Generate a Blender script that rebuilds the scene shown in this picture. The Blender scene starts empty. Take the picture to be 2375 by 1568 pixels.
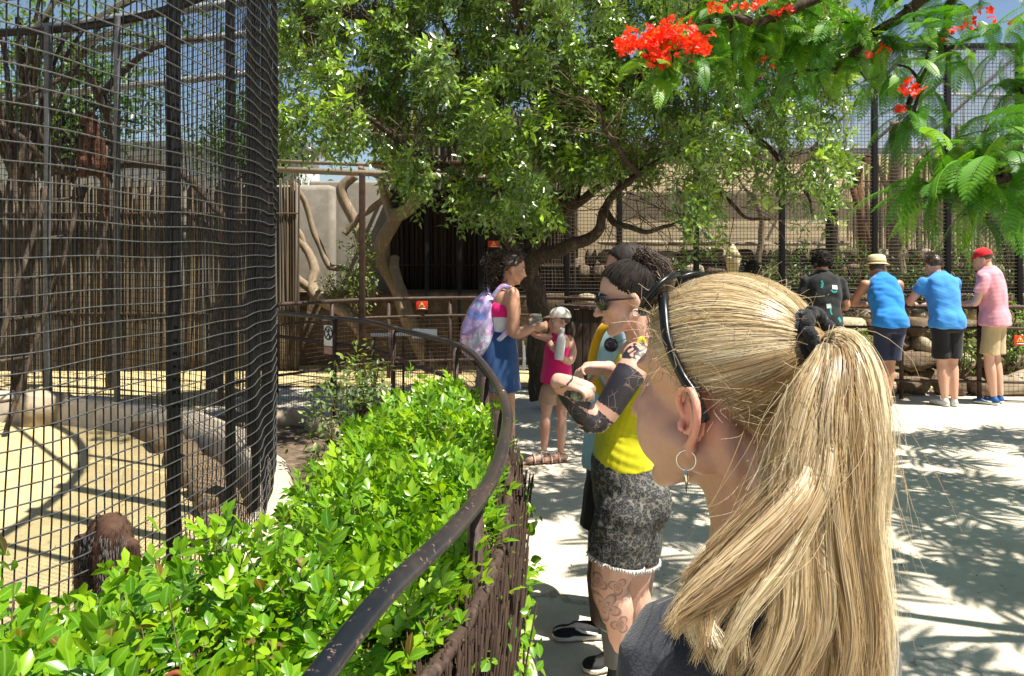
import bpy, bmesh, math, random
import numpy as np
from mathutils import Vector, Matrix

random.seed(7)
rng = np.random.default_rng(11)
scene = bpy.context.scene
COL = scene.collection

# ------------------------------------------------------------------ camera
VW, VH, FOC, CZ = 2375.0, 1568.0, 1864.0, 1.67
HORIZON = 590.0            # the photograph keeps verticals upright: level camera, shifted lens
cam_data = bpy.data.cameras.new('camera')
cam_data.sensor_width = 36.0
cam_data.lens = 36.0 * FOC / VW
cam_data.clip_start = 0.05
cam_data.clip_end = 800
cam = bpy.data.objects.new('camera', cam_data)
COL.objects.link(cam)
cam.location = (0, 0, CZ)
cam.rotation_euler = (math.pi / 2, 0, 0)
cam_data.shift_y = (HORIZON - VH / 2) / VW
scene.camera = cam

# ------------------------------------------------------------------ light
SUN_EL = math.radians(64)
SUN_H = np.array([0.90, -0.42]); SUN_H = SUN_H / np.linalg.norm(SUN_H)
SUN_DIR = np.array([SUN_H[0] * math.cos(SUN_EL), SUN_H[1] * math.cos(SUN_EL), math.sin(SUN_EL)])
world = bpy.data.worlds.new('World')
scene.world = world
world.use_nodes = True
wn = world.node_tree
sky = wn.nodes.new('ShaderNodeTexSky')
sky.sky_type = 'NISHITA'
sky.sun_disc = False
sky.sun_elevation = SUN_EL
sky.sun_rotation = math.atan2(SUN_H[0], SUN_H[1])
sky.air_density = 1.0
sky.dust_density = 0.6
sky.ozone_density = 1.5
wn.links.new(sky.outputs[0], wn.nodes['Background'].inputs[0])
wn.nodes['Background'].inputs[1].default_value = 0.055
sun_data = bpy.data.lights.new('sun', 'SUN')
sun_data.energy = 5.0
sun_data.angle = math.radians(0.5)
sun_data.color = (1.0, 0.945, 0.84)
sun = bpy.data.objects.new('sun', sun_data)
COL.objects.link(sun)
sun.rotation_euler = Vector(SUN_DIR).to_track_quat('Z', 'Y').to_euler()
scene.view_settings.view_transform = 'Standard'
scene.view_settings.look = 'None'
scene.view_settings.exposure = 1.2
scene.view_settings.gamma = 1.0
scene.view_settings.use_curve_mapping = False
scene.cycles.max_bounces = 8
scene.cycles.diffuse_bounces = 3
scene.cycles.glossy_bounces = 3
scene.cycles.transmission_bounces = 6
scene.cycles.sample_clamp_indirect = 6.0

# ------------------------------------------------------------------ photo rays
def ray(vx, vy): return np.array([(vx - VW / 2) / FOC, 1.0, (HORIZON - vy) / FOC])
def at_z(vx, vy, z=0.0):
    d = ray(vx, vy); t = (z - CZ) / d[2]
    return np.array([d[0] * t, d[1] * t, z])
def at_y(vx, vy, y):
    d = ray(vx, vy); t = y / d[1]
    return np.array([d[0] * t, y, CZ + d[2] * t])
def to_v(p): return VW / 2 + FOC * p[0] / p[1], HORIZON - FOC * (p[2] - CZ) / p[1]

# ------------------------------------------------------------------ object helpers
def wloc(o):
    v = Vector((0, 0, 0))
    while o is not None:
        v = v + o.location; o = o.parent
    return v
def tag(o, label=None, cat=None, group=None, kind=None):
    if label: o['label'] = label
    if cat: o['category'] = cat
    if group: o['group'] = group
    if kind: o['kind'] = kind
    return o
def thing(name, loc, label, cat, group=None):
    o = bpy.data.objects.new(name, None); COL.objects.link(o)
    o.location = Vector([float(c) for c in loc]); o.empty_display_size = 0.1
    return tag(o, label, cat, group)
def link(name, mesh, parent=None):
    o = bpy.data.objects.new(name, mesh); COL.objects.link(o)
    if parent is not None:
        o.parent = parent; o.location = -wloc(parent)
    return o
def put(name, mesh, parent, M):
    """an object sharing MESH at world matrix M under PARENT (translation-only parents)"""
    o = bpy.data.objects.new(name, mesh); COL.objects.link(o)
    if parent is not None:
        o.parent = parent
        M = Matrix.Translation(-wloc(parent)) @ M
    o.matrix_local = M
    return o
def data(V, Fs, mat, smooth=False, tint=None, rib=None, name='mesh', midx=None):
    V = np.asarray(V, dtype=np.float32)
    if not isinstance(Fs, (list, tuple)): Fs = [Fs]
    Fs = [np.asarray(f, dtype=np.int32) for f in Fs if len(f)]
    me = bpy.data.meshes.new(name)
    nl = sum(f.size for f in Fs); nf = sum(len(f) for f in Fs)
    me.vertices.add(len(V)); me.vertices.foreach_set('co', V.ravel())
    me.loops.add(nl); me.polygons.add(nf)
    me.loops.foreach_set('vertex_index', np.concatenate([f.ravel() for f in Fs]))
    tot = np.concatenate([np.full(len(f), f.shape[1], np.int32) for f in Fs])
    st = np.zeros(nf, np.int32); st[1:] = np.cumsum(tot)[:-1]
    me.polygons.foreach_set('loop_start', st)
    try: me.polygons.foreach_set('loop_total', tot)
    except Exception: pass
    if smooth: me.polygons.foreach_set('use_smooth', np.ones(nf, bool))
    for m in (mat if isinstance(mat, (list, tuple)) else [mat]):
        me.materials.append(m)
    if midx is not None: me.polygons.foreach_set('material_index', np.asarray(midx, np.int32))
    for nm, arr in (('tint', tint), ('rib', rib)):
        if arr is not None:
            a = me.attributes.new(nm, 'FLOAT', 'POINT'); a.data.foreach_set('value', np.asarray(arr, np.float32))
    me.update(calc_edges=True); me.validate()
    return me
def obj(name, V, Fs, mat, parent=None, smooth=False, **k):
    return link(name, data(V, Fs, mat, smooth, name=name, **k), parent)
def join(parts):
    """[(V, [faces...])] -> one (V, [faces...])"""
    Vs, by, off = [], {}, 0
    for V, Fs in parts:
        V = np.asarray(V, float)
        for f in (Fs if isinstance(Fs, (list, tuple)) else [Fs]):
            f = np.asarray(f, int)
            if len(f): by.setdefault(f.shape[1], []).append(f + off)
        Vs.append(V); off += len(V)
    return np.concatenate(Vs), [np.concatenate(x) for x in by.values()]
def nrm(v):
    v = np.asarray(v, float)
    return v / np.maximum(np.linalg.norm(v, axis=-1, keepdims=True), 1e-9)
def spline(pts, n):
    """Catmull-Rom through pts (..., K, C) resampled to n"""
    P = np.asarray(pts, float); K = P.shape[-2]
    u = np.linspace(0, K - 1, n); i = np.minimum(u.astype(int), K - 2); t = (u - i)[:, None]
    g = lambda j: P[..., np.clip(j, 0, K - 1), :]
    a, b, c, d = g(i - 1), g(i), g(i + 1), g(i + 2)
    return 0.5 * (2 * b + (c - a) * t + (2 * a - 5 * b + 4 * c - d) * t ** 2 + (3 * b - a - 3 * c + d) * t ** 3)
def tubes(P, R, k=6, cap=True, phase=0.0, flat=None):
    P = np.asarray(P, float)
    if P.ndim == 2: P = P[None]
    S, N, _ = P.shape
    R = np.broadcast_to(np.asarray(R, float), (S, N)) if np.ndim(R) < 2 else np.asarray(R, float)
    T = nrm(np.gradient(P, axis=1))
    m = np.abs(T).mean(axis=1); ax = np.argmin(m, axis=1)
    ref = np.eye(3)[ax][:, None, :]
    A = nrm(np.cross(T, ref)); B = np.cross(T, A)
    th = np.arange(k) * 2 * np.pi / k + phase
    fl = 1.0 if flat is None else flat
    V = P[:, :, None, :] + R[:, :, None, None] * (np.cos(th)[None, None, :, None] * A[:, :, None, :] + fl * np.sin(th)[None, None, :, None] * B[:, :, None, :])
    idx = np.arange(S * N * k).reshape(S, N, k)
    q = np.stack([idx[:, :-1], np.roll(idx, -1, 2)[:, :-1], np.roll(idx, -1, 2)[:, 1:], idx[:, 1:]], -1).reshape(-1, 4)
    V = V.reshape(-1, 3); out = [q]
    if cap:
        e0, e1 = idx[:, 0], idx[:, -1]
        if k == 4: out = [np.concatenate([q, e0[:, ::-1], e1])]
        elif k == 3: out.append(np.concatenate([e0[:, ::-1], e1]))
        else:
            n0 = len(V); V = np.concatenate([V, P[:, 0], P[:, -1]])
            c0 = (n0 + np.arange(S))[:, None]; c1 = (n0 + S + np.arange(S))[:, None]
            t0 = np.stack([np.broadcast_to(c0, (S, k)), np.roll(e0, -1, 1), e0], -1).reshape(-1, 3)
            t1 = np.stack([np.broadcast_to(c1, (S, k)), e1, np.roll(e1, -1, 1)], -1).reshape(-1, 3)
            out.append(np.concatenate([t0, t1]))
    return V, out
def box(c, s, R=None):
    c, s = np.asarray(c, float), np.asarray(s, float) / 2
    V = np.array([[x, y, z] for x in (-1, 1) for y in (-1, 1) for z in (-1, 1)], float) * s
    if R is not None: V = V @ np.asarray(R, float).T
    F = np.array([[0, 1, 3, 2], [4, 6, 7, 5], [0, 4, 5, 1], [2, 3, 7, 6], [0, 2, 6, 4], [1, 5, 7, 3]])
    return V + c, [F]
def bbox_mesh(c, s, bev=0.01, R=None):
    """bevelled box (V, F)"""
    bm = bmesh.new(); bmesh.ops.create_cube(bm, size=1.0)
    for v in bm.verts: v.co = Vector((v.co.x * s[0], v.co.y * s[1], v.co.z * s[2]))
    if bev > 0: bmesh.ops.bevel(bm, geom=list(bm.edges), offset=bev, segments=2, affect='EDGES', profile=0.6)
    V = np.array([v.co[:] for v in bm.verts]); fs = {}
    bm.verts.index_update()
    for f in bm.faces: fs.setdefault(len(f.verts), []).append([v.index for v in f.verts])
    bm.free()
    if R is not None: V = V @ np.asarray(R, float).T
    return V + np.asarray(c, float), [np.array(x) for x in fs.values()]
def rotz(a):
    c, s = math.cos(a), math.sin(a)
    return np.array([[c, -s, 0], [s, c, 0], [0, 0, 1.0]])
def sphere(c, r, nu=16, nv=10, R=None):
    c = np.asarray(c, float); r = np.broadcast_to(np.asarray(r, float), (3,))
    ph = np.linspace(0, np.pi, nv + 1)[1:-1]; th = np.arange(nu) * 2 * np.pi / nu
    V = np.stack([np.outer(np.sin(ph), np.cos(th)), np.outer(np.sin(ph), np.sin(th)), np.outer(np.cos(ph), np.ones(nu))], -1).reshape(-1, 3)
    V = np.concatenate([V, [[0, 0, 1], [0, 0, -1]]]) * r
    if R is not None: V = V @ np.asarray(R, float).T
    i = np.arange((nv - 1) * nu).reshape(nv - 1, nu); j = np.roll(i, -1, 1)
    q = np.stack([i[:-1], i[1:], j[1:], j[:-1]], -1).reshape(-1, 4); n = (nv - 1) * nu
    t = np.concatenate([np.stack([np.full(nu, n), i[0], j[0]], -1), np.stack([np.full(nu, n + 1), j[-1], i[-1]], -1)])
    return V + c, [q, t]
def vnoise(P, seed=0, scale=1.0):
    """cheap smooth noise: a few sines"""
    P = np.asarray(P, float) * scale; r = np.random.default_rng(seed); o = np.zeros(P.shape[:-1])
    for k in range(6):
        d = r.normal(size=3) * (0.6 + 0.5 * k); o += np.sin(P @ d + r.uniform(0, 6.28)) / (1 + 0.45 * k)
    return o / 2.2

# ------------------------------------------------------------------ materials
def nodes(name):
    m = bpy.data.materials.new(name); m.use_nodes = True
    nt = m.node_tree; b = nt.nodes['Principled BSDF']
    return m, nt, b
def N(nt, t, **k):
    n = nt.nodes.new(t)
    for a, v in k.items(): setattr(n, a, v)
    return n
def ramp(nt, stops, fac):
    r = N(nt, 'ShaderNodeValToRGB'); e = r.color_ramp.elements
    while len(e) < len(stops): e.new(0.5)
    for x, (p, c) in zip(e, stops): x.position = p; x.color = (*c, 1) if len(c) == 3 else c
    nt.links.new(fac, r.inputs[0]); return r.outputs[0]
def coords(nt, kind='Object', scale=(1, 1, 1)):
    tc = N(nt, 'ShaderNodeTexCoord'); mp = N(nt, 'ShaderNodeMapping'); mp.inputs['Scale'].default_value = scale
    nt.links.new(tc.outputs[kind], mp.inputs[0]); return mp.outputs[0]
def noise(nt, vec, scale, detail=4, rough=0.6, dist=0.0):
    n = N(nt, 'ShaderNodeTexNoise'); n.inputs['Scale'].default_value = scale; n.inputs['Detail'].default_value = detail
    n.inputs['Roughness'].default_value = rough; n.inputs['Distortion'].default_value = dist
    nt.links.new(vec, n.inputs['Vector']); return n.outputs[0]
def bump(nt, b, h, strength, dist=0.01):
    n = N(nt, 'ShaderNodeBump'); n.inputs['Strength'].default_value = strength; n.inputs['Distance'].default_value = dist
    nt.links.new(h, n.inputs['Height']); nt.links.new(n.outputs[0], b.inputs['Normal']); return n
def mixc(nt, fac, a, b_, mode='MIX'):
    n = N(nt, 'ShaderNodeMix', data_type='RGBA', blend_type=mode)
    for s, v in ((0, fac), (6, a), (7, b_)):
        if hasattr(v, 'is_linked'): nt.links.new(v, n.inputs[s])
        elif s == 0: n.inputs[0].default_value = v
        else: n.inputs[s].default_value = (*v, 1)
    return n.outputs[2]
def pm(name, c1, c2=None, scale=20, rough=0.7, bmp=0.2, bdist=0.005, stretch=(1, 1, 1), metal=0.0, spec=None, detail=5, c3=None, sss=0.0, dist=0.0, pos=(0.35, 0.65)):
    m, nt, b = nodes(name)
    c2 = c2 or tuple(x * 0.75 for x in c1); spec = spec if spec is not None else (0.5 if rough < 0.45 else 0.18)
    v = coords(nt, 'Object', stretch); n = noise(nt, v, scale, detail, 0.6, dist)
    st = [(pos[0], c1), (pos[1], c2)] if c3 is None else [(0.3, c1), (0.5, c2), (0.7, c3)]
    nt.links.new(ramp(nt, st, n), b.inputs['Base Color'])
    b.inputs['Roughness'].default_value = rough; b.inputs['Metallic'].default_value = metal
    b.inputs['Specular IOR Level'].default_value = spec
    if bmp: bump(nt, b, n, bmp, bdist)
    if sss:
        b.inputs['Subsurface Weight'].default_value = sss
        b.inputs['Subsurface Radius'].default_value = (1.0, 0.35, 0.18); b.inputs['Subsurface Scale'].default_value = 0.012
    return m
def leafm(name, lo, hi, young, rough=0.35, trans=0.35, obj_random=False, rib=None, coat=0.0, old=False):
    """leaf: attribute 'tint' 0..1 blends lo>hi>young; translucent"""
    m, nt, b = nodes(name)
    if obj_random:
        t = N(nt, 'ShaderNodeObjectInfo').outputs['Random']
    else:
        a = N(nt, 'ShaderNodeAttribute'); a.attribute_name = 'tint'; t = a.outputs['Fac']
    col = ramp(nt, [(0.0, (0.16, 0.09, 0.025)), (0.03, (0.16, 0.10, 0.03)), (0.05, lo), (0.55, hi), (1.0, young)] if rib else [(0.0, lo), (0.55, hi), (1.0, young)], t)
    if rib:
        a2 = N(nt, 'ShaderNodeAttribute'); a2.attribute_name = 'rib'
        col = mixc(nt, ramp(nt, [(0.8, (0, 0, 0)), (1.0, (0.7, 0.7, 0.7))], a2.outputs['Fac']), col, rib)
    nt.links.new(col, b.inputs['Base Color'])
    b.inputs['Roughness'].default_value = rough
    tr = N(nt, 'ShaderNodeBsdfTranslucent')
    tcol = mixc(nt, 1.0, col, (1.0, 1.0, 0.35), 'MULTIPLY'); sc = mixc(nt, 1.0, tcol, (1.9, 1.9, 1.9), 'MULTIPLY')
    nt.links.new(sc, tr.inputs[0])
    ms = N(nt, 'ShaderNodeMixShader'); ms.inputs[0].default_value = trans
    nt.links.new(b.outputs[0], ms.inputs[1]); nt.links.new(tr.outputs[0], ms.inputs[2])
    nt.links.new(ms.outputs[0], nt.nodes['Material Output'].inputs['Surface'])
    return m

# ------------------------------------------------------------------ bodies
class Body:
    """closed overlapping volumes, fused into ONE continuous surface"""
    def __init__(s): s.p = []
    def limb(s, pts, rad, k=14, flat0=False, flat1=False, oval=None):
        pts = np.asarray(pts, float)
        if np.ndim(rad) == 0: rad = [rad] * len(pts)
        n = 4 * (len(pts) - 1) + 1
        P = spline(pts, n) if len(pts) > 2 else pts[0] + (pts[1] - pts[0]) * np.linspace(0, 1, n)[:, None]
        R = spline(np.asarray(rad, float)[:, None], n)[:, 0] if len(pts) > 2 else np.interp(np.linspace(0, 1, n), [0, 1], rad)
        d0, d1 = nrm(P[0] - P[1]), nrm(P[-1] - P[-2])
        a = np.array([0.0, 0.3, 0.6, 0.85])[::-1]
        if not flat0:
            P = np.concatenate([[P[0] + d0 * R[0] * math.sin(x * math.pi / 2) for x in (0.98, 0.8, 0.55, 0.28)], P])
            R = np.concatenate([[R[0] * math.cos(x * math.pi / 2) for x in (0.98, 0.8, 0.55, 0.28)], R])
        if not flat1:
            r1 = R[-1]; p1 = P[-1]
            P = np.concatenate([P, [p1 + d1 * r1 * math.sin(x * math.pi / 2) for x in (0.28, 0.55, 0.8, 0.98)]])
            R = np.concatenate([R, [r1 * math.cos(x * math.pi / 2) for x in (0.28, 0.55, 0.8, 0.98)]])
        s.p.append(tubes(P, R[None], k, flat=oval)); return s
    def ell(s, c, r, R=None, nu=20, nv=14): s.p.append(sphere(c, r, nu, nv, R)); return s
    def loft(s, secs, right, n=24, k=28, power=2.4):
        """secs: (center, half width, half depth[, depth shift]); RIGHT is the width axis"""
        C = np.array([np.asarray(c[0], float) for c in secs]); wd = np.array([[c[1], c[2]] for c in secs], float)
        C = spline(C, n); wd = spline(wd, n); T = nrm(np.gradient(C, axis=0)); r = nrm(right)
        A = nrm(r - T * (T @ r)[:, None]); B = np.cross(T, A)
        th = np.arange(k) * 2 * np.pi / k; ct, st = np.cos(th), np.sin(th)
        sx, sy = np.sign(ct) * np.abs(ct) ** (2 / power), np.sign(st) * np.abs(st) ** (2 / power)
        V = C[:, None] + wd[:, 0][:, None, None] * sx[None, :, None] * A[:, None] + wd[:, 1][:, None, None] * sy[None, :, None] * B[:, None]
        i = np.arange(n * k).reshape(n, k); j = np.roll(i, -1, 1)
        q = np.stack([i[:-1], j[:-1], j[1:], i[1:]], -1).reshape(-1, 4); V = V.reshape(-1, 3)
        V = np.concatenate([V, C[:1], C[-1:]]); a, b = n * k, n * k + 1
        t = np.concatenate([np.stack([np.full(k, a), j[0], i[0]], -1), np.stack([np.full(k, b), i[-1], j[-1]], -1)])
        s.p.append((V, [q, t])); return s
    def xf(s, M, start=0):
        """transform the volumes from START on by 4x4"""
        M = np.array(M)
        s.p[start:] = [(V @ M[:3, :3].T + M[:3, 3], F) for V, F in s.p[start:]]; return s
    def build(s, name, mat, parent=None, voxel=0.01, smooth=4, wrinkle=None, dec=None):
        V, Fs = join(s.p)
        me = data(V, Fs, mat, True); o = bpy.data.objects.new('tmp', me); COL.objects.link(o)
        m = o.modifiers.new('r', 'REMESH'); m.mode = 'VOXEL'; m.voxel_size = voxel; m.use_smooth_shade = True
        if smooth:
            m = o.modifiers.new('s', 'SMOOTH'); m.factor = 0.5; m.iterations = smooth
        dg = bpy.context.evaluated_depsgraph_get()
        me2 = bpy.data.meshes.new_from_object(o.evaluated_get(dg)); me2.name = name
        bpy.data.objects.remove(o); bpy.data.meshes.remove(me)
        me2.materials.clear()
        for mm in (mat if isinstance(mat, (list, tuple)) else [mat]): me2.materials.append(mm)
        me2.polygons.foreach_set('use_smooth', np.ones(len(me2.polygons), bool))
        if wrinkle:
            co = get_co(me2); no = np.empty(len(me2.vertices) * 3, np.float32); me2.vertices.foreach_get('normal', no)
            co = co + no.reshape(-1, 3) * wrinkle(co)[:, None]
            me2.vertices.foreach_set('co', co.astype(np.float32).ravel()); me2.update()
        return link(name, me2, parent)
def get_co(me):
    a = np.empty(len(me.vertices) * 3, np.float32); me.vertices.foreach_get('co', a); return a.reshape(-1, 3).astype(float)
def set_attr(me, name, val):
    a = me.attributes.new(name, 'FLOAT', 'POINT'); a.data.foreach_set('value', np.asarray(val, np.float32))
def folds(amp, sc, seed, ax=(1, 1, 1)):
    return lambda co: amp * (np.abs(vnoise(co * np.array(ax), seed, sc)) - 0.4 + 0.4 * vnoise(co * np.array(ax), seed + 1, sc * 2.1))
def frame(fwd, up=(0, 0, 1)):
    """3x3 with columns forward, left, up"""
    f = nrm(fwd); u = np.asarray(up, float); l = nrm(np.cross(u, f)); u = np.cross(f, l)
    return np.stack([f, l, u], 1)
def head_parts(B, c, R, s=1.0, neck_to=None, neck_r=0.052, ears=True, jaw=1.0, nose=1.0):
    """a head in local x forward, y left, z up, fused into B"""
    st = len(B.p)
    B.ell((-0.012, 0, 0.032), (0.096, 0.074, 0.083)); B.ell((0.032, 0, -0.03), (0.058, 0.058, 0.082))
    for y in (1, -1):
        B.limb([(0.0, y * 0.046 * jaw, -0.055), (0.045, y * 0.034 * jaw, -0.09), (0.073, y * 0.01, -0.104)], [0.02, 0.018, 0.015])
        B.ell((0.058, y * 0.034, -0.026), (0.026, 0.024, 0.03))
        if ears:
            B.ell((-0.012, y * 0.079, -0.012), (0.019, 0.007, 0.031), frame((1, y * -0.35, 0)))
    B.ell((0.072, 0, -0.102), (0.018, 0.022, 0.016)); B.ell((0.078, 0, 0.026), (0.014, 0.046, 0.012))
    B.limb([(0.088, 0, 0.012), (0.103, 0, -0.018), (0.112 * nose, 0, -0.034)], [0.007, 0.009, 0.0115])
    B.ell((0.099, 0.011, -0.036), (0.011, 0.008, 0.008)); B.ell((0.099, -0.011, -0.036), (0.011, 0.008, 0.008))
    B.ell((0.088, 0, -0.058), (0.011, 0.021, 0.006)); B.ell((0.086, 0, -0.069), (0.011, 0.019, 0.007))
    M = np.eye(4); M[:3, :3] = np.asarray(R) * s; M[:3, 3] = c; B.xf(M, st)
    if neck_to is not None:
        B.limb([np.asarray(c) + np.asarray(R) @ np.array([-0.02, 0, -0.06]) * s, np.asarray(neck_to)], [neck_r * s, neck_r * s * 1.1])
    return B
def hand_parts(B, wrist, fwd, palm_n, s=1.0, curl=0.6, thumb_side=1, spread=0.12, pinch=False):
    """palm and five separate fingers; FWD along the hand, PALM_N out of the palm"""
    f = nrm(fwd); n = np.asarray(palm_n, float); n = nrm(n - f * (n @ f)); w = np.cross(n, f) * thumb_side
    L = lambda a, b, c: np.asarray(wrist) + s * (a * f + b * w + c * n)
    B.limb([L(0, 0, 0), L(0.045, 0.0, 0.002), L(0.082, 0, 0)], [0.024 * s, 0.028 * s, 0.024 * s], oval=None)
    B.limb([L(0.02, 0.02, 0.0), L(0.08, 0.026, 0.0)], [0.016 * s, 0.013 * s]); B.limb([L(0.02, -0.018, 0.0), L(0.075, -0.026, 0.0)], [0.016 * s, 0.012 * s])
    for i, (y, ln, r) in enumerate(((0.029, 0.07, 0.0088), (0.01, 0.078, 0.009), (-0.009, 0.072, 0.0086), (-0.027, 0.057, 0.0078))):
        cu = curl if not (pinch and i == 0) else curl * 0.8
        a0 = spread * y / 0.03; p = L(0.083, y, 0); pts = [p]; ang = 0.25 * cu
        for seg in (0.45, 0.31, 0.24):
            d = math.cos(ang) * f + math.sin(ang) * n + a0 * w * math.cos(ang); p = p + s * ln * seg * nrm(d); pts.append(p); ang += cu * 1.15
        B.limb(pts, [r * s * 1.05, r * s, r * s * 0.95, r * s * 0.8], k=10)
    b = L(0.025, 0.026, 0.006); t1 = L(0.055, 0.052, 0.018 + 0.015 * curl); t2 = L(0.085, 0.05 - 0.012 * curl, 0.03 + 0.03 * curl); t3 = L(0.105, 0.04 - 0.02 * curl, 0.038 + 0.04 * curl)
    B.limb([b, t1, t2, t3], [0.014 * s, 0.0115 * s, 0.0098 * s, 0.008 * s], k=10)
    return B
# ------------------------------------------------------------------ shared materials
M_black = pm('black_paint', (0.005, 0.005, 0.006), (0.010, 0.0095, 0.0095), 40, 0.55, 0.15, 0.002, (1, 1, 0.2))
M_wire = pm('lit_wire', (0.17, 0.175, 0.18), (0.08, 0.078, 0.075), 60, 0.36, 0.1, 0.001, metal=0.5)  # long wires: their sunlit look is put into the paler colour
M_wire_up = pm('shaded_wire', (0.016, 0.016, 0.018), (0.009, 0.008, 0.008), 60, 0.5, 0.1, 0.001)  # same wire as the long ones, its shaded look put into the colour
M_wire_far = pm('grey_wire', (0.085, 0.075, 0.06), (0.045, 0.04, 0.034), 60, 0.5, 0.0, metal=0.3)
M_wire_rust = pm('rusty_wire', (0.10, 0.065, 0.04), (0.05, 0.035, 0.025), 50, 0.6, 0.0, metal=0.2)
M_rust = pm('rusty_brown_pipe', (0.075, 0.045, 0.035), (0.045, 0.03, 0.025), 30, 0.55, 0.25, 0.002, c3=(0.11, 0.075, 0.055))
M_steel = pm('dull_galvanised_steel', (0.26, 0.27, 0.28), (0.16, 0.17, 0.18), 20, 0.5, 0.1, 0.002, metal=0.3)
M_conc = pm('sandy_concrete', (0.52, 0.46, 0.36), (0.40, 0.34, 0.26), 6, 0.9, 0.4, 0.01, c3=(0.46, 0.40, 0.33))
M_rock = pm('brown_rock', (0.25, 0.185, 0.12), (0.12, 0.085, 0.055), 6, 0.94, 1.0, 0.05, c3=(0.18, 0.135, 0.095), detail=9)
M_rock2 = pm('tan_rock', (0.42, 0.35, 0.25), (0.27, 0.21, 0.145), 6, 0.92, 0.8, 0.03, detail=8)
M_wood = pm('weathered_wood', (0.36, 0.30, 0.22), (0.22, 0.17, 0.12), 9, 0.85, 0.6, 0.006, (8, 8, 0.7), c3=(0.29, 0.24, 0.18))
M_woodb = pm('red_brown_wood', (0.20, 0.105, 0.05), (0.12, 0.06, 0.03), 9, 0.8, 0.5, 0.005, (8, 8, 0.7))
M_bark = pm('grey_brown_bark', (0.15, 0.115, 0.08), (0.045, 0.033, 0.024), 7, 0.92, 1.0, 0.03, (3, 3, 0.8), c3=(0.09, 0.07, 0.05), detail=8, dist=0.6)
M_bare = pm('bare_branch_wood', (0.34, 0.27, 0.19), (0.20, 0.15, 0.10), 6, 0.85, 0.6, 0.01, (3, 3, 0.8), c3=(0.27, 0.215, 0.15), detail=7)
M_twig = pm('brown_twig', (0.16, 0.115, 0.075), (0.09, 0.065, 0.045), 12, 0.85, 0.0)
M_soil = pm('dark_garden_soil', (0.16, 0.115, 0.075), (0.09, 0.065, 0.045), 7, 0.95, 0.8, 0.02, c3=(0.22, 0.165, 0.11), detail=9)
M_reed = [pm('reed_%s' % n, a, b, 8, 0.8, 0.3, 0.003, (6, 6, 0.4)) for n, a, b in (
    ('tan', (0.185, 0.145, 0.095), (0.105, 0.08, 0.05)), ('brown', (0.095, 0.068, 0.044), (0.05, 0.036, 0.024)), ('grey', (0.17, 0.148, 0.118), (0.10, 0.086, 0.068)))]
M_brush = [pm('heather_%s' % n, a, b, 12, 0.85, 0.3, 0.002, (6, 6, 0.5)) for n, a, b in (
    ('dark', (0.055, 0.034, 0.023), (0.025, 0.016, 0.012)), ('brown', (0.10, 0.065, 0.042), (0.045, 0.03, 0.021)))]

# ------------------------------------------------------------------ ground
def ground_mat(name, a, b, c, speck):
    m, nt, bs = nodes(name); v = coords(nt, 'Object')
    n1 = noise(nt, v, 0.9, 6, 0.65); n2 = noise(nt, v, 14, 6, 0.7); n3 = noise(nt, v, 120, 2, 0.5)
    col = ramp(nt, [(0.3, a), (0.52, b), (0.72, c)], n1)
    col = mixc(nt, ramp(nt, [(0.45, (0, 0, 0)), (0.75, (0.55, 0.55, 0.55))], n2), col, tuple(x * 0.72 for x in b))
    col = mixc(nt, ramp(nt, [(0.66, (0, 0, 0)), (0.72, (speck, speck, speck))], n3), col, tuple(x * 0.45 for x in b))
    nt.links.new(col, bs.inputs['Base Color']); bs.inputs['Roughness'].default_value = 0.95; bs.inputs['Specular IOR Level'].default_value = 0.2
    h = mixc(nt, 0.5, n2, n3); bump(nt, bs, h, 0.5, 0.012)
    return m
M_ground = ground_mat('pale_sandy_path', (0.47, 0.415, 0.325), (0.57, 0.515, 0.41), (0.62, 0.565, 0.46), 0.7)
_nt = M_ground.node_tree; _b = _nt.nodes['Principled BSDF']; _src = _b.inputs['Base Color'].links[0].from_socket; _v = coords(_nt, 'Object'); _w = N(_nt, 'ShaderNodeVectorMath', operation='ADD'); _n = N(_nt, 'ShaderNodeTexNoise'); _n.inputs['Scale'].default_value = 1.6; _n.inputs['Detail'].default_value = 6; _nt.links.new(_v, _n.inputs['Vector']); _nt.links.new(_v, _w.inputs[0]); _nt.links.new(_n.outputs['Color'], _w.inputs[1])
_c = N(_nt, 'ShaderNodeTexVoronoi', feature='DISTANCE_TO_EDGE'); _c.inputs['Scale'].default_value = 0.42; _nt.links.new(_w.outputs[0], _c.inputs['Vector']); _cr = ramp(_nt, [(0.0, (0.75, 0.75, 0.75)), (0.006, (0, 0, 0))], _c.outputs['Distance']); _st = ramp(_nt, [(0.55, (0, 0, 0)), (0.72, (0.5, 0.5, 0.5))], noise(_nt, _v, 2.7, 7, 0.7)); _nt.links.new(mixc(_nt, _cr, mixc(_nt, _st, _src, (0.36, 0.31, 0.24)), (0.2, 0.165, 0.12)), _b.inputs['Base Color'])
M_sand = ground_mat('yellow_sand', (0.50, 0.385, 0.185), (0.57, 0.455, 0.235), (0.43, 0.325, 0.155), 0.7)
_nt = M_sand.node_tree; _b = _nt.nodes['Principled BSDF']; _v = coords(_nt, 'Object'); _vo = N(_nt, 'ShaderNodeTexVoronoi', feature='SMOOTH_F1'); _vo.inputs['Scale'].default_value = 4.5; _vo.inputs['Smoothness'].default_value = 0.5; _nt.links.new(_v, _vo.inputs['Vector']); bump(_nt, _b, mixc(_nt, 0.45, _vo.outputs['Distance'], noise(_nt, _v, 22, 6, 0.7)), 0.9, 0.05)
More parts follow.
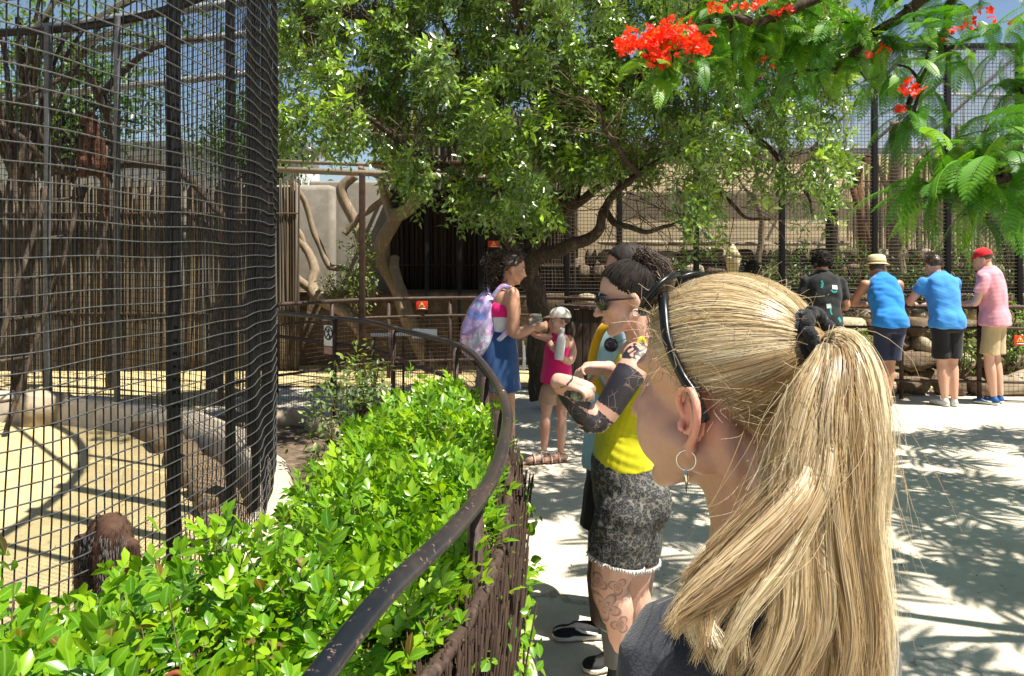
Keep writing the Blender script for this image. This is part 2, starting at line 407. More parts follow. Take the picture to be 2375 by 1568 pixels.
def sheet(name, poly, z, mat, dens=0.25, amp=0.0):
    bm = bmesh.new(); vs = [bm.verts.new((p[0], p[1], z)) for p in poly]; bm.faces.new(vs)
    me = bpy.data.meshes.new(name); bm.to_mesh(me); bm.free(); me.materials.append(mat)
    return tag(link(name, me), kind='structure')
gx = np.concatenate([[-60, -30, -15], np.linspace(-9, 9, 73), [15, 30, 60]]); gy = np.concatenate([[-20, -6], np.linspace(-1, 14, 61), [20, 40, 90]])
GX, GY = np.meshgrid(gx, gy); gz = 0.006 * vnoise(np.stack([GX, GY, 0 * GX], -1), 3, 1.6)
i = np.arange(GX.size).reshape(GX.shape)
tag(obj('ground', np.stack([GX, GY, gz - 0.006], -1).reshape(-1, 3), np.stack([i[:-1, :-1], i[:-1, 1:], i[1:, 1:], i[1:, :-1]], -1).reshape(-1, 4), M_ground, None, True), kind='structure')

# ------------------------------------------------------------------ the round aviary at the left
AC, AR = np.array([-5.65, 3.755]), 4.36
def arc(th, r=AR, z=0.0): return np.stack([AC[0] + r * np.cos(th), AC[1] + r * np.sin(th), np.broadcast_to(z, np.shape(th))], -1)
TH0, TH1 = math.radians(-50), math.radians(104)
P_end = np.array([-9.6, 10.9])
def front_path(n_arc, z, r=AR):
    a = arc(np.linspace(TH0, TH1, n_arc), r, z); e = a[-1]
    return np.concatenate([a, e + (np.array([*P_end, z]) - e) * np.linspace(0, 1, 12)[1:, None]])
sheet('sand_floor', [tuple(p[:2]) for p in arc(np.linspace(TH0, math.radians(60), 40))] + [(-3.0, 11.4), (-14, 11.4), (-14, -3), (-3.5, -0.5)], 0.012, M_sand)
sheet('planting_bed', [(-2.9, 0.3), (-0.35, 0.3), (-0.28, 1.1), (-0.1, 2.2), (0.02, 3.1), (-0.02, 3.9), (-0.5, 5.3), (-1.6, 7.4), (-2.9, 8.5), (-3.4, 7.4), (-2.6, 6.8), (-1.75, 5.9), (-1.4, 5.0), (-1.22, 4.0), (-1.3, 2.9), (-1.6, 2.0), (-2.0, 1.2)], 0.005, M_soil)
sheet('enclosure_sand', [(-4.6, 10.2), (9.5, 9.75), (9.5, 16), (-5, 16)], 0.008, M_sand)
ZT = 3.9
M_steel_dk = pm('dark_galvanised', (0.10, 0.105, 0.11), (0.06, 0.065, 0.07), 20, 0.6, 0.1, 0.002)
cage = thing('aviary', (AC[0], AC[1], 0), 'tall round walk-by aviary of dark wire mesh on black posts', 'aviary')
mp = front_path(60, 0.0, AR)
# kerb the mesh stands on
th = np.linspace(TH0, TH1, 90)
prof = [(-0.13, -0.02), (-0.13, 0.2), (-0.08, 0.27), (0.0, 0.29), (0.08, 0.26), (0.125, 0.17), (0.14, -0.02)]
V = np.stack([arc(th, AR + a + 0.012 * np.sin(th * 31 + b * 9), b + 0.012 * np.sin(th * 23)) for a, b in prof], 1)
i = np.arange(V.shape[0] * V.shape[1]).reshape(V.shape[:2])
obj('kerb', V.reshape(-1, 3), [np.stack([i[:-1, :-1], i[1:, :-1], i[1:, 1:], i[:-1, 1:]], -1).reshape(-1, 4), np.array([i[0, ::-1], i[-1]])], M_conc, cage, True)
def ray_arc(vx):
    d = ray(vx, 590)[:2]; d = d / np.linalg.norm(d); b = d @ AC; q = b * b - (AC @ AC - AR * AR)
    t = b - math.sqrt(max(q, 0)); p = d * t - AC; return math.atan2(p[1], p[0])
post_th = [ray_arc(-330), ray_arc(438), ray_arc(566), ray_arc(622), ray_arc(643), math.radians(30), math.radians(63.5), math.radians(75.5), math.radians(90)]
for t0, w in zip(post_th, (0.06, 0.062, 0.05, 0.10, 0.12, 0.05, 0.06, 0.06, 0.06)):
    p = arc(np.array(t0), AR - 0.065, 0.0)
    V, F = bbox_mesh((p[0], p[1], ZT / 2 + 0.1), (0.032, w, ZT - 0.15), 0.006, rotz(t0)); obj('post', V, F, M_steel_dk if t0 > 1.0 else M_black, cage)
for q in (0.3, 0.75):
    e = mp[59] + (np.array([*P_end, 0]) - mp[59]) * q
    V, F = bbox_mesh((e[0], e[1], ZT / 2), (0.08, 0.08, ZT), 0.006); obj('post', V, F, M_black, cage)
V, F = tubes(front_path(60, ZT), 0.04, 8); obj('top_rail', V, F, M_black, cage, True)
SP = 0.058
thv = ray_arc(640)
wv = lambda th, z: 0.016 * np.sin(th * 19 + 1.3 * z) * np.sin(z * 2.1 + th * 7) + 0.006 * np.sin(th * 57 + z * 5)
zs = np.arange(0.27, ZT, SP)
th_front = np.linspace(math.radians(-34), math.radians(26), 84)
meshes_done = 0
for z in zs:                                             # each long wire round the front
    sag = 0.004 * np.sin(th_front * 40 + z * 3) + 0.010 * np.sin(th_front * 22 + z * 1.7) * np.clip((th_front - 0.1) * 4, 0, 1)
    P = arc(th_front, AR + 0.004 + wv(th_front, z), z + sag)
    V, F = tubes(P, 0.0031, 4, True, 0.785); obj('wire', V, F, M_wire, cage, True)
dth = SP * 0.66 / AR
for t0 in np.arange(math.radians(-33.7), math.radians(26), dth):
    z = np.linspace(0.26, ZT, 26)
    P = arc(t0 + 0.0012 * np.sin(z * 3 + t0 * 90), AR - 0.001 + wv(t0, z), z)
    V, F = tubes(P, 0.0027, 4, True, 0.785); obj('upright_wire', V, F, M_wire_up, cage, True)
rest = []
th_r = np.linspace(math.radians(26.3), TH1, 64); th_l = np.linspace(TH0, math.radians(-34.2), 16)
tail = np.linspace(0, 1, 8)[:, None]; e0 = arc(np.array(TH1), AR, 0.0)
for z in zs:
    rest.append(tubes(np.concatenate([arc(th_r, AR, z), np.array([e0[0], e0[1], z]) + (np.array([*P_end, z]) - np.array([e0[0], e0[1], z])) * tail[1:]]), 0.0026, 4, False, 0.785))
    rest.append(tubes(arc(th_l, AR, z), 0.0026, 4, False, 0.785))
pts = [arc(np.array(t), AR, 0.0) for t in np.concatenate([np.arange(math.radians(26.4), TH1, dth), np.arange(TH0, math.radians(-34.3), dth)])]
L = np.linalg.norm(P_end - e0[:2]); pts += [e0 + (np.array([*P_end, 0]) - e0) * u for u in np.arange(0, 1, SP / L)]
P = np.array([[p + [0, 0, 0.26], p + [0, 0, ZT]] for p in pts]); rest.append(tubes(P, 0.0024, 4, False, 0.785))
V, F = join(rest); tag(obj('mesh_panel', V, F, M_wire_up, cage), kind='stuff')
# roof: pale beams and a coarse mesh
for a, b, y0, y1 in (((-260, 110), (760, -20), 9.6, 8.4), ((-260, 165), (760, 60), 10.6, 9.6), ((-260, 20), (760, -90), 8.2, 7.2), ((-260, 260), (760, 150), 11.1, 11.0)):
    p, q = at_y(*a, y0), at_y(*b, y1); V, F = tubes(np.array([p, q]), 0.05, 6); obj('roof_beam', V, F, M_steel, cage)
for k in range(6):
    a = arc(np.array(math.radians(-40 + 20 * k)), AR, ZT); b = np.array([-7.5 + 0.25 * k, 11.2, 4.4]); V, F = tubes(np.array([a, b]), 0.025, 6); obj('rafter', V, F, M_steel, cage)

# ------------------------------------------------------------------ inside the aviary
def pole(name, pts, r, mat, par, k=8, n=None, wob=0.0, seed=0):
    P = spline(np.array(pts), n or max(2, 5 * (len(pts) - 1) + 1)) if len(pts) > 2 else np.array(pts, float)
    if wob: P = P + wob * np.stack([vnoise(P + s, seed + s, 5.0) for s in (0, 1, 2)], -1)
    R = np.interp(np.linspace(0, 1, len(P)), np.linspace(0, 1, len(r)), r) if np.ndim(r) else np.full(len(P), r)
    V, F = tubes(P, R[None], k); return obj(name, V, F, mat, par, True)
# leaning ladder of two poles and rungs
lad = thing('ladder', at_z(20, 1010), 'leaning pale pole ladder standing on the sand inside the aviary', 'ladder')
LA, LB = [at_y(12, 1000, 7.3), at_y(200, 430, 7.9)], [at_y(-60, 1000, 7.0), at_y(110, 430, 7.6)]
for p, q in (LA, LB): pole('rail', [p, (p + q) / 2 + [0.01, 0, 0.02], q], 0.024, M_bark, lad, wob=0.012)
for u in np.linspace(0.12, 0.95, 6):
    a, b = LA[0] + (LA[1] - LA[0]) * u, LB[0] + (LB[1] - LB[0]) * (u - 0.02); V, F = tubes(np.array([a, b]), 0.015, 6); obj('rung', V, F, M_bark, lad, True)
# climbing tree
ct = thing('climbing_tree', at_z(330, 900), 'bare grey climbing tree with crooked limbs inside the aviary', 'tree')
pole('trunk', [at_z(262, 905), at_y(258, 700, 9.8), at_y(240, 480, 9.7), at_y(256, 330, 9.6), at_y(235, 200, 9.5)], [0.085, 0.07, 0.065, 0.055, 0.035], M_bark, ct, 10, 22, 0.03, 1)
for pts, r in (([(250, 420, 9.7), (230, 402, 9.3), (150, 395, 9.0), (60, 330, 8.8), (0, 290, 8.7)], (0.07, 0.03)), ([(256, 340, 9.6), (230, 395, 9.2), (170, 405, 8.9)], (0.05, 0.03)),
               ([(256, 380, 9.6), (400, 395, 9.4), (520, 500, 9.2), (590, 540, 9.0)], (0.06, 0.03)), ([(245, 260, 9.5), (200, 170, 9.2), (120, 190, 9.0), (20, 250, 8.9)], (0.05, 0.02)),
               ([(238, 220, 9.5), (350, 120, 9.3), (470, 90, 9.3)], (0.045, 0.02)), ([(60, 330, 8.8), (30, 420, 8.7), (60, 520, 8.6)], (0.035, 0.02)),
               ([(250, 395, 9.2), (250, 500, 9.0), (210, 640, 8.8)], (0.03, 0.02)), ([(150, 395, 9.0), (90, 300, 8.8), (60, 150, 8.7)], (0.03, 0.015))):
    pole('limb', [at_y(*p) for p in pts], r, M_bark, ct, 8, 16, 0.03, 5)
gl = thing('leaning_trunk', at_z(500, 1010), 'dark bent trunk leaning across the inside of the aviary mesh', 'dead tree')
pole('trunk', [at_y(495, 905, 8.2), at_y(500, 760, 8.2), at_y(520, 620, 8.1), at_y(470, 520, 8.0), at_y(410, 480, 8.0)], [0.07, 0.06, 0.05, 0.045, 0.03], M_bark, gl, 8, 16, 0.02, 2)
# curved low stone edging on the sand
edge = thing('stone_edging', at_z(330, 1000), 'curved low brown stone edging winding over the sand inside the aviary', 'edging')
EP = spline(np.array([at_z(-120, 935), at_z(60, 938), at_z(220, 965), at_z(345, 1010), at_z(440, 1090), at_z(500, 1180), at_z(545, 1290)]), 200)
sl = np.concatenate([[0], np.cumsum(np.linalg.norm(np.diff(EP, axis=0), axis=1))])
def at_len(P, sl, s): return np.stack([np.interp(s, sl, P[:, k]) for k in range(3)], -1)
def rock(c, s, seed, R=None, sub=2, rough=0.16, flat=0.0):
    """angular stone: a ball cut by random planes"""
    g = np.random.default_rng(seed); bm = bmesh.new(); bmesh.ops.create_icosphere(bm, subdivisions=sub, radius=1.0)
    V = np.array([v.co[:] for v in bm.verts]); F = np.array([[v.index for v in f.verts] for f in bm.faces]); bm.free()
    V = np.sign(V) * np.abs(V) ** 0.5 * 0.95
    for k in range(9):
        n = nrm(g.normal(size=3)); d = g.uniform(0.68, 0.98); h = V @ n - d; V = V - np.maximum(h, 0)[:, None] * n * 0.93
    V = V * (1 + 0.3 * rough * vnoise(V, seed, 2.3)[:, None] + 0.22 * rough * vnoise(V, seed + 9, 6.5)[:, None]); V = V * (np.asarray(s) / 2) / np.abs(V).max(0)
    if R is not None: V = V @ np.asarray(R).T
    return V + np.asarray(c), [F]
M_edge = pm('smooth_tan_edging', (0.27, 0.20, 0.125), (0.18, 0.13, 0.08), 5, 0.92, 0.5, 0.015, c3=(0.225, 0.165, 0.10), detail=7)
s, k = 0.0, 0
while s < sl[-1] - 0.1:
    ln = rng.uniform(0.3, 0.62); c = at_len(EP, sl, s + ln / 2); d = at_len(EP, sl, s + ln) - at_len(EP, sl, s); h = rng.uniform(0.17, 0.22)
    V, F = rock((c[0], c[1], h / 2 - 0.03), (ln * 1.04, 0.3, h), 40 + k, rotz(math.atan2(d[1], d[0]))); obj('stone', V, F, M_edge, edge, True); s += ln; k += 1
bo = rock(at_z(100, 985) + [0, 0, 0.16], (0.62, 0.42, 0.42), 77); tag(obj('boulder', *bo, M_rock2, None, True), 'rounded grey boulder beside the stone edging inside the aviary', 'boulder')

# ------------------------------------------------------------------ reed fence behind the aviary
def pole_fence(name, p0, p1, z0, z1, r, mats, label, cat, seed, gap=1.02, jag=0.06, keep=300, backing=True):
    root = thing(name, (np.array(p0) + np.array(p1)).tolist() [0:2] and ((p0[0] + p1[0]) / 2, (p0[1] + p1[1]) / 2, z0), label, cat)
    p0, p1 = np.array(p0, float), np.array(p1, float); L = np.linalg.norm(p1 - p0); n = int(L / (2 * r * gap)); g = np.random.default_rng(seed); ms = []
    for mt in mats:
        for v in range(2):
            z = np.linspace(0, 1, 5); P = np.stack([0.25 * r * np.sin(z * 5 + v * 2), 0.2 * r * np.cos(z * 4 + v), z], -1); P[:, 2] *= 1.0
            V, F = tubes(P, r * (1 - 0.15 * z)[None], 6); ms.append(data(V, F, mt, True, name='reed'))
    order = np.arange(n); stuff = []; keep_at = set(np.linspace(0, n - 1, min(n, keep)).astype(int).tolist())
    for j in order:
        u = (j + 0.5) / n; c = p0 + (p1 - p0) * u; h = (z1 - z0) + g.normal() * jag; sc = g.uniform(0.8, 1.2)
        if j not in keep_at: stuff.append((c, h, sc)); continue
        M = Matrix.Translation((c[0], c[1] + g.normal() * r * 0.3, z0)) @ Matrix.Rotation(g.normal() * 0.012, 4, 'Y') @ Matrix.Rotation(g.uniform(0, 6.28), 4, 'Z') @ Matrix.Diagonal((sc, sc, h, 1))
        put('reed', ms[g.integers(len(ms))], root, M)
    if stuff:
        V, F = join([tubes(np.array([[c[0], c[1], z0], [c[0], c[1], z0 + h]]), r * sc, 5) for c, h, sc in stuff]); tag(obj('reed_screen', V, F, mats[0], root, True), kind='stuff')
    if backing:
        d = (p1 - p0) / L; mid = (p0 + p1) / 2; nb = np.array([-d[1], d[0]]) * (r * 1.9 if True else 0)
        V, F = box((mid[0] + nb[0], mid[1] + nb[1], (z0 + z1) / 2 - 0.04), (L, 0.006, (z1 - z0) - 0.14), rotz(math.atan2(d[1], d[0]))); obj('backing_mat', V, F, mats[-1], root)
    for z in (z0 + 0.3 * (z1 - z0), z0 + 0.82 * (z1 - z0)):
        d = (p1 - p0) / L; nrmv = np.array([d[1], -d[0]]); a, b = p0 + nrmv * r * 1.3, p1 + nrmv * r * 1.3
        V, F = tubes(np.array([[*a, z], [*b, z]]), 0.012, 5); obj('tie_rail', V, F, M_wire_rust, root)
    return root
pole_fence('reed_fence', (-9.4, 11.5), (-3.05, 11.5), 0.0, 2.75, 0.015, M_reed, 'tall weathered reed fence along the back of the aviary sand', 'fence', 4, 1.05, 0.05)
gb = thing('pale_building', (-9, 17, 0), 'pale grey flat building wall rising behind the reed fence', 'building')
V, F = bbox_mesh((-9.0, 17, 1.9), (9.5, 1.5, 3.8), 0.02); obj('wall', V, F, pm('pale_grey_render', (0.62, 0.63, 0.66), (0.52, 0.53, 0.56), 3, 0.9, 0.2), gb)
V, F = bbox_mesh((-9.0, 16.95, 3.87), (9.8, 1.8, 0.16), 0.02); obj('roof_edge', V, F, M_steel, gb)
for k in range(9):
    V, F = box((-13.2 + k * 1.05, 16.24, 1.9), (0.05, 0.03, 3.7)); obj('panel_rib', V, F, M_steel, gb)

# ------------------------------------------------------------------ near curved railing
RP = [at_z(x, y, 1.05) for x, y in ((560, 1800), (742, 1568), (886, 1384), (1006, 1273), (1089, 1186), (1145, 1103), (1168, 1029), (1178, 968), (1166, 918), (1140, 872), (1102, 824), (1053, 796), (948, 770), (878, 751), (839, 744), (738, 735), (654, 726), (560, 719))]
RP = np.array([RP[1] + (RP[1] - RP[2]) * 1.7] + RP[1:])
RC = spline(RP, 260); sm = RC.copy()
for _ in range(30): sm[1:-1] = 0.5 * sm[1:-1] + 0.25 * (sm[:-2] + sm[2:])
RC = sm; RS = np.concatenate([[0], np.cumsum(np.linalg.norm(np.diff(RC, axis=0), axis=1))])
def rail_at(s, off=0.0, z=1.05):
    p = at_len(RC, RS, s); d = nrm(at_len(RC, RS, np.asarray(s) + 0.05) - at_len(RC, RS, np.asarray(s) - 0.05)); n = np.stack([-d[..., 1], d[..., 0], 0 * d[..., 0]], -1)
    q = p + n * np.asarray(off)[..., None]; q[..., 2] = z; return q
def s_of_y(y): k = np.argmax(RC[:, 1] > y); return RS[k] if k > 0 else RS[-1]
nr = thing('curved_railing', rail_at(2.2, 0, 0.0), 'curved brown pipe railing with heather screen sweeping around the green hedge', 'railing')
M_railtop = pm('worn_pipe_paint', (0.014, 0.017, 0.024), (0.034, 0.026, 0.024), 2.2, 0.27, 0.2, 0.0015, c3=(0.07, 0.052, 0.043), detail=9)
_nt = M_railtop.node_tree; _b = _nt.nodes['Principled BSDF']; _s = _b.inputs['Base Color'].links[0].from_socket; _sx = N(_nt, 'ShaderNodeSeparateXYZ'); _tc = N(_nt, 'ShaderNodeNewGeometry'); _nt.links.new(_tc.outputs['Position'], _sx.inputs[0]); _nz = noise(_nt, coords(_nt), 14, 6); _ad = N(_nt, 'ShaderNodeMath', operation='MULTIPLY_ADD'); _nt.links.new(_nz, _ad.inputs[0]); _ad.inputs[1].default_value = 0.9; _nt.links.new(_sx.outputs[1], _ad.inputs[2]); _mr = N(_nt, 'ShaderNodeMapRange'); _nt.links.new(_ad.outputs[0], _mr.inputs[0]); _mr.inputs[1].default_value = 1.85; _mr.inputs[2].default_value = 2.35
_pt = mixc(_nt, _mr.outputs[0], (0.006, 0.008, 0.013), _s); _ch = ramp(_nt, [(0.60, (0, 0, 0)), (0.63, (1, 1, 1))], noise(_nt, coords(_nt), 46, 7, 0.72)); _pt = mixc(_nt, _ch, _pt, (0.13, 0.085, 0.062)); _nt.links.new(_pt, _b.inputs['Base Color']); _rr = N(_nt, 'ShaderNodeMapRange'); _nt.links.new(_ch, _rr.inputs[0]); _rr.inputs[3].default_value = 0.3; _rr.inputs[4].default_value = 0.8; _nt.links.new(_rr.outputs[0], _b.inputs['Roughness'])     # blue-black on the near length, brown farther on, paler brown chips throughout
cut = [0.0, s_of_y(3.55), s_of_y(6.8), RS[-1]]
for a, b in zip(cut[:-1], cut[1:]):
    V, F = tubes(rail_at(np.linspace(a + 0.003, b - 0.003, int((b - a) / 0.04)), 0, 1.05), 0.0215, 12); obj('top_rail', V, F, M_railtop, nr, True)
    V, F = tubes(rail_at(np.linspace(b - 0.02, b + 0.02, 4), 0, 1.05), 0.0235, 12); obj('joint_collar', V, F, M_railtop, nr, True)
    V, F = tubes(rail_at(np.linspace(a + 0.004, b - 0.004, int((b - a) / 0.05)), -0.005, 0.80), 0.019, 10); obj('lower_rail', V, F, M_rust, nr, True)
s3 = s_of_y(3.75)
for s in [0.35, 1.45, 2.55, s3 + 0.35, s3 + 1.7, s3 + 3.1, s3 + 4.4, s3 + 5.6]:
    if s < RS[-1]:
        p = rail_at(s, 0.03, 0.0); V, F = tubes(np.array([p, p + [0, 0, 1.04]]), 0.021, 8); obj('post', V, F, M_rust, nr, True)
        V, F = tubes(np.array([p + [0, 0, 1.0], rail_at(s, 0, 1.05)]), 0.012, 6); obj('saddle', V, F, M_rust, nr)
# heather screen: upright twigs tied under the lower rail
tw = []
for v in range(6):
    z = np.linspace(0, 1, 6); P = np.stack([0.006 * np.sin(z * 4 + v), 0.006 * np.sin(z * 5 + 2 * v), z], -1); V, F = tubes(P, 0.0028 * (1.1 - 0.5 * z)[None], 5); tw.append(data(V, F, M_brush[v % 2], True, name='twig'))
ns = 0; extra = []
smax = s_of_y(3.95)
s_tw = np.sort(np.concatenate([rng.uniform(0.9, smax, 3400)]))
near_tw = set(np.argsort(np.abs(s_tw - 2.35))[:300].tolist())
for j, s in enumerate(s_tw):
    p = rail_at(s, rng.uniform(-0.03, 0.02), 0.03); h = rng.uniform(0.66, 0.8); a, b = rng.normal() * 0.02, rng.normal() * 0.03
    if j in near_tw:
        sc = rng.uniform(0.8, 1.4); put('twig', tw[j % 6], nr, Matrix.Translation(p.tolist()) @ Matrix.Rotation(a, 4, 'X') @ Matrix.Rotation(b, 4, 'Y') @ Matrix.Diagonal((sc, sc, h, 1)))
    else: extra.append([p, p + [b * 0.4, a * 0.4, h * 0.5], p + [b, a, h]])
V, F = tubes(np.array(extra), 0.0028, 4); tag(obj('heather_screen', V, F, M_brush[0], nr, True), kind='stuff')
for z in (0.25, 0.55):
    V, F = tubes(rail_at(np.linspace(0.9, smax, 90), -0.04, z + 0.0), 0.002, 4); obj('binding_wire', V, F, M_wire_rust, nr)
# wire mesh on the farther stretch
sa, sb = smax + 0.05, RS[-1]; ss = np.arange(sa, sb, 0.05); q = rail_at(ss, 0.0, 0.05); P = np.stack([q, q + [0, 0, 0.98]], 1)
V, F = join([tubes(P, 0.0022, 3, False)] + [tubes(rail_at(np.linspace(sa, sb, 70), 0, z), 0.0022, 3, False) for z in np.arange(0.08, 1.0, 0.06)]); tag(obj('wire_mesh', V, F, M_wire_rust, nr), kind='stuff')
# kerb at its foot
prof = [(-0.03, 0.0), (-0.035, 0.08), (-0.05, 0.12), (-0.09, 0.12), (-0.115, 0.08), (-0.13, -0.01)]
ks = np.linspace(0.5, s_of_y(4.6), 70); V = np.stack([rail_at(ks, a + 0.006 * np.sin(ks * 9), b + 0.008 * np.sin(ks * 7 + a)) if False else np.concatenate([rail_at(ks, a + 0.006 * np.sin(ks * 9 + b), 0)[:, :2], (b + 0.006 * np.sin(ks * 7))[:, None]], 1) for a, b in prof], 1)
i = np.arange(V.shape[0] * V.shape[1]).reshape(V.shape[:2])
obj('kerb', V.reshape(-1, 3), [np.stack([i[:-1, :-1], i[:-1, 1:], i[1:, 1:], i[1:, :-1]], -1).reshape(-1, 4), np.array([i[0], i[-1, ::-1]])], M_conc, nr, True)

# ------------------------------------------------------------------ far railing round the enclosures
FP = np.array([at_z(x, y, 1.07) for x, y in ((480, 719), (600, 709), (705, 703), (850, 695), (1070, 691), (1290, 691), (1440, 698), (1620, 705), (1860, 709), (2110, 711), (2375, 713), (2700, 716))])
FC = spline(FP, 220); FS = np.concatenate([[0], np.cumsum(np.linalg.norm(np.diff(FC, axis=0), axis=1))])
fr = thing('enclosure_railing', (float(FC[110][0]), float(FC[110][1]), 0), 'long brown railing with fine mesh that visitors lean on before the enclosures', 'railing')
def fr_at(s, z, off=0.0):
    p = at_len(FC, FS, s).copy(); p[..., 1] += off; p[..., 2] = z; return p
fs_split = [0, FS[-1] * 0.24, FS[-1] * 0.47, FS[-1] * 0.72, FS[-1]]
for a, b in zip(fs_split[:-1], fs_split[1:]):
    for nm, z, r in (('top_rail', 1.07, 0.026), ('middle_rail', 0.83, 0.017), ('bottom_rail', 0.22, 0.017)):
        V, F = tubes(fr_at(np.linspace(a + 0.002, b - 0.002, 40), z), r, 8); obj(nm, V, F, M_rust, fr, True)
for s in np.linspace(0.2, FS[-1] - 0.2, 15):
    V, F = tubes(np.array([fr_at(s, 0.0, 0.02), fr_at(s, 1.07, 0.02)]), 0.026, 8); obj('post', V, F, M_rust, fr, True)
ss = np.arange(0, FS[-1], 0.05); P = np.stack([fr_at(ss, 0.06), fr_at(ss, 0.83)], 1)
V, F = join([tubes(P, 0.0022, 3, False)] + [tubes(fr_at(np.linspace(0, FS[-1], 60), z), 0.0022, 3, False) for z in np.arange(0.06, 0.84, 0.055)]); tag(obj('wire_mesh', V, F, M_wire_rust, fr), kind='stuff')

# ------------------------------------------------------------------ tall mesh wall of the right enclosure
EY = 11.3
ew = thing('mesh_enclosure', (4, EY, 0), 'tall enclosure wall of fine wire mesh on black posts behind the visitors', 'enclosure')
for v in (1115, 1315, 1437, 1616, 1815, 2030, 2200, 2366, 2540):
    x = at_y(v, 590, EY)[0]; top = 4.62 if v > 1500 else 4.3
    V, F = bbox_mesh((x, EY + 0.03, top / 2), (0.075, 0.075, top), 0.006); obj('post', V, F, M_black, ew)
x0, x1 = at_y(1115, 590, EY)[0], at_y(2560, 590, EY)[0]
for z in (1.15, 4.62):
    V, F = bbox_mesh(((x0 + x1) / 2, EY + 0.1, z), (x1 - x0, 0.06, 0.09 if z > 2 else 0.06), 0.006); obj('top_beam' if z > 2 else 'sill_rail', V, F, M_black, ew)
for z in np.arange(0.9, 4.6, 0.05):
    P = np.array([[x0, EY, z], [x0 + (x1 - x0) * 0.3, EY + 0.01 * math.sin(z * 9), z - 0.012], [x0 + (x1 - x0) * 0.62, EY, z + 0.008], [x1, EY, z]]); V, F = tubes(spline(P, 20), 0.0036, 4, False); obj('wire', V, F, M_wire_far, ew)
xs = np.arange(x0, x1, 0.05); sel = xs[-300:] if len(xs) > 300 else xs
wm = data(*tubes(np.array([[0, 0, 0.9], [0, 0, 4.6]]), 0.0032, 4, False), M_wire_far, name='upright_wire')
for x in sel: put('upright_wire', wm, ew, Matrix.Translation((float(x), EY + 0.004, 0)))
# roof mesh with diagonal struts and the rear mesh
rr = thing('enclosure_roof', (6, 14, 4.6), 'pale sagging mesh roof with diagonal struts over the right enclosure', 'roof')
for a, b in (((2130, 335, 16), (2400, 90, 11.4)), ((2010, 345, 16), (2260, 120, 11.4)), ((2260, 335, 16), (2480, 140, 12)), ((1880, 345, 16), (2090, 140, 11.5)), ((1960, 215, 13.5), (2500, 225, 13.5))):
    V, F = tubes(np.array([at_y(*a), at_y(*b)]), 0.03, 6); obj('strut', V, F, M_steel, rr, True)
for v in (1960, 2140, 2235, 2310):
    p = at_y(v, 345, 15.9); V, F = tubes(np.array([[p[0], 15.9, 3.6], [p[0], 15.9, 4.9]]), 0.025, 6); obj('upright', V, F, M_steel, rr, True)
xa, xb = at_y(1500, 590, 16)[0], at_y(2700, 590, 16)[0]
V, F = bbox_mesh(((xa + xb) / 2, 15.85, 3.72), (xb - xa, 0.09, 0.13), 0.01); obj('ridge_beam', V, F, M_steel, rr)
u = np.arange(0, 1.0001, 0.0115)
V, F = join([tubes(np.array([[[xa, 11.4 + 4.45 * t, 4.6 - 0.85 * t + 0.35 * t * (1 - t)], [xb, 11.4 + 4.45 * t, 4.6 - 0.85 * t + 0.35 * t * (1 - t)]] for t in u]), 0.0034, 3, False),
             tubes(np.array([[[x, 11.4 + 4.45 * t, 4.6 - 0.85 * t + 0.35 * t * (1 - t)] for t in (0, 0.25, 0.5, 0.75, 1)] for x in np.arange(xa, xb, 0.055)]), 0.0034, 3, False)])
tag(obj('roof_mesh', V, F, pm('bright_wire', (0.35, 0.36, 0.38), (0.25, 0.26, 0.28), 30, 0.5, 0), rr), kind='stuff')

# back walls of the enclosure
M_tan = pm('tan_plaster', (0.64, 0.53, 0.33), (0.56, 0.45, 0.275), 2.5, 0.92, 0.4, 0.01, c3=(0.60, 0.49, 0.31), detail=8)
pw = thing('plaster_wall', (4, 16.2, 0), 'long tan plaster wall at the back of the mesh enclosure', 'wall')
V, F = bbox_mesh(((0.7 + 6.7) / 2, 16.2, 1.9), (6.0, 0.25, 3.7), 0.03); obj('panel', V, F, M_tan, pw)
V, F = bbox_mesh(((0.7 + 6.7) / 2, 16.18, 3.785), (6.1, 0.33, 0.07), 0.015); obj('coping', V, F, M_conc, pw)
pole_fence('pole_fence', (6.72, 16.15), (11.6, 16.15), 0.3, 3.75, 0.032, [pm('sandy_reed', (0.52, 0.41, 0.26), (0.38, 0.29, 0.17), 8, 0.8, 0.3, 0.003, (6, 6, 0.4)), pm('pale_reed', (0.60, 0.49, 0.32), (0.46, 0.36, 0.22), 8, 0.8, 0.3, 0.003, (6, 6, 0.4)), M_tan], 'fence of pale upright poles at the back of the right enclosure', 'fence', 9, 1.05, 0.1, 300, True)  # poles in two pale reed tones and the wall's tan
# terrace of stones in the enclosure
tw_ = thing('terrace_wall', (4.5, 14.2, 0), 'low dry stone terrace with pale top slabs behind the mesh', 'stone wall')
for row, (yy, z0, hh) in enumerate(((13.0, 0.55, 0.26), (13.2, 0.78, 0.26), (14.3, 1.2, 0.3), (14.5, 1.47, 0.3))):
    x = 0.9 + 0.13 * row; k = 0
    while x < 9.8:
        w = rng.uniform(0.2, 0.5); V, F = rock((x + w / 2, yy + rng.normal() * 0.03, z0 + hh / 2), (w * 1.02, 0.5, hh * rng.uniform(0.95, 1.15)), 300 + row * 50 + k); obj('stone', V, F, [M_rock, M_rock2, M_rock][(k + row) % 3], tw_, True); x += w; k += 1
x = 0.9
while x < 5.4:
    w = rng.uniform(0.5, 0.9); V, F = rock((x + w / 2, 14.35, 1.87), (w, 0.6, 0.1), int(x * 100)); obj('slab', V, F, M_rock2, tw_, True); x += w
V, F = rock((5, 15.2, 0.75), (11, 2.0, 2.0), 9, None, 3, 0.05); tag(obj('earth_bank', V, F, M_soil, None, True), kind='structure')
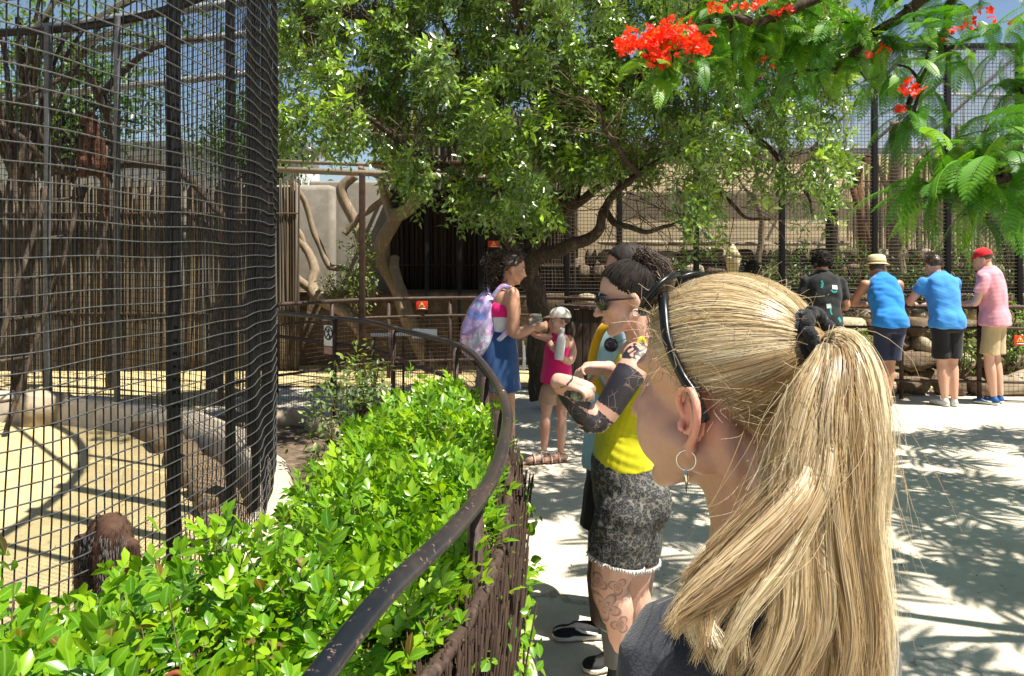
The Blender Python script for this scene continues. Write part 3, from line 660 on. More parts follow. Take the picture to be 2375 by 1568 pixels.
V, F = rock((5, 13.6, 0.4), (10, 1.6, 1.4), 19, None, 3, 0.05); tag(obj('lower_earth_bank', V, F, M_soil, None, True), kind='structure')
# rock wall just behind the railing, and kerb rocks at its foot
rw = thing('rock_wall', (4.5, 10.4, 0), 'rough brown rock wall behind the railing where visitors lean', 'stone wall')
for row in range(4):
    x = 1.0 + 0.16 * row; k = 0
    while x < 8.6:
        w = rng.uniform(0.22, 0.58); hh = 0.205; V, F = rock((x + w / 2, 10.35 + 0.05 * row + rng.normal() * 0.05, 0.10 + row * hh), (w * 1.1, 0.5, hh * rng.uniform(1.05, 1.4)), 600 + row * 60 + k); obj('stone', V, F, M_rock if (k * 7 + row) % 4 else M_rock2, rw, True); x += w; k += 1
for k, (v0, v1, h, lab) in enumerate(((1780, 1850, 0.2, 'brown kerb rock half behind the blonde hair'), (1890, 1990, 0.22, 'long brown kerb rock beside the crossed shoes of the man in a hat'), (2035, 2098, 0.26, 'pale rounded kerb rock behind the feet of the man in the straw hat'), (2100, 2185, 0.22, 'shaded kerb block between the straw hat man and the man in black shorts'), (2188, 2262, 0.22, 'shaded kerb block behind the white shoes'), (2265, 2322, 0.22, 'dark kerb block behind the blue shoes'), (2325, 2470, 0.24, 'long tan kerb slab farther along from the blue shoes'))):
    a, b = at_z(v0, 922)[0], at_z(v1, 922)[0]; V, F = rock(((a + b) / 2, 9.62, h / 2 - 0.02), (b - a, 0.3, h), 700 + k, None, 3, 0.12); tag(obj('kerb_rock', V, F, M_rock2 if k in (2, 6) else M_rock, None, True), lab, 'rock', 'kerb rocks under the railing')

# ------------------------------------------------------------------ grey wall, shelter and bare branches at the centre
st = thing('stucco_wall', (-3.2, 13.2, 0), 'grey stucco wall with rounded corner at the back of the shady enclosure', 'wall')
M_stucco = pm('grey_stucco', (0.33, 0.30, 0.245), (0.23, 0.205, 0.165), 3, 0.92, 0.5, 0.01, c3=(0.28, 0.255, 0.21), detail=9)
xl, xr = at_y(560, 590, 13.2)[0], at_y(778, 590, 13.2)[0]
V, F = bbox_mesh(((xl + xr) / 2, 13.2, 1.4), (xr - xl, 0.3, 2.8), 0.09); obj('wall_slab', V, F, M_stucco, st)
xq = at_y(925, 590, 13.6)[0]; V, F = bbox_mesh(((xr - 0.5 + xq) / 2, 13.6, 1.45), (xq - xr + 0.5, 0.3, 2.9), 0.04); obj('rear_slab', V, F, M_stucco, st)
V, F = bbox_mesh(((xl - 0.2 + 0.8) / 2, 12.55, 0.55), (0.8 - xl + 0.2, 1.0, 1.1), 0.04); obj('ledge', V, F, M_rock, st)
sh = thing('shelter', (-0.6, 12, 0), 'dark reed lined shelter under weathered beams behind the tree', 'shelter')
b0, b1 = at_y(600, 392, 10.9), at_y(1270, 418, 10.9)
V, F = tubes(np.array([b0, b1]), 0.055, 4, True, 0.785); obj('front_beam', V, F, M_wood, sh)
V, F = tubes(np.array([b0 + [0, 0.15, 0.13], b1 + [0, 0.15, 0.13]]), 0.035, 4, True, 0.785); obj('upper_beam', V, F, M_wood, sh)
for k in range(8):
    p = b0 + (b1 - b0) * (0.35 + 0.09 * k); V, F = tubes(np.array([p + [0, 0, 0.07], p + [0, 2.9, 0.1]]), 0.035, 4, True, 0.785); obj('rafter', V, F, M_wood, sh)
V, F = bbox_mesh((-0.45, 12.4, 2.93), (3.0, 2.9, 0.05), 0.01); obj('roof_panel', V, F, M_reed[1], sh)
p = at_y(840, 590, 10.6); V, F = bbox_mesh((p[0], 10.6, 1.37), (0.075, 0.075, 2.74), 0.008); obj('post', V, F, pm('dark_brown_paint', (0.035, 0.02, 0.015), (0.06, 0.035, 0.025), 20, 0.5, 0.2), sh)
for v in (1066, 990):
    p = at_y(v, 590, 11.2); V, F = bbox_mesh((p[0], 11.2, 1.35), (0.05, 0.05, 2.7), 0.005); obj('post', V, F, M_black, sh)
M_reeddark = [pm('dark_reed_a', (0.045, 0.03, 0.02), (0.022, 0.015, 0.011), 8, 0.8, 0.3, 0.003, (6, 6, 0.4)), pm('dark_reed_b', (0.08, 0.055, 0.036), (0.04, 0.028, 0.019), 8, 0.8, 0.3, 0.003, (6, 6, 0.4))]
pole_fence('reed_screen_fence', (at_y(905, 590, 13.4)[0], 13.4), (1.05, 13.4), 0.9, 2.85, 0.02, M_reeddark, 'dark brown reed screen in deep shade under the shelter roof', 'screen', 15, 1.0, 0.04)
pole_fence('bamboo_screen', (-1.9, 14.6), (1.2, 14.6), 1.6, 4.3, 0.03, [M_reed[0], M_reed[2]], 'yellowish bamboo screen glimpsed through leaves above the shelter', 'screen', 16, 1.05, 0.08)
def branch_thing(label, stems, name='bare_tree', cat='tree', mat=None, seed=0, foot=None):
    root = thing(name, foot if foot is not None else at_y(*stems[0][0][0]), label, cat)
    for k, (pts, r) in enumerate(stems):
        pole('trunk' if k == 0 else 'branch', [at_y(*p) for p in pts], r, mat or M_bare, root, 9, 26, 0.025, seed + k)
    return root
branch_thing('bare forked trunk with sawn limbs before the dark reed screen', [
    ([(1000, 850, 11.7), (965, 780, 11.7), (925, 680, 11.8), (885, 590, 11.8), (905, 520, 11.7), (915, 500, 11.7)], (0.115, 0.115, 0.12, 0.11, 0.105, 0.11)),
    ([(912, 505, 11.7), (950, 480, 11.6), (990, 435, 11.5)], (0.11, 0.08)), ([(912, 510, 11.7), (900, 470, 11.8), (880, 415, 11.8)], (0.07, 0.05)),
    ([(885, 590, 11.8), (862, 580, 11.8), (848, 605, 11.8)], (0.07, 0.05)), ([(915, 600, 11.75), (925, 660, 11.5), (935, 740, 11.3)], (0.07, 0.06))], seed=10, foot=at_z(1000, 870))
branch_thing('crooked pale bare trunk leaning before the shaded stucco wall', [
    ([(870, 690, 12.1), (850, 600, 12.2), (820, 520, 12.3), (795, 455, 12.3), (800, 430, 12.3), (825, 410, 12.3)], (0.10, 0.095, 0.085, 0.085, 0.08, 0.075)),
    ([(800, 545, 12.3), (850, 490, 12.3), (905, 445, 12.3)], (0.05, 0.05))], seed=30)
branch_thing('curved forked bare tree at the sunlit stucco wall beside the aviary', [
    ([(850, 790, 11.6), (810, 730, 11.7), (740, 690, 11.8), (722, 660, 11.9), (730, 620, 12.0), (705, 570, 12.1), (655, 525, 12.1), (600, 500, 12.1)], (0.085, 0.095, 0.10, 0.085, 0.075, 0.06, 0.05, 0.04)),
    ([(722, 670, 11.9), (690, 645, 11.8), (650, 605, 11.7), (600, 570, 11.6)], (0.07, 0.05)), ([(708, 580, 12.1), (690, 535, 12.1), (650, 490, 12.1)], (0.05, 0.035))], seed=50)
branch_thing('thin slanting bare stem leaning on the sunlit stucco wall', [
    ([(765, 622, 12.4), (735, 560, 12.4), (712, 490, 12.4), (690, 445, 12.3), (675, 420, 12.3)], (0.05, 0.04)), ([(765, 622, 12.4), (790, 620, 12.4), (800, 617, 12.4)], (0.05, 0.05))], seed=70)

# enclosure furniture on the right
branch_thing('tall sunlit bare trunk standing behind the man in the straw hat', [([(2085, 640, 13.5), (2078, 520, 13.4), (2082, 400, 13.3), (2075, 280, 13.2)], (0.13, 0.11, 0.1, 0.08)), ([(2080, 470, 13.4), (2050, 420, 13.3), (2035, 380, 13.3)], (0.06, 0.03)), ([(2078, 330, 13.3), (2110, 290, 13.2), (2150, 260, 13.1)], (0.05, 0.03))], seed=90)
branch_thing('grey candelabra shaped bare tree before the tan wall', [([(1930, 600, 14), (1928, 540, 14), (1926, 480, 14)], (0.11, 0.1)), ([(1927, 495, 14), (1895, 450, 14), (1880, 400, 14)], (0.05, 0.025)), ([(1927, 480, 14), (1950, 440, 14), (1975, 415, 14)], (0.05, 0.025)), ([(1926, 485, 14), (1925, 430, 14), (1905, 380, 14)], (0.05, 0.02))], mat=M_bark, seed=110)
branch_thing('leaning dark trunk behind the man in the blue T-shirt', [([(2360, 640, 13.5), (2320, 540, 13.5), (2275, 470, 13.4), (2260, 400, 13.4)], (0.14, 0.12, 0.1, 0.06)), ([(2300, 510, 13.5), (2350, 440, 13.4), (2390, 400, 13.4)], (0.06, 0.03))], mat=M_bark, seed=130)
branch_thing('thin pale dead tree before the tan wall left of the grey candelabra tree', [([(1760, 610, 14), (1765, 520, 14), (1750, 430, 13.9), (1770, 350, 13.8)], (0.06, 0.03)), ([(1757, 470, 14), (1720, 420, 13.9), (1700, 370, 13.8)], (0.035, 0.015)), ([(1752, 440, 14), (1790, 400, 13.9), (1820, 340, 13.8)], (0.035, 0.015))], seed=150)
branch_thing('dry forked tree rising behind the cropped dark head', [([(2215, 640, 14.2), (2205, 520, 14.2), (2225, 400, 14.1), (2215, 290, 14.0)], (0.08, 0.03)), ([(2210, 480, 14.2), (2165, 410, 14.1), (2150, 330, 14.0)], (0.04, 0.015)), ([(2222, 410, 14.2), (2265, 340, 14.1), (2300, 260, 14.0)], (0.04, 0.015))], seed=170)
pf = thing('climbing_platform', at_y(1990, 640, 13.2), 'red brown timber climbing platform on leaning posts', 'platform')
for a, b, r in (((2005, 640), (1990, 380), 0.07), ((2035, 640), (1960, 370), 0.06), ((1995, 420), (1925, 372), 0.05)):
    V, F = tubes(np.array([at_y(*a, 13.2), at_y(*b, 13.2)]), r, 8); obj('leg', V, F, M_woodb, pf, True)
p = at_y(1962, 366, 13.2); V, F = bbox_mesh(p, (0.7, 0.5, 0.05), 0.008); obj('deck', V, F, M_woodb, pf)
V, F = bbox_mesh(p + [0.24, -0.2, -0.05], (0.1, 0.1, 0.16), 0.008); obj('bracket', V, F, M_woodb, pf)
# pale lantern
ln = thing('garden_lantern', at_y(1700, 640, 12.6), 'pale yellow tapered lantern on a stand inside the enclosure', 'lantern')
M_lan = pm('cream_lantern_panel', (0.80, 0.70, 0.42), (0.72, 0.62, 0.36), 6, 0.6, 0.1); o_ = at_y(1700, 640, 12.6)
pv = lambda rad, dz: [[o_[0] + rad * math.cos(a), o_[1] + rad * math.sin(a), o_[2] + dz] for a in np.arange(6) * math.pi / 3 + 0.3]
def prism(levels):
    V = np.array([pv(r, z) for r, z in levels]).reshape(-1, 3); i = np.arange(len(V)).reshape(-1, 6); j = np.roll(i, -1, 1)
    return V, [np.stack([i[:-1], j[:-1], j[1:], i[1:]], -1).reshape(-1, 4), np.array([i[0, ::-1], i[-1]])]
obj('lamp_body', *prism([(0.075, 0.0), (0.14, 0.27), (0.135, 0.3)]), M_lan, ln); obj('cap', *prism([(0.15, 0.302), (0.05, 0.44), (0.012, 0.5)]), M_lan, ln)
obj('stand', *prism([(0.045, -0.75), (0.03, -0.01)]), M_rust, ln)

# ------------------------------------------------------------------ signs
M_signred = pm('red_sign_enamel', (0.62, 0.05, 0.025), (0.56, 0.045, 0.02), 8, 0.45, 0.0); M_white = pm('white_enamel', (0.80, 0.80, 0.78), (0.74, 0.74, 0.72), 8, 0.4, 0.0); M_ink = pm('black_print', (0.02, 0.02, 0.02), (0.03, 0.03, 0.03), 8, 0.5, 0.0); M_yel = pm('yellow_print', (0.85, 0.6, 0.06), (0.8, 0.55, 0.05), 8, 0.5, 0.0)
def sign(p, w, h, label, name='warning_sign', group='red warning signs on the mesh and rails'):
    r = thing(name, p, label, 'sign', group); p = np.asarray(p)
    V, F = bbox_mesh(p, (w, 0.008, h), 0.002); obj('plate', V, F, M_signred, r)
    t = h * 0.36; y = p[1] - 0.006; tri = lambda s, yy: [(p[0] - s, yy, p[2] - s * 0.62 + h * 0.08), (p[0] + s, yy, p[2] - s * 0.62 + h * 0.08), (p[0], yy, p[2] + s * 1.0 + h * 0.08)]
    obj('triangle', tri(t, y), np.array([[0, 1, 2]]), M_yel, r); obj('triangle_field', tri(t * 0.62, y - 0.002), np.array([[0, 1, 2]]), M_signred, r)
    V, F = box((p[0], y - 0.004, p[2] + h * 0.1), (h * 0.07, 0.001, h * 0.22)); obj('exclamation_mark', V, F, M_white, r)
    V, F = box((p[0], y - 0.001, p[2] - h * 0.34), (w * 0.62, 0.001, h * 0.09)); obj('text_line', V, F, M_white, r)
    return r
sign(at_y(1145, 566, 11.27), 0.15, 0.095, 'small red warning sign on the mesh above the curly haired woman')
sg = at_y(957, 708, 9.9); sign((sg[0], FC[np.argmin(np.abs(FC[:, 0] - sg[0]))][1] - 0.035, 0.975), 0.16, 0.12, 'red warning sign hanging on the far rail before the bare forked trunk')
sg = at_y(2336, 781, 9.3); sign((sg[0], FC[np.argmin(np.abs(FC[:, 0] - sg[0]))][1] - 0.035, 0.70), 0.13, 0.11, 'red warning sign low on the mesh beside the khaki shorts')
ps = at_y(789, 768, 8.2); ss_ = RS[np.argmin(np.abs(RC[:, 0] - ps[0]) + 10 * (RC[:, 1] < 5))]; pr_ = rail_at(ss_, 0, 0.86); dr = nrm(rail_at(ss_ + 0.1) - rail_at(ss_ - 0.1)); ang = math.atan2(-dr[1], -dr[0])
ns_ = thing('no_climbing_sign', pr_, 'white sign with a black circled climbing figure struck out on the railing', 'sign'); Rz = rotz(ang)
lo = lambda x, z, y=0.0: pr_ + Rz @ np.array([x, -0.03 - y, z])
V, F = bbox_mesh(lo(0, 0.02), (0.155, 0.006, 0.2), 0.002, Rz); obj('plate', V, F, M_white, ns_)
a = np.linspace(0, 2 * np.pi, 33); V, F = tubes(np.array([lo(0.062 * math.cos(t), 0.045 + 0.062 * math.sin(t), 0.006) for t in a]), 0.006, 4, False); obj('ring', V, F, M_ink, ns_)
V, F = tubes(np.array([lo(-0.044, 0.089, 0.006), lo(0.044, 0.001, 0.006)]), 0.005, 4); obj('bar', V, F, M_ink, ns_)
V, F = join([sphere(lo(0.006, 0.082, 0.006), 0.011, 8, 6)] + [tubes(np.array([lo(*p, 0.006), lo(*q, 0.006)]), 0.0055, 4) for p, q in (((0.004, 0.068), (-0.004, 0.035)), ((0.004, 0.064), (0.03, 0.07)), ((0.002, 0.064), (-0.026, 0.055)), ((-0.004, 0.035), (0.02, 0.02)), ((0.02, 0.02), (0.014, -0.006)), ((-0.004, 0.035), (-0.026, 0.01)))]); obj('climbing_figure', V, F, M_ink, ns_)
V, F = bbox_mesh(lo(0, -0.125), (0.15, 0.006, 0.07), 0.002, Rz); obj('caption_plate', V, F, pm('faded_pink_print', (0.42, 0.24, 0.2), (0.5, 0.3, 0.26), 20, 0.6, 0), ns_)
# dark boarded bin behind the far rail
wb0, wb1 = at_y(1296, 700, 9.75), at_y(1405, 700, 9.75); wb = thing('wooden_bin', ((wb0[0] + wb1[0]) / 2, 9.9, 0), 'dark brown boarded bin standing behind the girl and the rail', 'bin'); nb_ = 6; bw = (wb1[0] - wb0[0]) / nb_
M_darkwood = pm('dark_stained_wood', (0.07, 0.045, 0.032), (0.035, 0.023, 0.017), 9, 0.8, 0.5, 0.005, (8, 8, 0.7))
for k in range(nb_):
    V, F = bbox_mesh((wb0[0] + bw * (k + 0.5), 9.78, 0.5 + 0.008 * (k % 2)), (bw * 0.94, 0.025, 1.0), 0.004); obj('board', V, F, M_darkwood, wb)
V, F = bbox_mesh(((wb0[0] + wb1[0]) / 2, 10.0, 0.49), (bw * nb_ * 0.98, 0.4, 0.96), 0.01); obj('carcass', V, F, M_darkwood, wb); V, F = bbox_mesh(((wb0[0] + wb1[0]) / 2, 9.98, 1.025), (bw * nb_ * 1.06, 0.5, 0.035), 0.008); obj('lid', V, F, M_darkwood, wb)
# white pipe and board resting on the far rail
tb = at_y(860, 777, 9.0); tb2 = at_y(1012, 773, 9.0)
wt = thing('white_tube', tb, 'white plastic tube and box fixed level across the far mesh', 'tube')
V, F = tubes(np.array([tb, tb + (tb2 - tb) * 0.65]), 0.02, 10); obj('tube', V, F, M_white, wt, True); V, F = bbox_mesh(tb + (tb2 - tb) * 0.82, (0.28, 0.06, 0.105), 0.01); obj('box', V, F, M_white, wt)
for u_ in (0.05, 0.5): 
    q_ = tb + (tb2 - tb) * u_; V, F = tubes(np.array([q_ + [0, 0.0, -0.02], q_ + [0, 0, -q_[2]]]), 0.012, 6); obj('prop', V, F, M_rust, wt)
hp = spline(np.array([at_z(640, 955, 0.05), at_z(700, 950, 0.05), at_z(745, 970, 0.05), at_z(800, 995, 0.05), at_z(880, 1010, 0.05)]), 40)
tag(obj('water_pipe', *tubes(hp, 0.03, 8), M_white, None, True), 'white plastic water pipe lying on the soil beside the hedge', 'pipe')
rk = spline(np.array([at_z(630, 985), at_z(700, 985), at_z(745, 1005), at_z(790, 1030), at_z(830, 1060)]), 60)
be = thing('bed_edging', at_z(720, 990), 'tan rock edging of the shaded bed between aviary and hedge', 'edging')
for k in range(6):
    c = rk[5 + k * 10]; d = rk[min(9 + k * 10, 59)] - rk[1 + k * 10]; V, F = rock(c + [0, 0, 0.07], (0.36, 0.2, 0.22), 820 + k, rotz(math.atan2(d[1], d[0]))); obj('stone', V, F, M_rock2, be, True)
# ------------------------------------------------------------------ foliage
def leaf_tpl(nseg=1, ratio=0.42, fold=0.12, droop=0.15, peak=0.45):
    """unit leaf along +x: V, [quads/tris], rib (1 on the midrib)"""
    xs = np.linspace(0, 1, nseg + 2); V, rib = [], []
    for x in xs:
        w = 0.5 * ratio * (np.sin(np.pi * x ** (math.log(0.5) / math.log(peak))) ** 0.85 if 0 < x < 1 else 0.0); z = -droop * x * x
        if w == 0: V.append((x, 0, z)); rib.append(1.0)
        else: V += [(x, w, z + fold * w * 2), (x, 0, z), (x, -w, z + fold * w * 2)]; rib += [0.0, 1.0, 0.0]
    F3, F4 = [], []
    F3 += [(0, 2, 1), (0, 3, 2)]
    for s in range(nseg - 1):
        a = 1 + 3 * s; b = a + 3; F4 += [(a, a + 1, b + 1, b), (a + 1, a + 2, b + 2, b + 1)]
    a = 1 + 3 * (nseg - 1); e = a + 3; F3 += [(a, a + 1, e), (a + 1, a + 2, e)]
    return np.array(V, float), [np.array(F3)] + ([np.array(F4)] if F4 else []), np.array(rib)
def scatter(tpl, pos, d, up, size):
    V0, Fs, rib = tpl; n = len(pos)
    X = nrm(d); Y = nrm(np.cross(up, X)); Z = np.cross(X, Y); S = np.asarray(size, float).reshape(-1, 1, 1)
    V = pos[:, None] + S * (V0[None, :, 0:1] * X[:, None] + V0[None, :, 1:2] * Y[:, None] + V0[None, :, 2:3] * Z[:, None])
    k = len(V0); off = (np.arange(n) * k)[:, None, None]
    return V.reshape(-1, 3), [(f[None] + off).reshape(-1, f.shape[1]) for f in Fs], np.tile(rib, n)
def rand_dirs(n, g=rng):
    v = g.normal(size=(n, 3)); return nrm(v)

# ---- the clipped hedge
M_hedge = leafm('hedge_leaf', (0.028, 0.10, 0.005), (0.105, 0.255, 0.006), (0.27, 0.42, 0.012), 0.3, 0.33, False, (0.26, 0.40, 0.08))
M_hedge_o = leafm('hedge_leaf_single', (0.045, 0.16, 0.006), (0.12, 0.28, 0.008), (0.28, 0.43, 0.012), 0.28, 0.38, True, (0.26, 0.40, 0.08))
hedge = thing('hedge', (-0.7, 2.4, 0), 'bright green leafy hedge filling the bed inside the curved railing', 'hedge')
left_b = [(-1.25, 0.7), (-1.33, 1.3), (-1.22, 1.85), (-0.88, 2.08), (-0.68, 2.28), (-0.72, 2.6), (-0.82, 3.1), (-0.84, 3.7), (-0.80, 4.4), (-0.66, 4.75)]
lb = spline(np.array([[*p, 0] for p in left_b]), 120)
yy = np.linspace(0.75, 4.75, 300)
xl_of = lambda y: np.interp(y, lb[:, 1], lb[:, 0])
rc_y = RC[:np.argmax(RC[:, 1])]; kk = np.argsort(RC[:230, 1]); 
def xr_of(y):
    m = RC[:, 1] < 5.2; return np.interp(y, RC[m][:, 1], RC[m][:, 0])
shoots = []
g = np.random.default_rng(21)
while len(shoots) < 1850:
    y = g.uniform(0.8, 4.7); a, b = xl_of(y), xr_of(y); x = g.uniform(a, b - 0.02)
    u = (x - a) / (b - a + 1e-6); edge_ = min(1.0, u / 0.22) ; zt = 0.93 + 0.07 * vnoise(np.array([[x, y, 0]]), 5, 2.3)[0] + 0.09 * vnoise(np.array([[x, y, 0]]), 6, 7.0)[0] + g.normal() * 0.045
    zt -= 0.05 + 0.13 * np.clip((y - 2.2) / 1.8, 0, 1)
    zt -= 0.28 * (1 - edge_) ** 1.6 + 0.25 * np.clip((y - 4.35) / 0.4, 0, 1) ** 2
    if u > 0.9: zt -= 0.10
    ox = -0.5 * (1 - edge_) + (-0.1 if u > 0.9 else 0)
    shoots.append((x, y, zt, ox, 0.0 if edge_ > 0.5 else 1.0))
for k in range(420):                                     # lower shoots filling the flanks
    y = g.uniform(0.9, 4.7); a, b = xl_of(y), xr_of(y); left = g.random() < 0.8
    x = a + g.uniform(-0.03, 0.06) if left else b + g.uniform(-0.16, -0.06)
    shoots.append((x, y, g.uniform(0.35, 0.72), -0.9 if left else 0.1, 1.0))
for k in range(240):                                     # the far end
    x = g.uniform(-0.75, -0.05); shoots.append((x, 4.65 + g.uniform(-0.1, 0.2), g.uniform(0.3, 0.72), 0.0, 1.0))
LP, LD, LU, LS, LT, stems = [], [], [], [], [], []
for x, y, zt, ox, low in shoots:
    ax = nrm(np.array([ox + g.normal() * 0.28, g.normal() * 0.28, 1.0])); tip = np.array([x, y, zt]); base = tip - ax * g.uniform(0.14, 0.24)
    stems.append([base - [0, 0, 0.25], base, tip]); tone = np.clip(g.normal(0.55, 0.22), 0.03, 1)
    nl = g.integers(3, 6); ph = g.uniform(0, 6.28)
    for j in range(nl):
        u = j / max(1, nl - 1); p0 = base + (tip - base) * (0.2 + 0.8 * u); an = ph + j * 2.3
        side = np.array([math.cos(an), math.sin(an), 0]); d = nrm(side * (1.15 - 0.75 * u) + ax * (0.35 + 0.7 * u)); L = g.uniform(0.07, 0.115) * (1.0 - 0.2 * u); n = int(g.integers(2, 4))
        sd = nrm(np.cross(d, np.cross(ax, d) + 1e-6)); lat = nrm(np.cross(d, ax + 1e-3)); upn = nrm(np.cross(lat, d)); upn = upn if upn @ ax > 0 else -upn
        for q in range(n):
            pr = p0 + d * L * (0.35 + 0.5 * q / max(1, n - 1))
            for s in (1, -1):
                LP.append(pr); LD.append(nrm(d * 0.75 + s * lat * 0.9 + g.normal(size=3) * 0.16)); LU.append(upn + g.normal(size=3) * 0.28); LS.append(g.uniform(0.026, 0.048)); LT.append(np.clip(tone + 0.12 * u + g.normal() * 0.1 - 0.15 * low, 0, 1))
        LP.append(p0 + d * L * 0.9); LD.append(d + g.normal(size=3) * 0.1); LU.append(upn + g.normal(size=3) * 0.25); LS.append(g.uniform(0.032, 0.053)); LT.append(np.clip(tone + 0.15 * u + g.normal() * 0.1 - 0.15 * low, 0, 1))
LP, LD, LU, LS, LT = map(np.array, (LP, LD, LU, LS, LT))
tpl4 = leaf_tpl(4, 0.52, 0.16, 0.16, 0.56)
vv = np.array([to_v(p) for p in LP]); inside = (vv[:, 0] > 5) & (vv[:, 0] < VW) & (vv[:, 1] < VH - 10) & (LP[:, 2] > 0.78)
score = np.where(inside, LS / np.maximum(LP[:, 1], 0.5), 0); pick = np.argsort(-score)[:300]; isb = np.zeros(len(LP), bool); isb[pick] = True
tpl2 = leaf_tpl(2, 0.52, 0.16, 0.16, 0.56); nearby = ~isb & (LP[:, 1] < 2.3) & (LP[:, 2] > 0.7); rest_ = ~isb & ~nearby; t1_ = leaf_tpl(1, 0.50, 0.16, 0.16, 0.5)
V1, F1, r1 = scatter(tpl2, LP[nearby], LD[nearby], LU[nearby], LS[nearby]); V2, F2, r2 = scatter(t1_, LP[rest_], LD[rest_], LU[rest_], LS[rest_] * 1.06); V, F = join([(V1, F1), (V2, F2)])
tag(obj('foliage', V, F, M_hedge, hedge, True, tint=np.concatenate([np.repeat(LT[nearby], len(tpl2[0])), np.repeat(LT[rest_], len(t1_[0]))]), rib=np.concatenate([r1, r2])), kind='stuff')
lm = []
for v in range(4):
    t = leaf_tpl(5, 0.48 + 0.03 * v, 0.10 + 0.05 * v, 0.10 + 0.06 * v, 0.54); lm.append(data(t[0], t[1], M_hedge_o, True, rib=t[2], name='leaf'))
for k in pick:
    X = nrm(LD[k]); Y = nrm(np.cross(LU[k], X)); Z = np.cross(X, Y); M = Matrix(np.block([[np.stack([X, Y, Z], 1) * LS[k], LP[k][:, None]], [np.zeros((1, 3)), np.ones((1, 1))]]).tolist()); put('leaf', lm[k % 4], hedge, M)
V, F = tubes(spline(np.array(stems), 4), np.linspace(0.004, 0.0014, 4)[None].repeat(len(stems), 0), 4, False); tag(obj('stems', V, F, pm('hedge_stem', (0.16, 0.12, 0.06), (0.10, 0.075, 0.04), 20, 0.8, 0), hedge), kind='stuff')
# creeper leaves over the heather screen
cr = thing('creeper', rail_at(2.6, 0, 0.0), 'green creeper straggling over the outside of the heather screen', 'creeper'); cp = []
for k in range(60):
    s = s_of_y(2.0) + g.uniform(-0.7, 1.7); z = g.uniform(0.1, 0.85)
    for j in range(g.integers(3, 8)): cp.append(rail_at(np.array(s + g.normal() * 0.04), -0.045 - abs(g.normal()) * 0.03, z - 0.03 * j + g.normal() * 0.01))
cp = np.array(cp); d = rand_dirs(len(cp), g); d[:, 0] = np.abs(d[:, 0]) * 0.8 + 0.2; V, F, rb = scatter(leaf_tpl(3, 0.7, 0.12, 0.1), cp, d, np.array([0.7, -0.5, 0.6]) + 0.5 * rand_dirs(len(cp), g), g.uniform(0.025, 0.05, len(cp)))
tag(obj('foliage', V, F, M_hedge, cr, True, tint=np.repeat(g.uniform(0.2, 0.9, len(cp)), len(leaf_tpl(3, 0.7)[0])), rib=rb), kind='stuff')
pot = at_y(405, 1500, 1.5); V, F = tubes(np.array([pot + [0.024 * math.cos(t), 0.01 * math.sin(t), -0.080 + 0.026 * math.sin(t)] for t in np.linspace(-0.6, 3.7, 24)]), 0.006, 8); tag(obj('terracotta_hoop', V, F, pm('terracotta', (0.24, 0.06, 0.03), (0.18, 0.045, 0.022), 12, 0.7, 0.2), None, True), 'terracotta coloured hoop half hidden among the hedge leaves', 'hoop')

# ---- generic bush
def bush(name, c, r, n, size, label, cat, mat, seed, ratio=0.45, tone=(0.5, 0.18), stems_n=14, parent=None):
    g = np.random.default_rng(seed); root = thing(name, (c[0], c[1], max(0, c[2] - r[2])), label, cat)
    d = rand_dirs(n, g); rad = g.uniform(0.35, 1.0, n) ** 0.5 * (1 + 0.25 * vnoise(d, seed, 3.0)); p = np.asarray(c) + d * rad[:, None] * np.asarray(r)
    q = np.repeat(p[: n // 3], 3, 0)[:n] + g.normal(size=(len(np.repeat(p[: n // 3], 3, 0)[:n]), 3)) * size * 0.9
    dd = rand_dirs(len(q), g) + 0.8 * nrm(q - np.asarray(c)); t = leaf_tpl(2, ratio, 0.14, 0.2); up = rand_dirs(len(q), g) * 0.6 + [0, 0, 1]
    V, F, rb = scatter(t, q, dd, up, g.uniform(0.7, 1.25, len(q)) * size); tone_c = np.clip(g.normal(tone[0], tone[1], len(q)), 0, 1)
    tag(obj('foliage', V, F, mat, root, True, tint=np.repeat(tone_c, len(t[0])), rib=rb), kind='stuff')
    b = np.array([c[0], c[1], max(0.0, c[2] - r[2])]); e = np.asarray(c) + rand_dirs(stems_n, g) * np.asarray(r) * 0.85; e[:, 2] = np.maximum(e[:, 2], c[2] - 0.2 * r[2])
    P = spline(np.stack([np.repeat(b[None], stems_n, 0) + g.normal(size=(stems_n, 3)) * [0.04, 0.04, 0], (b + e) / 2 + g.normal(size=(stems_n, 3)) * 0.12 * np.asarray(r), e], 1), 8)
    V, F = tubes(P, np.linspace(0.012, 0.003, 8)[None].repeat(stems_n, 0), 5, False); tag(obj('stems', V, F, M_twig, root, True), kind='stuff')
    return root
M_bush = leafm('shrub_leaf', (0.03, 0.07, 0.012), (0.07, 0.14, 0.025), (0.20, 0.29, 0.05), 0.4, 0.3)
M_grey = leafm('grey_green_leaf', (0.05, 0.09, 0.03), (0.11, 0.17, 0.06), (0.30, 0.36, 0.08), 0.45, 0.3)
c = at_y(810, 885, 5.3); bush('shrub', (c[0], c[1], 0.55), (0.30, 0.28, 0.45), 900, 0.05, 'loose grey green shrub at the far end of the bright hedge', 'shrub', M_grey, 31)
c = at_y(845, 838, 5.6); bush('shrub', (c[0], c[1], 0.75), (0.16, 0.16, 0.24), 260, 0.05, 'small yellowish shrub tip standing above the grey green shrub', 'shrub', M_grey, 32, tone=(0.8, 0.15))
c = at_y(835, 610, 11.2); bush('climbing_plant', (c[0], c[1], 1.5), (0.22, 0.18, 0.62), 750, 0.055, 'leafy climber growing up the dark brown shelter post', 'climber', M_grey, 33, tone=(0.6, 0.2))
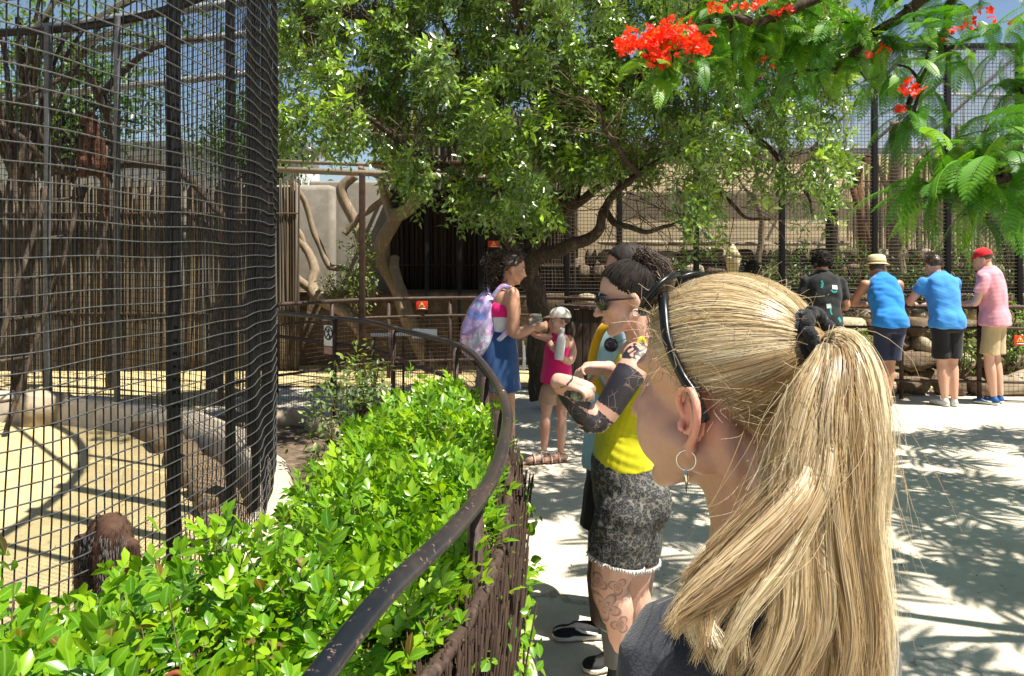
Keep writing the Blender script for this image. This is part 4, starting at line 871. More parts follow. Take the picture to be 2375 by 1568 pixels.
c = at_y(795, 650, 11.6); bush('shrub', (c[0], c[1], 1.25), (0.36, 0.2, 0.22), 420, 0.055, 'low leafy shrub on the ledge before the stucco wall', 'shrub', M_grey, 34, tone=(0.55, 0.2))
for k, (vx, vy, Y, r, lab) in enumerate(((2225, 800, 9.75, (0.28, 0.18, 0.36), 'green shrub between the black shorts and the khaki shorts'), (2345, 745, 9.85, (0.26, 0.18, 0.3), 'bright green shrub behind the far rail beside the pink shirt'), (2350, 815, 9.75, (0.22, 0.16, 0.2), 'low green shrub under the red sign by the khaki shorts'), (1985, 800, 9.8, (0.12, 0.12, 0.2), 'small green plant left of the navy shorts on the rock wall'))):
    c = at_y(vx, vy, Y); bush('shrub', c, r, 380, 0.055, lab, 'shrub', M_bush, 41 + k, tone=(0.75, 0.2))
for k, (vx, vy, r, lab) in enumerate(((1480, 655, (0.5, 0.3, 0.3), 'dusty shrub on the terrace above the buzz cut head'), (2110, 655, (0.5, 0.3, 0.25), 'low shrub on the terrace right of the straw hat'), (2230, 585, (0.4, 0.3, 0.5), 'tall shrub on the terrace right of the cropped dark head'), (2340, 600, (0.5, 0.3, 0.5), 'tall shrub on the terrace behind the red cap'), (1560, 640, (0.5, 0.3, 0.3), 'dusty shrub on the terrace left of the pale lantern'), (1770, 650, (0.55, 0.3, 0.28), 'dusty shrub on the terrace right of the pale lantern'), (1850, 620, (0.5, 0.3, 0.4), 'green shrub on the terrace behind the dark curly head'), (2170, 600, (0.6, 0.3, 0.6), 'tall flowering shrub behind the man in the blue T-shirt'), (1985, 615, (0.4, 0.3, 0.35), 'green shrub on the terrace left of the straw hat'), (2275, 640, (0.4, 0.3, 0.3), 'green shrub on the terrace below the red cap'))):
    c = at_y(vx, vy, 12.8); bush('shrub', c, r, 520, 0.06, lab, 'shrub', M_bush, 61 + k, tone=(0.45, 0.2))

# ---- the central tree
tree = thing('spreading_tree', at_z(1262, 905), 'spreading evergreen tree with twisted trunk and drooping small leaved crown', 'tree')
TY = 8.7
def tpole(nm, pts, r, seed, n=26, k=12): return pole(nm, [at_y(*p) for p in pts], r, M_bark, tree, k, n, 0.04, seed)
tpole('trunk', [(1262, 915, TY), (1258, 830, TY), (1250, 740, TY), (1238, 670, TY), (1222, 620, TY)], [0.19, 0.14, 0.115, 0.11, 0.13], 201)
limbs = [
    ([(1225, 625, TY), (1200, 580, 8.6), (1165, 530, 8.4), (1120, 470, 8.2), (1040, 400, 7.9), (930, 330, 7.6), (820, 260, 7.4)], (0.075, 0.022)),
    ([(1232, 640, TY), (1250, 600, 8.5), (1305, 575, 8.3), (1360, 555, 8.2), (1388, 535, 8.1), (1410, 480, 8.0), (1480, 400, 7.8), (1600, 330, 7.6)], (0.09, 0.022)),
    ([(1224, 620, TY), (1240, 560, 8.8), (1300, 500, 8.9), (1340, 420, 8.9), (1360, 300, 8.8), (1380, 150, 8.6), (1400, -50, 8.4)], (0.08, 0.03)),
    ([(1300, 500, 8.9), (1400, 430, 8.8), (1560, 330, 8.6), (1700, 260, 8.4), (1850, 220, 8.2), (1960, 210, 8.1)], (0.055, 0.015)),
    ([(1165, 530, 8.4), (1150, 420, 8.6), (1120, 280, 8.7), (1060, 120, 8.6), (980, -60, 8.4)], (0.06, 0.025)),
    ([(1410, 480, 8.0), (1440, 520, 7.8), (1520, 540, 7.7), (1600, 500, 7.6)], (0.04, 0.012)),
    ([(1560, 330, 8.6), (1650, 420, 8.3), (1720, 500, 8.2), (1790, 510, 8.1)], (0.035, 0.01)),
    ([(1700, 260, 8.4), (1800, 360, 8.2), (1870, 440, 8.1), (1880, 500, 8.1)], (0.035, 0.01)),
    ([(1340, 420, 8.9), (1280, 300, 8.3), (1230, 150, 7.8), (1200, 0, 7.4)], (0.07, 0.025)),
    ([(1360, 300, 8.8), (1480, 180, 8.2), (1580, 60, 7.6), (1650, -80, 7.0)], (0.07, 0.025)),
    ([(1060, 120, 8.6), (930, 60, 8.2), (800, 30, 8.0), (690, 60, 7.8)], (0.05, 0.015)),
    ([(1480, 400, 7.8), (1420, 330, 7.2), (1380, 240, 6.8)], (0.035, 0.012)),
]
for k, (pts, r) in enumerate(limbs): tpole('limb', pts, r, 210 + k)
clusters = []   # vx, vy, Y, radius, twigs
g = np.random.default_rng(5)
for vx in range(690, 1960, 62):
    for vy in range(-130, 520, 62):
        low = np.interp(vx, [660, 700, 780, 850, 900, 950, 1000, 1060, 1120, 1200, 1270, 1330, 1400, 1480, 1560, 1640, 1720, 1800, 1880, 1960], [350, 360, 320, 290, 300, 350, 350, 340, 450, 460, 440, 410, 390, 400, 480, 500, 340, 410, 450, 320])
        if vy > low: continue
        dens = 1.0
        if vx > 1480 and vy > 200: dens = 0.75 if vy < 300 else 0.5
        if vx > 1700 and vy > 120: dens = 0.45
        if vx < 760 and 120 < vy < 330: dens *= 0.45
        if 980 < vx < 1080 and 330 < vy: dens *= 0.2
        if 850 < vx < 1060 and 250 < vy < 350: dens *= 0.55
        clusters.append((vx + g.normal() * 22, vy + g.normal() * 22, np.clip(7.9 + g.normal() * 0.55 - 0.0012 * (vy - 200), 6.6, 9.6), 0.19, int(36 * dens + g.random())))
for vx, vy in ((1060, 420), (1110, 470), (1150, 490), (1190, 470), (1090, 440), (1230, 440), (1270, 470), (950, 395), (920, 370), (980, 420), (880, 330)):
    clusters.append((vx, vy, 7.5 + g.normal() * 0.2, 0.17, 13))
for vx, vy in ((1610, 545), (1640, 500), (1570, 470), (1590, 430), (1870, 480), (1850, 440), (1840, 400), (1730, 360), (1770, 430), (1660, 440)): clusters.append((vx, vy, 7.8, 0.16, 5))
TWP, TWD, bright = [], [], []
for vx, vy, Y, r, n in clusters:
    c = at_y(vx, vy, Y)
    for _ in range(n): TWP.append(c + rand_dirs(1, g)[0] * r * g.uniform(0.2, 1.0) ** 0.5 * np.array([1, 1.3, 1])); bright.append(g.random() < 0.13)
for _ in range(620): TWP.append(np.array([g.uniform(-1.8, 3.6), g.uniform(6.2, 9.6), g.uniform(4.2, 5.8)])); bright.append(False)
for _ in range(560): TWP.append(np.array([g.uniform(0.2, 2.6), g.uniform(4.9, 6.8), g.uniform(3.5, 4.6)])); bright.append(False)
TWP = np.array(TWP); bright = np.array(bright); nt = len(TWP); cc = np.array([0.3, 8.7, 3.2])
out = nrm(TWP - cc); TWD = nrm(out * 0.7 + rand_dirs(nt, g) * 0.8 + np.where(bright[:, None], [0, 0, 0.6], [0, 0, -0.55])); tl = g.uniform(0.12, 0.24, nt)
nl = 13; u = np.linspace(0.05, 1, nl); pos = TWP[:, None] + TWD[:, None] * (tl[:, None] * u)[..., None] + np.array([0, 0, -0.06]) * (u ** 2)[None, :, None]
sd = nrm(np.cross(TWD, rand_dirs(nt, g))); sd2 = np.cross(TWD, sd); ph = np.arange(nl) * 2.4
ld = nrm(TWD[:, None] * 0.55 + np.cos(ph)[None, :, None] * sd[:, None] + np.sin(ph)[None, :, None] * sd2[:, None] + g.normal(size=(nt, nl, 3)) * 0.25 + [0, 0, -0.12])
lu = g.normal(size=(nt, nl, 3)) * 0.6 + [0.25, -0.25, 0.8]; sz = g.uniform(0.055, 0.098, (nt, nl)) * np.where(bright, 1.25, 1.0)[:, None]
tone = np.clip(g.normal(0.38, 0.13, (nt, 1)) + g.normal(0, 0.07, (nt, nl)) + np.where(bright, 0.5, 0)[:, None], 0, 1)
t2 = leaf_tpl(1, 0.40, 0.16, 0.12, 0.5)
M_tree = leafm('evergreen_leaf', (0.045, 0.085, 0.02), (0.19, 0.31, 0.06), (0.36, 0.55, 0.02), 0.3, 0.18); M_tree.node_tree.nodes['Principled BSDF'].inputs['Specular IOR Level'].default_value = 0.85
V, F, rb = scatter(t2, pos.reshape(-1, 3), ld.reshape(-1, 3), lu.reshape(-1, 3), sz.ravel()); tag(obj('crown', V, F, M_tree, tree, True, tint=np.repeat(tone.ravel(), len(t2[0]))), kind='stuff')
# twigs that carry the leaves and a tangle of bare ones
P = np.stack([TWP - TWD * 0.12 + [0, 0, 0.03], TWP, TWP + TWD * tl[:, None] * 0.9 - [0, 0, 0.045]], 1); lim_pts = np.concatenate([spline(np.array([at_y(*p) for p in l[0]]), 30) for l in limbs])
P2 = []
for k in range(0, nt, 5):
    p = TWP[k]; j = np.argmin(np.sum((lim_pts - p) ** 2, 1) + g.uniform(0, 0.3, len(lim_pts))); q = lim_pts[j]
    if np.linalg.norm(p - q) > 0.75: continue
    m = (p + q) / 2 + g.normal(size=3) * 0.1 + [0, 0, 0.08]; P2.append([q, m, p])
for k in range(130):
    vx, vy = g.uniform(1290, 1900), g.uniform(330, 525); a = at_y(vx, vy, g.uniform(7.8, 8.8)); d = nrm(np.array([g.normal(), g.normal() * 0.5, -0.45 + g.normal() * 0.4])); L = g.uniform(0.25, 0.6); P2.append([a, a + d * L * 0.5 + g.normal(size=3) * 0.04, a + d * L + [0, 0, -0.06]])
P2 = spline(np.array(P2), 7); V, F = join([tubes(P[::2], np.array([0.004, 0.003, 0.0015])[None].repeat(len(P[::2]), 0), 3, False), tubes(P2, np.linspace(0.006, 0.002, 7)[None].repeat(len(P2), 0), 4, False)])
tag(obj('twigs', V, F, M_twig, tree, True), kind='stuff')

# ---- trees beyond the fences
def far_tree(c, r, n, size, label, seed, tone=0.4, tr=0.2):
    g = np.random.default_rng(seed); root = thing('background_tree', (c[0], c[1], 0), label, 'tree', 'trees beyond the enclosures'); c = np.asarray(c, float); r = np.asarray(r)
    k = 26; cl = c + rand_dirs(k, g) * r * g.uniform(0.35, 0.9, (k, 1)); pk = cl[g.integers(k, size=n)] + g.normal(size=(n, 3)) * r * 0.2
    d = rand_dirs(n, g) + [0, 0, -0.2]; t = leaf_tpl(1, 0.45, 0.15, 0.1); V, F, _ = scatter(t, pk, d, rand_dirs(n, g) * 0.6 + [0, 0, 1], g.uniform(0.7, 1.3, n) * size)
    tag(obj('crown', V, F, M_bush, root, True, tint=np.repeat(np.clip(g.normal(tone, 0.18, n), 0, 1), len(t[0]))), kind='stuff')
    V, F = tubes(spline(np.array([[c[0], c[1], 0], [c[0] + 0.15, c[1], c[2] * 0.5], [c[0], c[1], c[2]]]), 12), np.linspace(tr, tr * 0.4, 12)[None], 9); obj('trunk', V, F, M_bark, root, True)
    for q in cl[:22]:
        V, F = tubes(spline(np.array([[c[0], c[1], c[2] * 0.55], (c + q) / 2 - [0, 0, 0.2], q]), 10), np.linspace(0.3 * tr + 0.01, 0.012, 10)[None], 6); obj('limb', V, F, M_bark, root, True)
far_tree((-8.2, 14.5, 4.3), (2.0, 1.2, 1.5), 5200, 0.13, 'leafy tree seen through the aviary mesh farthest to the left', 81)
far_tree((-4.6, 14.8, 3.6), (1.4, 1.0, 1.1), 3600, 0.12, 'lower leafy tree behind the reed fence and the main black aviary post', 82)
far_tree((-2.2, 16.5, 4.2), (1.7, 1.0, 1.7), 3600, 0.13, 'leafy tree rising behind the grey stucco wall', 83, 0.55)
far_tree((0.8, 18.0, 4.6), (2.4, 1.2, 2.2), 5200, 0.14, 'dark leafy tree standing behind the bamboo screen', 84)
far_tree((-5.9, 9.6, 4.5), (2.5, 1.3, 0.9), 2400, 0.10, 'leafy tree overhanging the sand inside the aviary', 86, 0.5, 0.09)
far_tree((-11.5, 15.5, 4.6), (1.6, 1.2, 1.5), 2200, 0.13, 'leafy tree beside the pale building beyond the aviary', 85)

# ---- the flame tree whose boughs hang in from the right
ft = thing('flame_tree', (5.9, 1.8, 0), 'flame tree with feathery fronds and red blossom hanging in from above', 'tree')
M_frond = leafm('feathery_leaflet', (0.025, 0.11, 0.005), (0.07, 0.23, 0.008), (0.19, 0.37, 0.014), 0.42, 0.3, True)
M_frond2 = leafm('feathery_leaflet_mass', (0.04, 0.15, 0.012), (0.085, 0.24, 0.014), (0.20, 0.36, 0.03), 0.42, 0.42)
M_rach = pm('green_stalk', (0.16, 0.22, 0.05), (0.11, 0.15, 0.04), 20, 0.6, 0)
def frond_mesh(seed, npair=15, nleaf=13, broad=1.0):
    g = np.random.default_rng(seed); t = np.linspace(0, 1, npair + 2); R = np.stack([t, 0.05 * np.sin(t * 3 + seed), 0.12 * t - 0.55 * t ** 2.2], -1); T = nrm(np.gradient(R, axis=0)); V, F = [], []; parts = [tubes(R[None], np.linspace(0.008, 0.003, len(R))[None], 4, False)]
    quads = []
    for i in range(1, npair + 2):
        w = (0.175 * math.sin(math.pi * min(1, (0.16 + 0.86 * t[i]))) ** 0.6 + 0.025) * g.uniform(0.92, 1.08)
        for s in (1, -1):
            d = nrm(np.array([0.45 * T[i][0], s * 0.9, 0.45 * T[i][2] + 0.04])); m = np.linspace(0.06, 1, nleaf); P = R[i] + d * (w * m)[:, None]; P[:, 2] -= 0.28 * w * m ** 2
            parts.append(tubes(np.array([P[0], P[nleaf // 2], P[-1]]), 0.0022, 3, False))
            ax = nrm(np.array([T[i][0], 0, T[i][2]])); lw = w / nleaf * 0.98
            for q in range(nleaf):
                ll = broad * 0.040 * (1 - 0.55 * abs(m[q] - 0.45)); fold = np.array([0, 0, -0.006])
                for sg in (1, -1):
                    a = P[q]; b = a + ax * ll * sg + fold + d * lw * 0.5; quads.append([a, a + d * lw, b + d * lw * 0.6, b])
    Q = np.array(quads).reshape(-1, 3); i = np.arange(len(Q)).reshape(-1, 4)
    V, Fs = join(parts); nq = sum(len(f) for f in Fs)
    V2, F2 = join([(V, Fs), (Q, [i])]); return V2, F2
FR = [frond_mesh(s) for s in (1, 2, 3)]
fm = [data(V, F, M_frond, False, name='frond') for V, F in FR]
whorls = [(2225, 385, 2.85, 11, 0.44), (2372, 400, 3.0, 9, 0.42), (2352, 195, 3.5, 8, 0.42), (2365, 330, 3.1, 7, 0.40), (2118, 262, 4.3, 9, 0.44), (2285, 330, 3.0, 9, 0.42), (2165, 420, 2.9, 8, 0.42), (2300, 430, 2.8, 11, 0.44), (2380, 250, 3.4, 6, 0.40), (2140, 215, 4.2, 5, 0.38), (1590, 120, 4.7, 6, 0.36), (1510, 160, 4.6, 5, 0.34), (1770, 60, 4.9, 8, 0.42), (1900, 90, 4.8, 8, 0.42), (1985, 130, 4.6, 7, 0.4), (2080, 150, 4.4, 7, 0.4), (2160, 100, 4.3, 7, 0.4), (1840, 60, 4.8, 8, 0.4), (1700, 110, 4.9, 7, 0.4), (1560, 145, 4.6, 9, 0.36), (1545, 75, 4.7, 4, 0.36),
    (1660, 40, 4.9, 8, 0.42), (1740, 80, 4.8, 8, 0.42), (1810, 30, 4.6, 8, 0.42), (1860, 120, 4.9, 9, 0.42), (1950, 50, 4.6, 9, 0.42), (2035, 95, 4.5, 9, 0.42), (2120, 50, 4.4, 8, 0.4), (2200, 10, 4.6, 6, 0.4), (1700, 170, 5.0, 6, 0.4),
    (1800, 190, 5.1, 6, 0.38), (1930, 160, 4.8, 6, 0.38), (2215, 110, 4.3, 7, 0.36), (2010, 185, 4.7, 5, 0.36), (2300, 75, 4.1, 5, 0.34), (2400, 60, 3.9, 7, 0.4), (1620, 0, 5.0, 7, 0.4), (1900, -20, 4.6, 7, 0.4), (2060, -30, 4.5, 7, 0.4), (2310, -20, 4.2, 3, 0.4)]
g = np.random.default_rng(17); tips = []
for wi, (vx, vy, Y, n, L) in enumerate(whorls):
    n = min(int(n * (2.0 if Y < 3.6 else 1.5)), 20)
    c = at_y(vx, vy, Y); tips.append(c); a0 = g.uniform(0, 6.28)
    for k in range(n):
        an = a0 + k * 6.283 / n + g.normal() * 0.2; pitch = g.uniform(-0.95, 0.35); sc = L * g.uniform(0.42, 0.68) * (0.92 if Y < 3.6 else 1.0)
        M = Matrix.Translation((c + g.normal(size=3) * (0.07 if Y < 3.6 else 0.05)).tolist()) @ Matrix.Rotation(an, 4, 'Z') @ Matrix.Rotation(-pitch, 4, 'Y') @ Matrix.Rotation(g.normal() * 0.35, 4, 'X') @ Matrix.Diagonal((sc, sc, sc, 1)); put('frond', fm[(wi + k) % 3], ft, M)
# canopy overhead, outside the picture, that dapples the path
parts, tn = [], []
tp_ = leaf_tpl(1, 0.40, 0.05, 0.15, 0.5); _t = np.linspace(0.06, 1, 13); _R = np.stack([_t, 0 * _t, 0.12 * _t - 0.5 * _t ** 2.2], -1); _w = 0.19 * np.sin(np.pi * np.clip(0.16 + 0.84 * _t, 0, 1)) ** 0.6 + 0.03
_fv, _ff, _ = scatter(tp_, np.concatenate([_R, _R]), np.concatenate([np.array([[0.45, 0.9, -0.12]] * 13), np.array([[0.45, -0.9, -0.12]] * 13)]), np.array([[0, 0, 1.0]] * 26), np.concatenate([_w, _w])); fl = (_fv, _ff); fv = _fv
for k in range(178):
    z = g.uniform(3.2, 4.2); X, Yy = g.uniform(2.2, 7.0), g.uniform(0.9, 6.9)
    if vnoise(np.array([[X, Yy, 0.0]]), 77, 1.1)[0] < -0.32: continue
    v_ = to_v((X, Yy, z - 0.35))
    if v_[1] > 10 and v_[0] < VW + 100: continue
    for j in range(12):
        an = j * 0.52 + g.normal() * 0.2; pt = g.uniform(-0.1, 0.4); sc = g.uniform(0.27, 0.42); R = rotz(an) @ np.array([[math.cos(pt), 0, math.sin(pt)], [0, 1, 0], [-math.sin(pt), 0, math.cos(pt)]])
        parts.append(((fv * sc) @ R.T + [X, Yy, z], fl[1])); tn.append(np.full(len(fv), g.random()))
V, F = join(parts); tag(obj('crown', V, F, M_frond2, ft, False, tint=np.concatenate(tn)), kind='stuff')
def fpole(nm, pts, r, seed): return pole(nm, pts, r, M_bark, ft, 9, 24, 0.008 if nm == 'branch' else 0.05, seed)
fpole('trunk', [(5.9, 1.8, 0), (5.85, 1.85, 1.0), (5.7, 2.0, 2.0), (5.5, 2.3, 2.9)], [0.26, 0.2, 0.18, 0.15], 301)
hub = np.array([5.5, 2.3, 2.9])
fl_limbs = [[hub, (4.8, 2.9, 3.5), (4.0, 3.4, 3.75), (3.2, 3.9, 3.7), at_y(1950, 50, 4.6) + [0.2, 0, 0.1]], [hub, (4.6, 2.2, 3.6), (3.6, 2.2, 3.7), (2.6, 2.6, 3.6)], [hub, (5.3, 3.4, 3.7), (5.0, 4.6, 4.1), (4.4, 5.8, 4.2)], [(4.0, 3.4, 3.75), (3.4, 4.6, 3.9), (2.6, 4.9, 3.6), at_y(1810, 30, 4.6), at_y(1660, 40, 4.9), at_y(1560, 120, 4.6)],
            [(4.8, 2.9, 3.5), (3.8, 2.9, 3.0), (2.6, 2.9, 2.5), tips[1] + [0.1, 0, 0.02], tips[0]], [(3.2, 3.9, 3.7), at_y(2035, 95, 4.5) + [0.1, 0, 0.15], at_y(1930, 160, 4.8)], [(3.4, 4.6, 3.9), (2.9, 4.6, 3.4), at_y(2200, 10, 4.6), tips[4]], [(3.8, 2.9, 3.0), tips[2]], [hub, (6.2, 1.6, 3.8), (6.6, 0.6, 4.2)], [hub, (6.1, 3.0, 3.8), (6.4, 4.4, 4.2)]]
for k, p in enumerate(fl_limbs): fpole('limb', [np.asarray(q, float) for q in p], (0.085 if k < 3 else 0.045, 0.014), 310 + k)
for k, tpt in enumerate(tips):
    allp = np.concatenate([spline(np.array([np.asarray(q, float) for q in p]), 20) for p in fl_limbs]); j = allp[np.argmin(np.sum((allp - tpt) ** 2, 1))]
    if np.linalg.norm(j - tpt) > 0.06: fpole('branch', [j, (j + tpt) / 2 + [0, 0, 0.03], tpt], (0.011, 0.005), 330 + k)
# blossom
M_red = leafm('red_petal', (0.72, 0.03, 0.012), (0.80, 0.045, 0.015), (0.85, 0.10, 0.03), 0.5, 0.3)
def blossom(c, r, n, seed):
    g = np.random.default_rng(seed); p = np.asarray(c) + g.normal(size=(n, 3)) * np.asarray(r); P, D, U = [], [], []
    for q in p:
        ax = nrm(g.normal(size=3) + [0, -0.3, 0.7]); s = nrm(np.cross(ax, g.normal(size=3))); s2 = np.cross(ax, s)
        for k in range(5): a = k * 1.2566; dd = math.cos(a) * s + math.sin(a) * s2 + 0.35 * ax; P.append(q); D.append(dd + g.normal(size=3) * 0.2); U.append(ax + g.normal(size=3) * 0.2)
    t = leaf_tpl(2, 0.8, 0.25, 0.25, 0.68); V, F, _ = scatter(t, np.array(P), np.array(D), np.array(U), g.uniform(0.022, 0.034, len(P))); tag(obj('blossom', V, F, M_red, ft, True, tint=np.repeat(g.random(len(P)), len(t[0]))), kind='stuff')
for k, (vx, vy, Y, r, n) in enumerate(((1480, 100, 4.55, (0.07, 0.05, 0.03), 40), (1530, 88, 4.55, (0.07, 0.05, 0.03), 60), (1580, 85, 4.55, (0.07, 0.05, 0.035), 60), (1615, 105, 4.55, (0.03, 0.05, 0.04), 26), (1515, 128, 4.55, (0.05, 0.05, 0.02), 22), (1445, 105, 4.55, (0.03, 0.04, 0.02), 12), (1530, 145, 4.5, (0.025, 0.03, 0.02), 10),
        (1740, 10, 4.5, (0.08, 0.06, 0.03), 11), (1810, 12, 4.5, (0.05, 0.05, 0.03), 11), (1660, 12, 4.7, (0.03, 0.04, 0.02), 8), (2108, 198, 4.1, (0.02, 0.02, 0.02), 7), (2130, 230, 4.1, (0.03, 0.03, 0.03), 3), (2060, 120, 4.4, (0.06, 0.05, 0.04), 6), (2210, 70, 4.2, (0.05, 0.05, 0.03), 7), (1780, 160, 5.0, (0.05, 0.05, 0.04), 5), (2280, 30, 4.6, (0.06, 0.05, 0.05), 12), (2090, 255, 4.2, (0.03, 0.03, 0.02), 3))):
    blossom(at_y(vx, vy, Y), r, n, 400 + k)
# fallen bits on the path
g = np.random.default_rng(3); n = 1700; p = np.stack([g.uniform(0.3, 6.5, n), g.uniform(2.3, 9.2, n), np.full(n, 0.012)], -1); p[1100:] = np.stack([g.uniform(-6.5, -1.9, 600), g.uniform(2.5, 10.5, 600), np.full(600, 0.022)], -1); d = rand_dirs(n, g); d[:, 2] *= 0.1
V, F, _ = scatter(leaf_tpl(1, 0.5, 0.2, 0.1), p, d, np.array([0, 0, 1.0]) + 0.2 * rand_dirs(n, g), g.uniform(0.008, 0.028, n)); tag(obj('leaf_litter', V, F, pm('dry_leaf', (0.22, 0.13, 0.06), (0.14, 0.08, 0.035), 30, 0.8, 0)), 'dry fallen leaf bits scattered over the sandy path', 'litter', kind='stuff')
from mathutils.bvhtree import BVHTree
# ------------------------------------------------------------------ people
def skin(name, c, ruddy=0.9):
    m, nt, b = nodes(name); v = coords(nt, 'Object'); n = noise(nt, v, 9, 5, 0.6); n2 = noise(nt, v, 160, 3, 0.6)
    col = ramp(nt, [(0.35, c), (0.68, (c[0] * 1.0, c[1] * 0.84, c[2] * 0.78))], n)
    col = mixc(nt, ramp(nt, [(0.5, (0, 0, 0)), (0.8, (0.35, 0.35, 0.35))], n2), col, (c[0] * 0.86, c[1] * 0.72, c[2] * 0.66))
    nt.links.new(col, b.inputs['Base Color']); b.inputs['Roughness'].default_value = 0.48; b.inputs['Specular IOR Level'].default_value = 0.4
    b.inputs['Subsurface Weight'].default_value = 0.22; b.inputs['Subsurface Radius'].default_value = (1.0, 0.34, 0.17); b.inputs['Subsurface Scale'].default_value = 0.012
    bump(nt, b, n2, 0.12, 0.002); return m, nt, b, col
def cloth(name, c1, c2=None, rough=0.85, weave=260, big=6, bmp=0.35):
    m, nt, b = nodes(name); v = coords(nt, 'Object'); n = noise(nt, v, big, 5, 0.6); w = noise(nt, v, weave, 2, 0.5); c2 = c2 or tuple(x * 0.82 for x in c1)
    col = ramp(nt, [(0.35, c1), (0.65, c2)], n); col = mixc(nt, ramp(nt, [(0.5, (0, 0, 0)), (0.75, (0.3, 0.3, 0.3))], w), col, tuple(x * 0.7 for x in c1)); nt.links.new(col, b.inputs['Base Color'])
    b.inputs['Roughness'].default_value = rough; b.inputs['Specular IOR Level'].default_value = 0.25; b.inputs['Sheen Weight'].default_value = 0.15; bump(nt, b, mixc(nt, 0.6, n, w), bmp, 0.004); return m
S_fair = skin('fair_skin', (0.60, 0.40, 0.31))[0]; S_tan = skin('tanned_skin', (0.47, 0.27, 0.18))[0]; S_pink = skin('sunned_skin', (0.58, 0.35, 0.26))[0]; S_deep = skin('deep_tan_skin', (0.40, 0.22, 0.14))[0]
M_hair_blk = pm('black_hair', (0.012, 0.01, 0.009), (0.03, 0.022, 0.018), 60, 0.62, 0.6, 0.004, (1, 1, 0.3), detail=6); M_hair_br = pm('dark_brown_hair', (0.035, 0.02, 0.014), (0.07, 0.042, 0.028), 60, 0.42, 0.6, 0.004, (1, 1, 0.3), detail=6)
M_shoeblk = pm('black_canvas', (0.015, 0.015, 0.016), (0.03, 0.03, 0.03), 80, 0.7, 0.3, 0.002); M_rubber = pm('off_white_rubber', (0.72, 0.70, 0.64), (0.6, 0.58, 0.52), 20, 0.6, 0.1); M_gloss = pm('glossy_black_plastic', (0.006, 0.006, 0.006), (0.008, 0.008, 0.008), 10, 0.3, 0.0, spec=0.3); M_lens = pm('dark_lens', (0.015, 0.016, 0.022), (0.02, 0.02, 0.03), 4, 0.05, 0.0); M_metal = pm('bright_metal', (0.75, 0.72, 0.66), (0.6, 0.57, 0.5), 30, 0.2, 0.0, metal=1.0)
M_eyew = pm('eye_white', (0.75, 0.72, 0.68), None, 20, 0.25, 0.0); M_iris = pm('brown_iris', (0.05, 0.03, 0.02), None, 20, 0.2, 0.0); M_lip = pm('lip', (0.45, 0.17, 0.14), (0.4, 0.15, 0.12), 20, 0.45, 0.1)
A_ = np.array
def person(loc, label, group=None): return thing('person', loc, label, 'person', group)
def face_bits(par, c, R, s=1.0, brow=M_hair_br, eyes=True, on=None):
    R = np.asarray(R); L0 = lambda x, y, z: A_(c) + R @ (A_([x, y, z]) * s); L = L0
    if on is not None:                                   # sit the features on the modelled face
        bv = BVHTree.FromPolygons([v.co[:] for v in on.data.vertices], [p.vertices[:] for p in on.data.polygons]); ref = {}
        def L(x, y, z):
            a = L0(0.2, y, z); d = -R[:, 0]; h = bv.ray_cast(Vector(a.tolist()), Vector(d.tolist())); base = np.array(h[0][:]) if h[0] is not None else L0(x, y, z)
            return base + R[:, 0] * (-0.0125 if abs(z - 0.004) < 1e-6 and x < 0.08 else 0.0005 if abs(z - 0.004) < 1e-6 else -0.0018)
    for y in (1, -1):
        if on is not None:                               # almond eye lying in the lid line of the modelled face
            a = L0(0.2, y * 0.031, 0.004); h = bv.ray_cast(Vector(a.tolist()), Vector((-R[:, 0]).tolist())); n_ = nrm(np.array(h[1][:])); n_ = n_ if n_ @ R[:, 0] > 0 else -n_; q = np.array(h[0][:]); Fn = frame(n_, R[:, 2])
            V, F = sphere(q - n_ * 0.0014, A_([0.0022, 0.0115, 0.0055]), 14, 8, Fn); obj('eye', V, F, M_eyew, par, True); V, F = sphere(q - n_ * 0.0003, A_([0.0016, 0.005, 0.005]), 12, 8, Fn); obj('iris', V, F, M_iris, par, True)
        elif eyes:
            V, F = sphere(L(0.0765, y * 0.031, 0.004), A_([0.009, 0.0125, 0.0068]) * s, 12, 8, R); obj('eye', V, F, M_eyew, par, True); V, F = sphere(L(0.0832, y * 0.031, 0.004), A_([0.0035, 0.0055, 0.0055]) * s, 10, 6, R); obj('iris', V, F, M_iris, par, True)
        if brow is None: continue
        V, F = tubes(A_([L(0.088, y * 0.015, 0.026), L(0.087, y * 0.032, 0.032), L(0.072, y * 0.05, 0.026)]), A_([[0.004, 0.005, 0.002]]) * s, 6); obj('eyebrow', V, F, brow, par, True)
    V, F = sphere(L(0.094, 0, -0.0635), A_([0.0055, 0.019, 0.0065]) * s, 12, 8, R); obj('lips', V, F, M_lip, par, True)
